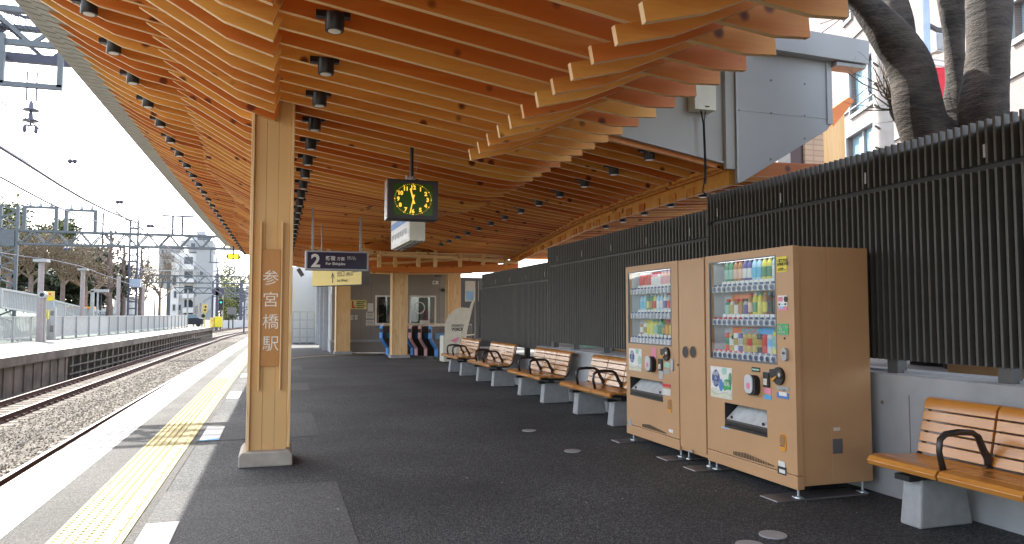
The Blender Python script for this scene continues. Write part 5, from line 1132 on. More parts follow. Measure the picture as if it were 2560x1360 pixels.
# crates and tarps glimpsed under the fence
for a, b, z0, z1, m_, lb, ct in ((7.75, 8.35, .82, 1.02, 'tarp_blue', 'blue tarpaulin bundle behind the fence, nearest the machines', 'tarpaulin'), (8.5, 9.35, .82, .99, 'tarp_blue', 'long blue tarpaulin bundle behind the fence gap', 'tarpaulin'), (9.9, 10.1, .82, .98, 'tan_paint', 'small tan box beside the blue tarpaulin behind the fence', 'box'), (10.2, 10.55, .82, .97, 'wall_light', 'grey plastic bin behind the fence gap', 'bin'), (11.3, 11.5, .82, .98, 'mint', 'mint green packet behind the fence gap', 'box'), (11.55, 11.75, .82, .97, 'crate_tan', 'brown box at the far end of the fence gap', 'box')):
    g = MB(); g.box(4.82, a, z0, 5.1, b, z1); tag(g.build(ct.split()[-1] if ct != 'tarpaulin' else 'tarpaulin', m_, bevel=.02), lb, ct)
pl = thing('planter_wall', 'brown brick planter edge behind the near fence', 'planter', (5.6, 3.9, .78)); g = MB(); g.box(5.1, 3.6, .78, 6.6, 4.6, 1.05); g.build('box', 'tan_paint', pl, bevel=.01); g = MB(); g.box(5.2, 1.4, .78, 6.8, 3.55, 1.12); g.build('soil_side', 'bark', pl)
# ================================================================ OVERHEAD LINE
def frame_up(mb, x0, x1, Y, z0, z1, w_=.10):
    mb.bar((x0, Y, z0), (x0, Y, z1), w_*1.3); mb.bar((x1, Y, z0), (x1, Y, z1), w_*1.3); mb.bar((x0-.1, Y, z1), (x1+.1, Y, z1), w_)
def gantry(label, Y, x0, x1, zb, zt, bay, dep=.5, c=.09, mesh_top=False, mats='steel_grey'):
    t = thing('overhead_gantry', label, 'gantry', ((x0+x1)/2, Y, zb))
    g = MB()
    for y in (Y, Y+dep):
        g.bar((x0, y, zb), (x1, y, zb), c); g.bar((x0, y, zt), (x1, y, zt), c)
    g.build('chords', mats, t)
    g = MB(); n = int((x1-x0)/bay)
    for i in range(n):
        a = x0+bay*i; m_ = a+bay/2; b = a+bay
        for y in (Y, Y+dep): g.bar((a, y, zt), (m_, y, zb), c*.6); g.bar((m_, y, zb), (b, y, zt), c*.6)
        g.bar((a, Y, zb), (a, Y+dep, zb), c*.5); g.bar((a, Y, zt), (a, Y+dep, zt), c*.5); g.bar((a, Y, zt), (b, Y+dep, zt), c*.4)
    g.build('lacing', mats, t)
    return t
def insulator(t, x, Y, z, s=1.0, twin=True):
    g = MB(); g.bar((x-.12*s, Y, z), (x-.12*s, Y, z+.45*s), .035*s); g.bar((x+.12*s, Y, z), (x+.12*s, Y, z+.45*s), .035*s); g.bar((x-.12*s, Y, z-.38*s), (x-.12*s, Y, z), .035*s); g.bar((x+.12*s, Y, z-.38*s), (x+.12*s, Y, z), .035*s); g.bar((x-.09*s, Y, z-.38*s), (x+.09*s, Y, z-.38*s), .02*s)
    g.build('yoke', 'steel_dark', t)
    g = MB(); z1 = z-.40*s
    for k in range(2):
        q = z1-.30*s*k; g.lathe([(.03*s, q), (.055*s, q-.05*s), (.065*s, q-.16*s), (.09*s, q-.19*s), (.21*s, q-.235*s), (.20*s, q-.26*s), (.07*s, q-.26*s), (.03*s, q-.3*s)], (x, Y, 0), 14)
    g.build('insulator', 'porcelain', t, smooth=True)
    g = MB(); q = z1-.62*s; g.bar((x, Y, q+.06*s), (x, Y, q-.04*s), .05*s); g.bar((x-.14*s, Y, q-.06*s), (x+.14*s, Y, q-.06*s), .035*s)
    for sx in (-.14, .14): g.lathe([(.03*s, q-.26*s), (.05*s, q-.22*s), (.05*s, q-.12*s), (.03*s, q-.06*s)], (x+sx*s, Y, 0), 8)
    g.build('clamp', 'steel_dark', t)
g1 = gantry('nearest steel lattice gantry with a mesh walkway, above the canopy eave', 14.6, -18, -1.6, 6.08, 6.66, 1.32, .95, .10)
g = MB()
for k in range(80): x = -8+.085*k; g.bar((x, 14.65, 6.62), (x, 15.5, 6.62), .010)
for k in range(12): y = 14.68+.075*k; g.bar((-8, y, 6.625), (-1.7, y, 6.625), .010)
for k in range(60): x = -8+.105*k; g.bar((x, 15.5, 6.15), (x, 15.5, 6.62), .008)
for k in range(6): g.bar((-8, 15.5, 6.18+.075*k), (-1.8, 15.5, 6.18+.075*k), .008)
g.build('mesh_floor', 'steel_dark', g1)
g = MB(); g.bar((-8, 15.55, 6.10), (-1.6, 15.55, 6.10), .12, .16); g.build('cable_tray', 'steel_dark', g1)
x0, x1 = at(5, 200, Y=14.6).x, at(152, 200, Y=14.6).x
g = MB(); g.bar((x0, 14.55, 6.2), (x0, 14.55, 5.33), .085); g.bar((x1, 14.55, 6.2), (x1, 14.55, 5.33), .085); g.bar((x0-.04, 14.55, 5.33), (x1+.04, 14.55, 5.33), .085); g.build('hanger_frame', 'steel_grey', g1)
insulator(g1, (x0+x1)/2+.02, 14.55, 5.30, .62)
g2 = gantry('middle steel lattice gantry spanning both tracks, carrying three portal frames', 52, -22, -1.0, 5.68, 6.48, 1.28, .5, .12)
g = MB()
frame_up(g, at(60, 540, Y=52).x, at(140, 540, Y=52).x, 52.1, 6.5, 7.95, .15); frame_up(g, at(165, 540, Y=52).x, at(238, 540, Y=52).x, 52.1, 6.5, 7.85, .15)
g.build('portal_frame', 'steel_grey', g2)
g = MB(); xa, xb_ = at(405, 545, Y=52).x, at(484, 545, Y=52).x; g.bar((xa, 52.1, 7.72), (xb_, 52.1, 7.72), .1)
for px in (432, 456): x = at(px, 545, Y=52).x; g.bar((x, 52.1, 6.5), (x, 52.1, 7.72), .12)
for x in (xa, xb_): g.bar((x, 52.1, 7.2), (x, 52.1, 7.72), .04)
g.build('portal_frame', 'steel_dark', g2)
g = MB()
for px, b in ((74, 7.95), (100, 7.95), (127, 7.95), (177, 7.85), (203, 7.85), (229, 7.85)):
    x = at(px, 540, Y=52).x; g.lathe([(.05, b), (.10, b+.1), (.06, b+.3), (.03, b+.38)], (x, 52.1, 0), 8)
g.build('pin_insulators', 'galvanised', g2)
g = MB(); g.box(-22.2, 51.8, 5.45, -13.6, 52.7, 6.5) if False else g.box(at(0, 590, Y=52).x-2, 51.85, 5.5, at(38, 590, Y=52).x, 52.6, 6.45); g.build('beam_box', 'steel_grey', g2)
g = MB(); xc = at(17, 700, Y=52).x
for dx in (-.45, .45): g.bar((xc+dx, 52, -1.0), (xc+dx, 52, 8.0), .17)
for k in range(12): g.bar((xc-.45, 52, -1+.75*k), (xc+.45, 52, -.6+.75*k), .09); g.bar((xc+.45, 52, -.6+.75*k), (xc-.45, 52, -.25+.75*k), .09)
g.build('lattice_post', 'steel_grey', g2)
g = MB()
for a, b in ((333, 371), (527, 563)):
    xa, xc2 = at(a, 620, Y=52).x, at(b, 620, Y=52).x; g.bar((xa, 52, 5.7), (xa, 52, 4.75), .07); g.bar((xc2, 52, 5.7), (xc2, 52, 4.75), .07); g.bar((xa-.1, 52, 4.75), (xc2+.1, 52, 4.75), .07)
g.build('hanger_frame', 'steel_grey', g2)
for px in (353, 545): insulator(g2, at(px, 640, Y=52).x, 51.9, 4.7, .75)
g3 = gantry('farther lattice gantry with a light blue box at its left post', 92, -13.9, -1.5, 4.95, 5.75, 1.5, .5, .13)
g = MB(); a = at(325, 704, Y=92); b = at(352, 716, Y=92); g.box(a.x, 91.7, b.z-.1, b.x, 92.4, a.z+.3); g.build('beam_box', 'pole_blue', g3)
g = MB(); xc = at(330, 740, Y=92).x
for dx in (-.4, .4): g.bar((xc+dx, 92.2, -1.4), (xc+dx, 92.2, 12.0), .2)
for k in range(17): g.bar((xc-.4, 92.2, -1+.75*k), (xc+.4, 92.2, -1+.75*k), .14)
g.build('lattice_post', 'steel_dark', g3)
g = MB(); xa, xb_ = at(558, 670, Y=92).x, at(601, 670, Y=92).x; zz = at(580, 668, Y=92).z; g.bar((xa, 92, zz), (xb_, 92, zz), .1)
for px in (573, 586): x = at(px, 670, Y=92).x; g.bar((x, 92, 5.75), (x, 92, zz), .12)
g.build('portal_frame', 'steel_dark', g3)
g = MB(); xa, xb_ = at(345, 676, Y=92).x, at(560, 678, Y=92).x; zz = at(400, 676, Y=92).z; g.bar((xa, 92, zz), (xb_, 92, zz), .09); g.build('cross_arm', 'galvanised', g3)
g4 = gantry('fourth lattice gantry beyond the end of the opposite platform', 120, -14.5, -1.5, 4.5, 5.3, 1.6, .5, .14)
g = MB(); xc = at(421, 750, Y=120).x; g.bar((xc, 120, -1.5), (xc, 120, 9), .5); g.build('post', 'steel_grey', g4)
g = MB(); xc = at(542, 780, Y=120).x; g.bar((xc, 120, -1.5), (xc, 120, 7.5), .4); g.box(xc-.5, 119.8, 4.2, xc+1.0, 120.3, 5.2); g.build('post', 'steel_dark', g4)
g5 = gantry('most distant lattice gantry near the track curve', 160, -16, 4, 4.9, 5.7, 2.0, .5, .16)
g = MB(); 
for px in (530, 603): xc = at(px, 780, Y=160).x; g.bar((xc, 160, -1.5), (xc, 160, 8), .45)
g.build('post', 'steel_dark', g5)
for Y, za in ((200, 5.0), (240, 5.6)):
    g = MB()
    for dz in (0, 1.2, 2.4): g.bar((-14, Y, za+dz), (3, Y, za+dz), .16)
    for px in (535, 560, 600): x = at(px, 780, Y=Y).x; g.bar((x, Y, -1.5), (x, Y, za+4), .4)
    tag(g.build('overhead_gantry', 'steel_dark'), 'dark wire-carrying frame above the far curve' if Y == 200 else 'dark wire-carrying frame farthest away above the curve', 'gantry')
# wires: each follows its own track line, placed where it hangs
def wire(label, pts, r, X=None, mat='steel_dark'):
    P = [at(px, py, X=x) for px, py, x in pts]; Q = []
    for a, b in zip(P, P[1:]):
        for k in range(4): Q.append(a.lerp(b, k/4))
    Q.append(P[-1]); g = MB(); g.tube(Q, r, 5); o = g.build('overhead_wire', mat); tag(o, label, 'cable', 'wires over the tracks'); return o
wire('thick black overhead cable descending across the white sky', [(-60, 330, -5.0), (0, 368, -5.0), (75, 415, -5.0), (150, 463, -5.0), (210, 498, -5.0), (270, 528, -5.0), (330, 552, -5.0), (400, 571, -5.0), (470, 575, -5.0)], .032)
wire('thin overhead wire just above the thick black cable', [(-60, 325, -5.1), (0, 363, -5.1), (80, 412, -5.1), (170, 466, -5.1), (230, 500, -5.1), (290, 530, -5.1)], .010)
wire('dark cable below the thick one, reaching the middle gantry', [(-40, 425, -7.5), (0, 442, -7.5), (60, 475, -7.5), (120, 507, -7.5), (190, 538, -7.5), (260, 560, -7.5), (345, 570, -7.5)], .032)
wire('left one of the twin thin contact wires under the insulator', [(-80, 200, -4.25), (0, 265, -4.25), (65, 310, -4.25), (150, 390, -4.25), (260, 500, -4.2), (360, 590, -4.1), (470, 680, -4.0), (560, 740, -3.9)], .011)
wire('right one of the twin thin contact wires under the insulator', [(-80, 185, -4.05), (0, 252, -4.05), (85, 310, -4.05), (180, 402, -4.05), (290, 515, -4.0), (400, 610, -3.9), (500, 700, -3.8), (580, 750, -3.7)], .011)
wire('contact wire passing behind the middle gantry towards the curve', [(290, 530, -5.0), (380, 590, -5.0), (450, 640, -5.0), (520, 690, -4.8), (600, 745, -4.2)], .022)
wire('contact wire from the small portal frame down to the curve', [(408, 567, -6.0), (440, 610, -6.0), (480, 650, -6.0), (530, 690, -6.0), (590, 722, -5.5)], .028)
wire('contact wire from the right of the small portal frame', [(484, 570, -5.4), (520, 615, -5.4), (560, 660, -5.2), (610, 700, -5.0)], .025)
wire('low cable sagging along the opposite platform', [(0, 632, -13.5), (60, 641, -13.5), (130, 650, -13.3), (200, 665, -13.0), (260, 688, -12.6), (330, 712, -12.2), (400, 730, -12)], .03)
for k, (px, py, X_) in enumerate(((175, 403, -4.12), (187, 403, -4.0), (294, 505, -4.1), (303, 505, -4.0), (371, 565, -4.0), (380, 565, -3.9), (164, 622, -9), (172, 622, -8.8))):
    p = at(px, py, X=X_); r = .05*p.y/30+.02; g = MB(); g.lathe([(r*.3, -r), (r*.85, -r*.55), (r, 0), (r*.85, r*.55), (r*.3, r)], tuple(p), 8)
    tag(g.build('wire_insulator', 'steel_dark', smooth=True), ['left', 'right'][k % 2]+' one of a pair of small dark wire insulators, '+['nearest pair high in the sky', 'second pair', 'third pair above the middle gantry', 'pair before the trees'][k//2], 'insulator', 'wire insulators')
# ================================================================ OPPOSITE PLATFORM FURNITURE
def ffx(y): return lerp(ff, y)
fz = thing('platform_fence', 'long white metal fence at the back of the opposite platform', 'fence', (-12, 40, 0))
g = MB(); ys3 = [14+72*i/60 for i in range(61)]
def paneled(nm, y0, y1, mat, z0, z1, off=0):
    g = MB(); y = y0
    while y < y1-.1:
        y2 = min(y+1.95, y1); a = Vector((ffx(y)+off, y+.04, 0)); b = Vector((ffx(y2)+off, y2-.04, 0)); g.add([(a.x, a.y, z0), (b.x, b.y, z0), (b.x, b.y, z1), (a.x, a.y, z1), (a.x-.03, a.y, z0), (b.x-.03, b.y, z0), (b.x-.03, b.y, z1), (a.x-.03, a.y, z1)], [(0, 1, 2, 3), (7, 6, 5, 4), (0, 4, 5, 1), (3, 2, 6, 7)]); y += 2
    return g.build(nm, mat, fz)
paneled('solid_panel', 46, 56, 'fence_white', .15, 1.22); paneled('grey_panel', 56, 74, 'fence_panel', .15, 1.22); paneled('solid_panel', 74, 85.5, 'fence_white', .1, 1.2)
g = MB(); y = 20
while y < 46:
    x = ffx(y); g.bar((x, y, .18), (x, y, 1.2), .035); y += .16
tag(g.build('bars', 'fence_white', fz), kind='stuff')
for i in range(33):
    y = 20+2*i; g = MB(); g.bar((ffx(y)+.02, y, 0), (ffx(y)+.02, y, 1.26), .10); g.build('post', 'fence_white', fz)
g = MB()
for i in range(33):
    y = 20+2*i; y2 = y+2
    for z in (.16, 1.23): g.bar((ffx(y), y, z), (ffx(y2), y2, z), .07)
g.build('rails', 'fence_white', fz)
def pole(name, label, cat, px, pyb, pyt, Y, r, mat, rt=None, cap=None):
    b = at(px, pyb, Y=Y); tz = at(px, pyt, Y=Y).z; g = MB(); z0 = min(b.z, 0 if Y < 88 else -1.4); g.lathe([(r, z0), (rt or r, tz)], (b.x, Y, 0), 10)
    o = g.build(name, mat, auto=40); tag(o, label, cat)
    if cap: g = MB(); g.box(b.x-r*1.9, Y-r*2, tz, b.x+r*1.9, Y+r*2, tz+.13); g.build('cap', cap, o)
    return o, b, tz
pole('platform_light_pole', 'tall pinkish white pole with flat cap at the back of the opposite platform', 'pole', 97, 857, 655, 42.5, .16, 'pole_white', .13, 'fence_white')
pole('platform_light_pole', 'second pinkish white pole with flat cap, behind the opposite fence', 'pole', 204, 800, 676, 56, .15, 'pole_white', .13, 'fence_white')
pole('platform_light_pole', 'third slim pinkish pole, left of the lattice post', 'pole', 294, 800, 690, 66, .14, 'pole_white')
pole('platform_light_pole', 'fourth slim pinkish pole, right of the lattice post', 'pole', 357, 800, 715, 80, .14, 'pole_white')
o, b, tz = pole('camera_pole', 'grey pole with a round dark camera beside the tall pinkish pole', 'pole', 107, 856, 735, 42.8, .11, 'pole_concrete')
g = MB(); g.lathe([(.17, -.25), (.17, .2), (.1, .22)], (b.x, 42.6, tz-.05), 14, 'y'); g.build('camera', 'galvanised', o); g = MB(); g.lathe([(.10, -.26), (.10, -.255)], (b.x, 42.6, tz-.05), 14, 'y'); g.build('lens', 'black', o)
o, b, tz = pole('sign_post', 'slim blue post with small plate behind the opposite fence', 'post', 130, 840, 752, 50, .06, 'pole_blue')
p = at(118, 740, Y=43.2); g = MB(); g.box(p.x-.32, 43.2, p.z-.25, p.x+.32, 43.25, p.z+.25); o = tag(g.build('warning_sign', 'sign_yellow'), 'cream and yellow sign beside the camera pole', 'sign'); g = MB(); g.box(p.x-.28, 43.18, p.z-.22, p.x+.28, 43.197, p.z-.06); g.build('band', 'label_yellow', o); g = MB(); g.lathe([(.05, 43.17), (.05, 43.197)], (p.x-.1, 0, p.z+.1), 8, 'y'); g.lathe([(.05, 43.17), (.05, 43.197)], (p.x+.12, 0, p.z+.1), 8, 'y'); g.build('symbols', 'red', o)
p = at(116, 785, Y=43.0); g = MB(); g.box(p.x-.18, 42.95, p.z-.25, p.x+.1, 43.05, p.z+.2); tag(g.build('small_sign', 'label_yellow'), 'small yellow box low on the camera pole', 'sign')
ga = thing('portal_frame', 'white square portal frame standing on the slope', 'frame', tuple(at(230, 780, Y=62))); c = Vector(ga.location); g = MB(); q = at(268, 727, Y=62); g.bar((c.x, 62, c.z-.5), (c.x, 62, q.z), .22); g.bar((c.x-.1, 62, q.z), (q.x+.1, 62, q.z), .22); g.bar((c.x+.35, 62, c.z-.5), (c.x+.35, 62, q.z), .10); g.build('frame', 'fence_white', ga)
p = at(270, 760, Y=46); g = MB(); g.box(-11.75, 46, 0, -11.45, 46.3, 1.75); o = tag(g.build('equipment_box', 'fence_white'), 'tall white equipment box at the middle of the opposite fence', 'box'); g = MB(); g.box(-11.68, 45.98, 1.3, -11.52, 45.999, 1.55); g.box(-11.68, 45.98, .4, -11.52, 45.999, .75); g.build('plates', 'frame_grey', o)
yb = thing('end_barrier', 'yellow barrier boxes at the far end of the opposite platform', 'barrier', (-6.9, 84.5, 0)); a = at(525, 797, Y=84); b = at(540, 797, Y=84); g = MB(); g.box(a.x, 84, 0, a.x+.45, 84.1, 1.0); g.build('sign', 'sign_yellow', yb); g = MB(); g.box(b.x-.2, 84, 0, b.x+.6, 84.6, 1.1); g.build('box', 'label_yellow', yb); g = MB(); g.lathe([(.12, 83.97), (.12, 83.99)], (a.x+.2, 0, .7), 10, 'y'); g.build('mark', 'orange', yb)
# fence on top of the slope
tf = thing('slope_fence', 'pale bar fence running down along the top of the grey green slope', 'fence', (-21, 60, 3.5)); g = MB(); g2_ = MB()
pf = [at(0, 768, Y=46), at(90, 782, Y=56), at(160, 796, Y=68), at(230, 806, Y=82), at(310, 816, Y=105)]; tops = [at(0, 722, Y=46), at(90, 738, Y=56), at(160, 758, Y=68), at(230, 774, Y=82), at(310, 790, Y=105)]
for (p, q), (u, v) in zip(zip(pf, pf[1:]), zip(tops, tops[1:])):
    for k in range(22):
        t_ = k/22; a = p.lerp(q, t_); b = u.lerp(v, t_); g.bar((a.x, a.y, a.z), (a.x, a.y, b.z), .07); 
    g2_.bar(p, q, .1); g2_.bar((u.x, u.y, u.z), (v.x, v.y, v.z), .12); g2_.bar(p, (p.x, p.y, u.z), .16)
tag(g.build('bars', 'fence_white', tf), kind='stuff'); g2_.build('rails', 'fence_white', tf)
g = MB(); random.seed(3)
for k in range(1500):
    t_ = .5+.5*random.random(); i = min(3, int(t_*4)); p = pf[i].lerp(pf[i+1], t_*4-i); x = p.x+random.uniform(-.3, 1.6); z = p.z-.15-random.random()*.3; h = random.uniform(.2, .6); a = random.uniform(0, 6.28)
    g.add([(x, p.y, z), (x+.06*math.cos(a), p.y+.06*math.sin(a), z), (x+random.uniform(-.2, .2), p.y+random.uniform(-.2, .2), z+h)], [(0, 1, 2)])
tag(g.build('dry_grass', 'grass_dry'), 'dry yellow grass along the top of the slope', 'grass', kind='stuff')
g = MB(); p = at(190, 770, Y=80); g.box(p.x-1.6, 79, p.z-1.2, p.x+1.6, 80, p.z+.1); o = tag(g.build('parked_van', 'white_paint', bevel=.2), 'white vehicle with orange stripe half seen behind the slope fence', 'van'); g = MB(); g.box(p.x-1.7, 78.95, p.z-.1, p.x+1.7, 80.05, p.z+.14); g.build('stripe', 'orange', o)
# ================================================================ TREES
def grow(mb, p, d, L, r, depth, tips, spread=.6, up=.25, kids=3, seg=4, wig=.18, taper=.6, minr=.012):
    pts = [p.copy()]; rs = [r]; q = p.copy(); dd = d.copy()
    for i in range(seg):
        dd = (dd+Vector((random.uniform(-wig, wig), random.uniform(-wig, wig), random.uniform(-wig, wig)+up*.15))).normalized(); q = q+dd*(L/seg); pts.append(q.copy()); rs.append(r*(1-(1-taper)*(i+1)/seg))
    mb.tube(pts, rs, 7 if r > .08 else (5 if r > .03 else 3), cap=False)
    if depth == 0 or rs[-1] < minr: tips.append(q); return
    for k in range(kids):
        i = random.randint(1, seg) if k else seg; a = Vector((random.uniform(-1, 1), random.uniform(-1, 1), random.uniform(-.3, .9))).normalized(); nd = (dd*(1-spread)+a*spread+Vector((0, 0, up))).normalized()
        grow(mb, pts[i], nd, L*random.uniform(.55, .8), rs[i]*random.uniform(.5, .7), depth-1, tips, spread, up, kids, seg, wig, taper, minr)
def leaves(mb, c, R, n, s, mats=1):
    for k in range(n):
        v = Vector((random.gauss(0, 1), random.gauss(0, 1), random.gauss(0, 1))).normalized(); p = c+Vector((v.x*R.x, v.y*R.y, v.z*R.z))*random.uniform(.45, 1.0)
        a = Vector((random.uniform(-1, 1), random.uniform(-1, 1), random.uniform(-1, 1))).normalized(); b = a.cross(v).normalized() if abs(a.dot(v)) < .98 else Vector((1, 0, 0)); z = s*random.uniform(.5, 1.3)
        mb.cm = random.randrange(mats); mb.add([p-a*z, p+b*z*.5, p+a*z, p-b*z*.5], [(0, 1, 2, 3)])
def evergreen(label, base, H, W_, seed, mats=('leaf_dark', 'leaf_mid'), n=7000, s=.32, low=.15):
    random.seed(seed); t = thing('evergreen_tree', label, 'tree', tuple(base), 0, 'evergreen trees behind the slope'); b = Vector(base)
    g = MB(); tips = []; g.tube([b, b+Vector((0, 0, H*.45)), b+Vector((W_*.05, 0, H*.8))], [.35, .22, .08], 7); g.build('trunk', 'bark_far', t)
    g = MB()
    for k in range(26):
        a = random.uniform(0, 2*PI); h = low+(1-low)*random.random(); w_ = W_*.5*math.sin(PI*min(1, (1.1-h)*.85+.1))*random.uniform(.4, 1); c = b+Vector((math.cos(a)*w_, math.sin(a)*w_, H*h*.92)); r = H*random.uniform(.09, .17)
        leaves(g, c, Vector((r*1.2, r*1.2, r)), n//26, s, 2)
    g.build('crown', list(mats), t); return t
def bare(label, base, H, seed, mat='bark_far', depth=3, kids=4, spread=.65, r=.22, lean=0, dry=0, up=.3, pollard=False):
    random.seed(seed); t = thing('bare_tree', label, 'tree', tuple(base), 0, 'bare trees beyond the opposite fence'); b = Vector(base); g = MB(); tips = []
    if pollard:
        top = b+Vector((lean, 0, H)); pts = [b.lerp(top, k/8)+Vector((random.uniform(-.08, .08), 0, 0)) for k in range(9)]; g.tube(pts, [r*(1-.7*k/8)+.03 for k in range(9)], 8)
        g.build('trunk', mat, t); g = MB()
        for k in range(26):
            h = .22+.76*k/26; p = b.lerp(top, h); a = random.uniform(0, 2*PI); L_ = H*.21*(1.15-h)*random.uniform(.7, 1.2)
            q = p+Vector((math.cos(a), math.sin(a)*.6, .28)).normalized()*L_; q2 = q+Vector((math.cos(a)*.3, 0, .8)).normalized()*L_*.45
            g.tube([p, q, q2], [r*.32, r*.24, r*.20], 5); g.lathe([(.02, -.1), (r*.42, 0), (r*.36, .12), (.02, .2)], tuple(q2), 6)
            for m_ in range(6): v = Vector((random.uniform(-1, 1), random.uniform(-1, 1), random.uniform(0, 1.4))).normalized(); g.tube([q2, q2+v*random.uniform(.3, .7)], [.025, .008], 3)
            for m_ in range(2): v = Vector((random.uniform(-1, 1), random.uniform(-1, 1), random.uniform(.2, 1))).normalized(); u = p.lerp(q, random.random()); g.tube([u, u+v*random.uniform(.3, .7)], [.05, .02], 3)
        g.build('crown', mat, t); return t
    g.tube([b, b+Vector((lean*.4, 0, H*.35))], [r, r*.8], 8); g.build('trunk', mat, t); g = MB()
    for k in range(5): a = 2*PI*k/5+random.random(); grow(g, b+Vector((lean*.4, 0, H*(.25+.025*k))), Vector((math.cos(a)*.6, math.sin(a)*.6, .8)).normalized(), H*.30, r*.55, depth, tips, spread, up, kids, 3, .42, .6)
    if dry:
        for q in tips: leaves(g, q, Vector((.5, .5, .4)), dry*3, .075, 1)
    g.build('crown', 'twig' if dry else mat, t); return t
def G(px, py, Y): return at(px, py, Y=Y)
evergreen('large evergreen at the left picture edge behind the gantry post', G(30, 760, 95), 11.8, 13, 11, n=13000, s=.26)
evergreen('tall evergreen left of the first portal frame', G(-60, 760, 90), 13, 12, 12, n=7000, s=.26)
evergreen('broad evergreen crown behind the bare twiggy trees', G(150, 775, 105), 10.3, 15, 13, n=13000, s=.26)
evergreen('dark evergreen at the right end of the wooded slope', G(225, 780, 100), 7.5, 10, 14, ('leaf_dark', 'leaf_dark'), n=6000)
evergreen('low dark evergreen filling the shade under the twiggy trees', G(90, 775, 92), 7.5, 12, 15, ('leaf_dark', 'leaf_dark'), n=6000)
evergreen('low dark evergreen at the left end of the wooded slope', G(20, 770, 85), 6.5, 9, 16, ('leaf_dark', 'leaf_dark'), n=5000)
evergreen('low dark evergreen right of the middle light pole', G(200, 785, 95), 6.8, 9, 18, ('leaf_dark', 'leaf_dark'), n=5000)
bare('bare twiggy tree with tan branches, left of the tall pinkish pole', G(75, 775, 75), 8.6, 21, dry=5, depth=3)
bare('bare twiggy tree with tan branches, between the two pinkish poles', G(155, 780, 78), 8.8, 22, dry=6, depth=3)
bare('bare twiggy tree with tan branches, right of the second pinkish pole', G(212, 785, 80), 7.6, 23, dry=5, depth=3)
bare('bare twiggy tree with tan branches at the far left edge', G(20, 770, 74), 8.4, 29, dry=5, depth=3)
bare('tall pollarded bare tree standing against the white sky', G(272, 792, 90), 9.4, 24, pollard=True, r=.34)
bare('pollarded bare tree just left of the dark lattice post', G(305, 800, 98), 9.0, 25, pollard=True, r=.30)
bare('slim bare tree right of the dark lattice post', G(350, 800, 105), 9.6, 26, pollard=True, r=.26)
bare('brownish bare tree in front of the white apartment block', G(398, 800, 110), 11, 27, dry=6, depth=3, up=.45, r=.2)
bare('brownish bare tree between lattice post and apartment block', G(355, 802, 112), 9, 28, dry=6, depth=3, up=.45, r=.2)
evergreen('grey green tree beyond the track curve under the blue building', G(580, 805, 210), 15, 9, 31, ('leaf_mid', 'leaf_dark'), n=3500, s=.4)
evergreen('light green roadside tree left of the grey signal board', G(562, 815, 190), 12, 5, 32, ('leaf_mid', 'leaf_mid'), n=2000, s=.35)
# ================================================================ FAR BUILDINGS (LEFT)
def windows(t, rects, Y, frame='shade_wall', pane='window_dark'):
    for (a, b, c, d) in rects:
        p = at(a, b, Y=Y); q = at(c, d, Y=Y); g = MB(); f = .12
        g.box(p.x-f, Y-.10, q.z-f, q.x+f, Y-.03, q.z); g.box(p.x-f, Y-.10, p.z, q.x+f, Y-.03, p.z+f); g.box(p.x-f, Y-.10, q.z, p.x, Y-.03, p.z); g.box(q.x, Y-.10, q.z, q.x+f, Y-.03, p.z)
        wf = g.build('window', frame, t); g = MB(); g.box(p.x, Y-.06, q.z, q.x, Y-.02, p.z); g.build('pane', pane, wf)
ap = thing('apartment_block', 'white six storey apartment block beyond the opposite platform', 'building', tuple(at(470, 792, Y=160)))
YA = 160
def abox(px0, py0, px1, py1, Y, dep, mat, nm='wall'):
    p = at(px0, py0, Y=Y); q = at(px1, py1, Y=Y); g = MB(); g.box(p.x, Y, q.z, q.x, Y+dep, p.z); return g.build(nm, mat, ap)
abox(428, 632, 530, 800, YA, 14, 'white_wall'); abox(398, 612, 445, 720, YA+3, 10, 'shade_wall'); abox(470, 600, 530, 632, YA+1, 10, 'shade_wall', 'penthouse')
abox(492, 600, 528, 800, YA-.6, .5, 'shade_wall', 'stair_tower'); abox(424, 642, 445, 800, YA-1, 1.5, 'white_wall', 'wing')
g = MB(); p = at(475, 604, Y=YA); 
g.lathe([(2.6, p.z-.5), (2.5, p.z+.4), (1.6, p.z+1.2), (.3, p.z+1.5)], (at(478, 600, Y=YA).x, YA+4, 0), 20); g.build('roof_dome', 'shade_wall', ap)
abox(494, 588, 526, 604, YA+2, .2, 'steel_grey', 'roof_screen')
for py in (640, 675, 712, 748, 770):
    abox(456, py+22, 484, py+34, YA-1.6, 1.6, 'white_wall', 'balcony'); abox(461, py+2, 482, py+20, YA-.02, .05, 'window_dark', 'balcony_door')
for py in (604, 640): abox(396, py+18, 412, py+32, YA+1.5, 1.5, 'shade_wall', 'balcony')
windows(ap, [(433, 690, 440, 712), (433, 762, 437, 776), (447, 762, 452, 776), (430, 640, 434, 654), (436, 728, 440, 744), (478, 608, 488, 622), (500, 615, 506, 622), (500, 678, 508, 688), (404, 624, 410, 636), (406, 640, 430, 648)], YA-1.05)
g = MB(); p = at(484, 757, Y=YA-3); q = at(527, 728, Y=YA-3); g.bar(p, q, .4, 1.6); g.box(at(505, 750, Y=YA-3).x, YA-3, at(505, 775, Y=YA-3).z, at(527, 750, Y=YA-3).x, YA-2.6, at(505, 748, Y=YA-3).z); g.build('outside_stairs', 'shade_wall', ap)
g = MB(); p = at(500, 582, Y=YA); g.lathe([(.9, p.z-1.0), (.9, p.z+.6)], (p.x, YA+3, 0), 10); g.lathe([(.1, p.z-3), (.1, p.z)], (p.x, YA+3, 0), 5); g.build('antenna', 'galvanised', ap)
bb = thing('blue_building', 'distant blue glass office building beyond the curve', 'building', tuple(at(578, 790, Y=420))); Y = 420
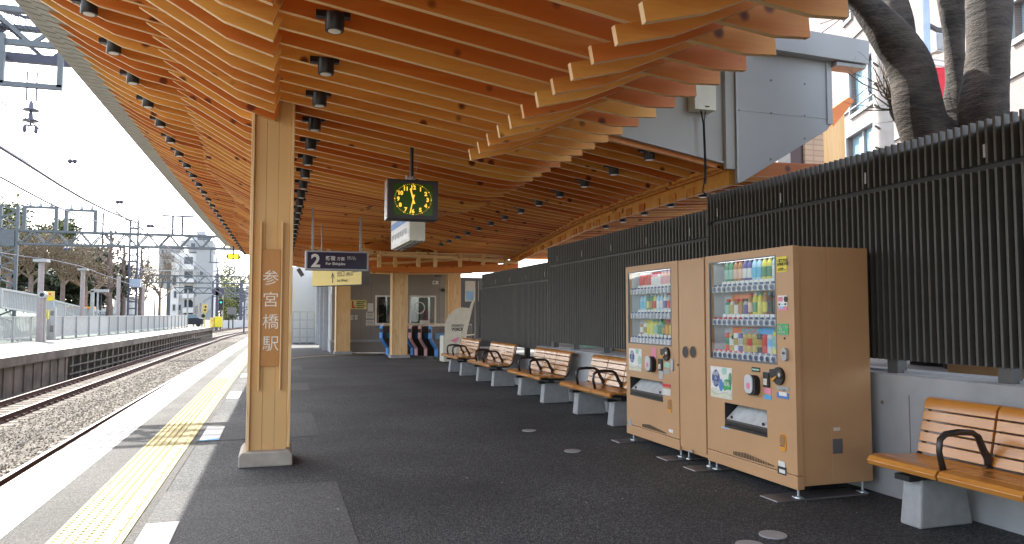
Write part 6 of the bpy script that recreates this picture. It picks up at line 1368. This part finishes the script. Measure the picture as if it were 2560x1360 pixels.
p = at(558, 722, Y=Y); q = at(592, 790, Y=Y); g = MB(); g.box(p.x, Y, -2, q.x, Y+15, p.z); g.build('wall', 'far_blue', bb)
g = MB()
for k in range(6): z = p.z-3-4*k; g.box(p.x+.5, Y-.1, z, q.x-.5, Y-.02, z+1.6)
g.build('window_bands', 'window_dark', bb)
ab2 = thing('apartment_house', 'pale blue grey apartment house at the far right of the tracks', 'building', tuple(at(620, 800, Y=230))); Y = 230; p = at(614, 722, Y=Y); g = MB(); g.box(p.x, Y, -2, p.x+26, Y+12, p.z+1); g.build('wall', 'wall_light', ab2)
for k in range(4):
    z = p.z-3.3-3.1*k; g = MB(); g.box(p.x+1, Y-.1, z, p.x+2.2, Y-.02, z+1.5); g.box(p.x+3.4, Y-.1, z, p.x+4.6, Y-.02, z+1.5); g.build('window', 'window_dark', ab2); g = MB(); g.box(p.x, Y-.8, z-1.1, p.x+6, Y-.01, z-.3); g.build('balcony', 'wall_light', ab2)
for (px0, px1, pyt, Y, m_, lb) in ((285, 330, 745, 230, 'shade_wall', 'low pale house behind the pollarded trees'), (595, 612, 730, 300, 'white_wall', 'small white building left of the apartment house, beyond the curve'), (200, 285, 770, 240, 'wall_light', 'low pale building beyond the slope end')):
    p = at(px0, pyt, Y=Y); q = at(px1, 800, Y=Y); g = MB(); g.box(p.x, Y, -2, q.x, Y+10, p.z); h_ = tag(g.build('house', m_), lb, 'building'); g = MB(); g.box(p.x-.4, Y-.4, p.z, q.x+.4, Y+10.4, p.z+.5); g.build('roof', 'frame_grey', h_)
    g = MB(); w_ = (q.x-p.x)
    for k in range(3): g.box(p.x+w_*(.15+.28*k), Y-.1, p.z-3.4, p.x+w_*(.28+.28*k), Y-.02, p.z-2)
    g.build('windows', 'window_dark', h_)
p = at(600, 800, Y=150); g = MB(); g.box(p.x-3, 150, -1.5, p.x+7, 150.5, .2); tag(g.build('low_wall', 'white_wall'), 'low pale wall beyond the track curve', 'wall')
sb = thing('signal_board', 'grey square board on two legs beyond the track curve', 'sign', tuple(at(579, 803, Y=140))); p = at(568, 768, Y=140); q = at(590, 786, Y=140); g = MB(); g.box(p.x, 140, q.z, q.x, 140.3, p.z); g.build('board', 'frame_grey', sb); g = MB(); g.bar((p.x+.3, 140.2, -1.5), (p.x+.3, 140.2, q.z), .2); g.bar((q.x-.5, 140.2, -1.5), (q.x-.5, 140.2, q.z), .2); g.build('legs', 'black_metal', sb)
sg = thing('railway_signal', 'dark railway signal with a green lamp by the curve', 'signal', tuple(at(552, 800, Y=130))); p = at(552, 762, Y=130); g = MB(); g.box(p.x-.35, 130, p.z-.9, p.x+.35, 130.3, p.z+.9); g.bar((p.x, 130.2, -1.5), (p.x, 130.2, p.z-.9), .2); g.build('head', 'black_metal', sg); g = MB(); g.lathe([(.16, 129.95), (.16, 129.99)], (p.x, 0, p.z+.4), 10, 'y'); g.build('lamp', 'lit_green', sg)
ys_ = thing('crossing_signal', 'yellow level crossing signal before the apartment block', 'signal', tuple(at(512, 800, Y=125))); p = at(512, 772, Y=125); g = MB(); g.prism(rrect(p.x-.35, p.z-.6, p.x+.35, p.z+.75, .2), 'y', 125, 125.3); g.bar((p.x, 125.2, -1.5), (p.x, 125.2, p.z-.6), .14); g.build('head', 'sign_yellow', ys_); g = MB(); g.lathe([(.15, 124.95), (.15, 124.99)], (p.x+.1, 0, p.z+.3), 10, 'y'); g.lathe([(.15, 124.95), (.15, 124.99)], (p.x+.05, 0, p.z-.2), 10, 'y'); g.build('lamps', 'black', ys_); g = MB(); g.lathe([(.3, 124.9), (.3, 125)], (p.x-.2, 0, p.z-1.1), 10, 'y'); g.build('bell', 'black', ys_)
for k, (px, pyt, Y) in enumerate(((386, 740, 105), (468, 725, 118), (484, 738, 122), (496, 742, 126), (505, 735, 130), (250, 532, 96), (610, 735, 110), (556, 730, 135))):
    b = at(px, 800, Y=Y); tz = at(px, pyt, Y=Y).z; g = MB(); g.lathe([(.13, -1.4), (.10, tz)], (b.x, Y, 0), 6)
    if k == 5: g.bar((b.x-2.2, Y, tz-.4), (b.x, Y, tz-.4), .06); g.bar((b.x-1.6, Y, tz-.4), (b.x-1.6, Y, tz), .05); g.bar((b.x-2.2, Y, tz-.4), (b.x-2.2, Y, tz+.3), .05)
    tag(g.build('utility_pole', 'steel_dark' if k in (5, 6) else 'pole_concrete'), ['slim grey pole before the slim bare trees', 'leftmost thin pole before the white apartment block', 'second thin pole before the white apartment block', 'third thin pole before the white apartment block', 'rightmost thin pole before the white apartment block', 'tall dark pole with antenna rising above the middle gantry', 'dark slim pole beside the curving track, next to the wooden column', 'slim pole beside the green signal lamp'][k], 'pole')
cr_ = thing('parked_car', 'dark blue car half hidden behind the far platform fence', 'car', tuple(at(476, 795, Y=118))); c = at(476, 790, Y=118); g = MB(); z = c.z-.75
g.prism([(c.x-1.7, z-.5), (c.x+1.7, z-.5), (c.x+1.7, z+.35), (c.x+1.1, z+.45), (c.x+.7, z+1.0), (c.x-1.0, z+1.0), (c.x-1.4, z+.4), (c.x-1.7, z+.3)], 'y', 118, 119.7); g.build('body', 'uniform', cr_, bevel=.08)
g = MB(); g.prism([(c.x+1.15, z+.46), (c.x+.62, z+.92), (c.x-1.0, z+.92), (c.x-1.5, z+.45)], 'y', 117.97, 117.995); g.build('window', 'window_sky', cr_)
for dx in (-1.1, 1.1):
    g = MB(); g.lathe([(.33, 117.95), (.33, 118.2)], (c.x+dx, 0, z-.5), 14, 'y'); g.build('wheel', 'black', cr_)
# ================================================================ STREET SIDE (RIGHT)
def branch(t, nm, pts, rs, n=22, seed=1, wob=.05):
    random.seed(seed); P = []; R_ = []
    V = [Vector(p) for p in pts]
    for i in range(len(V)-1):
        p0 = V[max(i-1, 0)]; p1_ = V[i]; p2_ = V[i+1]; p3 = V[min(i+2, len(V)-1)]
        for k in range(7):
            u = k/7; P.append(.5*((2*p1_)+(p2_-p0)*u+(2*p0-5*p1_+4*p2_-p3)*u*u+(3*p1_-p0-3*p2_+p3)*u**3)); R_.append(rs[i]*(1-u)+rs[i+1]*u)
    P.append(V[-1]); R_.append(rs[-1]); g = MB(); o = []; pa = None
    ph = [random.uniform(0, 6) for _ in range(6)]
    for i, p in enumerate(P):
        d = (P[min(i+1, len(P)-1)]-P[max(i-1, 0)]).normalized()
        if pa is None: pa = d.cross(Vector((0, 1, 0))).normalized()
        pa = (pa-d*pa.dot(d)).normalized(); b = d.cross(pa)
        for k in range(n):
            a = 2*PI*k/n; rr = R_[i]*(1+wob*1.6*math.sin(2*a+ph[0]+i*.21)+wob*math.sin(3*a+ph[1]-i*.13)+wob*.6*math.sin(5*a+ph[2]+i*.5)+random.uniform(-.012, .012)); o.append(p+(pa*math.cos(a)+b*math.sin(a))*rr)
    m_ = len(P); g.add(o, [(i*n+k, i*n+(k+1) % n, (i+1)*n+(k+1) % n, (i+1)*n+k) for i in range(m_-1) for k in range(n)]+[tuple(range(n))[::-1], tuple((m_-1)*n+k for k in range(n))])
    return g.build(nm, 'bark', t, smooth=True)
tr = thing('cherry_tree', 'old cherry tree with massive dark leaning trunks behind the fence', 'tree', (6.4, 5.3, .78))
def A(px, py, Y): return at(px, py, Y=Y)
branch(tr, 'trunk', [(6.45, 5.1, .7), (6.5, 5.1, 1.8), A(2462, 330, 5.1), A(2470, 180, 5.1), A(2475, 40, 5.1), A(2480, -160, 5.1), A(2500, -500, 5.0)], [.42, .36, .205, .195, .195, .19, .16], seed=4)
branch(tr, 'limb', [(6.35, 5.3, .9), (6.2, 5.35, 2.0), A(2312, 320, 5.5), A(2278, 180, 5.6), A(2222, 90, 5.7), A(2155, 5, 5.8), A(2060, -90, 5.9), A(1950, -200, 6.0)], [.34, .30, .215, .19, .175, .13, .12, .10], seed=6)
branch(tr, 'limb', [(6.6, 5.5, 1.0), (6.6, 5.5, 2.0), A(2392, 320, 5.7), A(2390, 200, 5.75), A(2384, 80, 5.8), A(2376, -20, 5.8), A(2350, -180, 5.9)], [.24, .20, .115, .10, .105, .13, .11], seed=8)
branch(tr, 'limb', [A(2330, 330, 5.9), A(2262, 290, 6.1), A(2240, 262, 6.15), A(2226, 235, 6.2)], [.20, .115, .085, .04], seed=9, wob=.14)
branch(tr, 'limb', [A(2262, 150, 5.85), A(2250, 60, 6.0), A(2228, -10, 6.1), A(2190, -90, 6.3)], [.10, .13, .135, .12], seed=10)
g = MB(); random.seed(5)
for px, py in ((2226, 235), (2240, 260), (2218, 250), (2260, 230), (2235, 275)):
    p = A(px, py, 6.15)
    for k in range(5): grow(g, p, Vector((random.uniform(-1, .6), random.uniform(-.5, .5), random.uniform(-.2, 1))).normalized(), .35, .010, 2, [], .6, .1, 2, 3, .3, .5, .002)
g.build('twigs', 'twig', tr)
# fallen bark and moss on the stump limb
# apartment building with pink tile
ar = thing('tiled_apartment', 'pinkish tiled apartment building with white framed windows across the street', 'building', (26, 34, -1), 0)
P0 = at(1960, 600, Y=40); P0.z = 0; dirv = Vector((math.sin(math.radians(22)), math.cos(math.radians(22)), 0)); 
# facade runs towards the camera on the right: local x along facade (near end positive)
org = Vector((30.0, 40.0, -.1)); ax = dirv; ang = math.atan2(ax.y, ax.x)
ar.location = org; ar.rotation_euler = (0, 0, ang)
def fac(px, py):
    """facade coordinates of a photo point: distance along and height"""
    d = cF+cR*((px-1280)/FPX)+cU*((680-py)/FPX); n_ = Vector((-ax.y, ax.x, 0)); o = Vector((0, 0, CH)); t = (org-o).dot(n_)/d.dot(n_); h = o+d*t; return ((h-org).dot(ax), h.z-org.z)
FR = fac(1900, 500)[0]; FL = fac(2620, 300)[0]-4; RH = 34
wins = [((2127, 165), (2205, 245)), ((2120, 338), (2190, 385)), ((2110, 0), (2130, 45)), ((2535, 0), (2600, 70)), ((2120, -120), (2190, -60)), ((2300, 400), (2360, 430))]
R_ = []
for a, b in wins:
    u0, v1 = fac(*a); u1, v0 = fac(*b); c_ = fac((a[0]+b[0])/2, (a[1]+b[1])/2); u0, u1 = min(u0, u1), max(u0, u1); R_.append((u0, c_[1]-abs(v1-v0)*.42, u1, c_[1]+abs(v1-v0)*.42))
g = MB(); 
# wall built as horizontal courses around the window openings
us = sorted(set([FL, FR]+[r[0] for r in R_]+[r[2] for r in R_])); vsq = sorted(set([0, RH]+[r[1] for r in R_]+[r[3] for r in R_]))
for i in range(len(us)-1):
    for j in range(len(vsq)-1):
        cu, cw = (us[i]+us[i+1])/2, (vsq[j]+vsq[j+1])/2
        if any(r[0] < cu < r[2] and r[1] < cw < r[3] for r in R_): continue
        g.add([(us[i], 0, vsq[j]), (us[i+1], 0, vsq[j]), (us[i+1], 0, vsq[j+1]), (us[i], 0, vsq[j+1])], [(0, 1, 2, 3)])
for r in R_:
    for (a, b) in (((r[0], r[1]), (r[2], r[1])), ((r[2], r[1]), (r[2], r[3])), ((r[2], r[3]), (r[0], r[3])), ((r[0], r[3]), (r[0], r[1]))): g.add([(a[0], 0, a[1]), (b[0], 0, b[1]), (b[0], -.5, b[1]), (a[0], -.5, a[1])], [(0, 1, 2, 3)])
g.add([(FR, 0, 0), (FR, -12, 0), (FR, -12, RH), (FR, 0, RH)], [(0, 1, 2, 3)]); g.add([(FL, 0, 0), (FL, -12, 0), (FL, -12, RH), (FL, 0, RH)], [(0, 1, 2, 3)])
SGN = 1
o = g.build('wall', 'pink_tile', ar, local=True)
for r in R_:
    g = MB(); f = .10
    g.box(r[0]-f, .0, r[1]-f*1.6, r[2]+f, .10, r[1]); g.box(r[0]-f, 0, r[3], r[2]+f, .10, r[3]+f); g.box(r[0]-f, 0, r[1], r[0], .1, r[3]); g.box(r[2], 0, r[1], r[2]+f, .1, r[3]); m_ = (r[0]+r[2])/2; g.box(m_-.05, -.18, r[1], m_+.05, -.08, r[3]); wf = g.build('window', 'frame_pale', ar, local=True)
    g = MB(); g.box(r[0], -.26, r[1], r[2], -.2, r[3]); g.build('pane', 'window_sky', wf, local=True); g = MB(); g.box(r[0]+.1, -.199, r[1]+.05, r[0]+(r[2]-r[0])*.3, -.195, r[3]-.05); g.build('curtain', 'curtain', wf, local=True)
g = MB()
for z in (fac(2110, 120)[1], fac(2110, 290)[1], fac(2110, 420)[1]): g.box(FL, 0.001, z, FR, .08, z+.05)
g.build('string_course', 'frame_pale', ar, local=True)
# tan corner pier seen below the gable
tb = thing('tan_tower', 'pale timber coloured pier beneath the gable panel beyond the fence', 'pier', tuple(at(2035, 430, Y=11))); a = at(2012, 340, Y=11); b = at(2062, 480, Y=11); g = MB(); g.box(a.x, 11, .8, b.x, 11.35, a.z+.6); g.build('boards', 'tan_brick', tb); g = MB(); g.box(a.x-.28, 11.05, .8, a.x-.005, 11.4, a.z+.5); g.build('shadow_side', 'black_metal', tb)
g = MB(); p = at(2052, 400, Y=14); g.box(p.x-.9, 14, .8, p.x+.7, 14.3, p.z+1.2) ; tag(g.build('timber_post_wall', 'post_wood'), 'pale boarded wall end behind the fence under the gable', 'wall')
# wooden eave end poking out past the gable
g = MB(); a = at(2082, 318, Y=8.2); b = at(2122, 262, Y=8.2); c = at(2135, 250, Y=8.2); d_ = at(2080, 272, Y=8.2)
g.prism([(d_.x, d_.z), (a.x, a.z), (b.x+.02, b.z-.02), (c.x, c.z), (b.x, c.z+.03)], 'y', 8.2, 8.26); g.build('wing_end', 'board_wood', can)
# utility poles, banner and street lamp box
def spole(label, px, pyt, pyb, Y, r, mat):
    b = at(px, pyb, Y=Y); g = MB(); g.lathe([(r, .78), (r*.9, 14)], (b.x, Y, 0), 18); return tag(g.build('utility_pole', mat, auto=40), label, 'pole'), b
o, b = spole('grey concrete utility pole with step bolts left of the cherry tree', 2210, 150, 350, 12.5, .20, 'pole_concrete'); g = MB()
for k in range(14): z = 3.5+.45*k; g.bar((b.x-.2, 12.4, z), (b.x-.42, 12.3, z+.02), .035)
g.build('step_bolts', 'black_metal', o)
o, b = spole('smooth pale blue steel pole carrying the red banner', 2317, 0, 200, 9.0, .075, 'pole_blue')
fl = thing('red_banner', 'plain red vertical banner hanging between the trunks', 'banner', tuple(at(2350, 290, Y=9.0))); a = at(2329, 165, Y=9.0); b = at(2400, 165, Y=9.0); c = at(2355, 420, Y=9.0); g = MB(); n = 8; m_ = 14; vs = []
for j in range(m_+1):
    for i in range(n+1): vs.append((a.x+(b.x-a.x)*i/n, 9.0+.03*math.sin(i*1.1+j*.2)+.02*math.sin(j*.5), a.z+(c.z-a.z)*j/m_))
g.add(vs, [(j*(n+1)+i, j*(n+1)+i+1, (j+1)*(n+1)+i+1, (j+1)*(n+1)+i) for j in range(m_) for i in range(n)]); ob = g.build('cloth', 'banner_red', fl, smooth=True); md = ob.modifiers.new('thick', 'SOLIDIFY'); md.thickness = .004
g = MB(); g.bar((a.x-.1, 9, a.z+.02), (b.x+.05, 9, a.z+.02), .02); g.bar((a.x-.1, 9, a.z+.11), (b.x+.05, 9, a.z+.11), .02); g.build('rod', 'galvanised', fl)
o_ = thing('street_sign_box', 'square sign lamp with pale frame behind the trunks', 'lamp', tuple(at(2352, 100, Y=10))); a = at(2340, 80, Y=10); b = at(2362, 130, Y=10); g = MB(); g.box(a.x, 10, b.z, b.x, 10.15, a.z); g.build('box', 'wall_light', o_, bevel=.01); g = MB(); g.box(a.x+.03, 9.985, b.z+.03, b.x-.03, 9.999, a.z-.03); g.build('face', 'shade_wall', o_); g = MB(); g.bar((a.x-.15, 10.1, a.z+.18), (b.x+.1, 10.1, a.z+.05), .06); g.bar((a.x-.15, 10.1, a.z+.10), (b.x+.1, 10.1, a.z+.12), .04); g.build('bracket', 'black_metal', o_)
for k, (p, q, Y) in enumerate((((1990, 130), (2230, -60), 13), ((2090, 160), (2215, 235), 8.5), ((2130, 250), (2240, 150), 13), ((2050, 60), (2130, 20), 13))):
    a = at(*p, Y=Y); b = at(*q, Y=Y+1); g = MB(); m_ = (a+b)/2-Vector((0, 0, .06)); g.tube([a, m_, b], .010, 5); tag(g.build('street_wire', 'black'), ['thin black street wire rising behind the roof gable', 'black wire sloping from the gable to the stump limb', 'thin wire crossing the windows to the concrete pole', 'short black wire at the canopy tips'][k], 'wire', 'street wires')
random.seed(77); sh = thing('garden_tree', 'small leafy tree at the right picture edge beyond the big trunk', 'tree', (13.6, 10.2, .78)); b = Vector((13.6, 10.2, .78)); b = at(2560, 400, Y=10); b.z = .78; sh.location = b
g = MB(); tips = []; grow(g, b, Vector((0, 0, 1)), 2.0, .10, 4, tips, .6, .3, 3, 4, .2, .65); g.build('trunk', 'bark', sh)
g = MB()
for q in tips: leaves(g, q, Vector((.35, .35, .25)), 9, .07, 2)
g.build('crown', ['bamboo', 'leaf_mid'], sh)
# ================================================================ PEOPLE
def person(label, loc, rz, clothes='uniform', cap=True, h=1.70, name='person', arms='bent'):
    s = h/1.70; t = thing(name, label, 'person', tuple(loc), rz)
    V = [(0, 0, .95), (0, 0, 1.15), (0, -.01, 1.35), (0, -.01, 1.45), (0, -.015, 1.53), (0, -.025, 1.60), (0, -.02, 1.68)]
    R = [(.16, .11), (.145, .10), (.17, .11), (.10, .08), (.055, .055), (.085, .098), (.06, .07)]
    E = [(0, 1), (1, 2), (2, 3), (3, 4), (4, 5), (5, 6)]
    for sx in (-1, 1):
        o = len(V); V += [(sx*.19, -.01, 1.40), (sx*.24, .0, 1.15), (sx*.22, -.18, 1.02), (sx*.19, -.27, 1.04)]; R += [(.065, .06), (.05, .048), (.038, .036), (.034, .03)]; E += [(2, o), (o, o+1), (o+1, o+2), (o+2, o+3)]
        o = len(V); V += [(sx*.10, 0, .86), (sx*.11, -.01, .48), (sx*.11, .01, .07), (sx*.12, -.15, .03)]; R += [(.10, .10), (.062, .065), (.045, .05), (.04, .03)]; E += [(0, o), (o, o+1), (o+1, o+2), (o+2, o+3)]
    me = bpy.data.meshes.new('body'); me.from_pydata([(x*s, y*s, z*s) for x, y, z in V], E, []); ob = bpy.data.objects.new('body', me); COL.objects.link(ob); ob.parent = t
    md = ob.modifiers.new('skin', 'SKIN'); 
    for i, r in enumerate(R): me.skin_vertices[0].data[i].radius = (r[0]*s, r[1]*s); me.skin_vertices[0].data[i].use_root = (i == 0)
    sb_ = ob.modifiers.new('sub', 'SUBSURF'); sb_.levels = 2; sb_.render_levels = 2
    dg = bpy.context.evaluated_depsgraph_get(); dg.update(); m2_ = bpy.data.meshes.new_from_object(ob.evaluated_get(dg)); ob.modifiers.clear(); ob.data = m2_
    m2_.materials.clear(); m2_.materials.append(M[clothes]); m2_.materials.append(M['skin'])
    for p in m2_.polygons:
        c = p.center/s; p.use_smooth = True; p.material_index = 1 if (c.z > 1.475 or c.y < -.215 and c.z > .9) else 0
    g = MB(); g.lathe([(.092, 1.62), (.098, 1.66), (.085, 1.72), (.04, 1.745)], (0, -.005, 0), 14); g.build('hair', 'hair', t, local=True, smooth=True)
    if cap: g = MB(); g.lathe([(.10, 1.665), (.102, 1.70), (.125, 1.75), (.05, 1.765)], (0, -.015, 0), 16); g.prism([(-.08, -.10), (.08, -.10), (.05, -.17), (-.05, -.17)], 'z', 1.665, 1.675); g.build('cap', clothes, t, local=True); g = MB(); g.lathe([(.1035, 1.675), (.1035, 1.69)], (0, -.015, 0), 16); g.build('cap_band', 'white_plastic', t, local=True)
    g = MB()
    for sx in (-.032, .032): g.lathe([(.012, -.122), (.010, -.126)], (sx, 0, 1.615), 8, 'y')
    g.build('eyes', 'hair', t, local=True); g = MB(); g.prism([(-.014, 1.575), (.014, 1.575), (0, 1.62)], 'y', -.135, -.11); g.build('nose', 'skin', t, local=True); g = MB(); g.box(-.025, -.121, 1.548, .025, -.116, 1.554); g.build('mouth', 'plaque_wood', t, local=True)
    # hands: palm, four fingers and a thumb
    for sx in (-1, 1):
        g = MB(); hx = sx*.19; g.box(hx-.04, -.36, 1.025, hx+.04, -.27, 1.05)
        for k, L_ in enumerate((.065, .075, .07, .055)): x = hx-.032+.021*k; g.tube([(x, -.36, 1.04), (x, -.36-L_*.6, 1.035), (x, -.36-L_, 1.02)], [.009, .0085, .007], 6)
        g.tube([(hx-sx*.035, -.30, 1.04), (hx-sx*.065, -.34, 1.035), (hx-sx*.068, -.365, 1.03)], [.011, .010, .008], 6); g.build('hand', 'skin', t, local=True, smooth=True)
    if clothes == 'uniform': g = MB(); g.prism([(-.035, 1.46), (.035, 1.46), (0, 1.30)], 'y', -.122, -.118); g.build('shirt', 'white_plastic', t, local=True)
    return t
p = at(960, 790, Y=27.5); person('station clerk in dark uniform and peaked cap behind the left ticket window', (p.x-.02, 27.55, .33), .25, h=1.62)
for px, lb in ((66, 'passer-by in a white hat behind the slope fence, nearer the pinkish pole'), (22, 'passer-by in a white hat behind the slope fence, near the gantry post')):
    p = at(px, 725, Y=58); person(lb, (p.x, 58, p.z-1.55), .4, 'hair', cap=False)
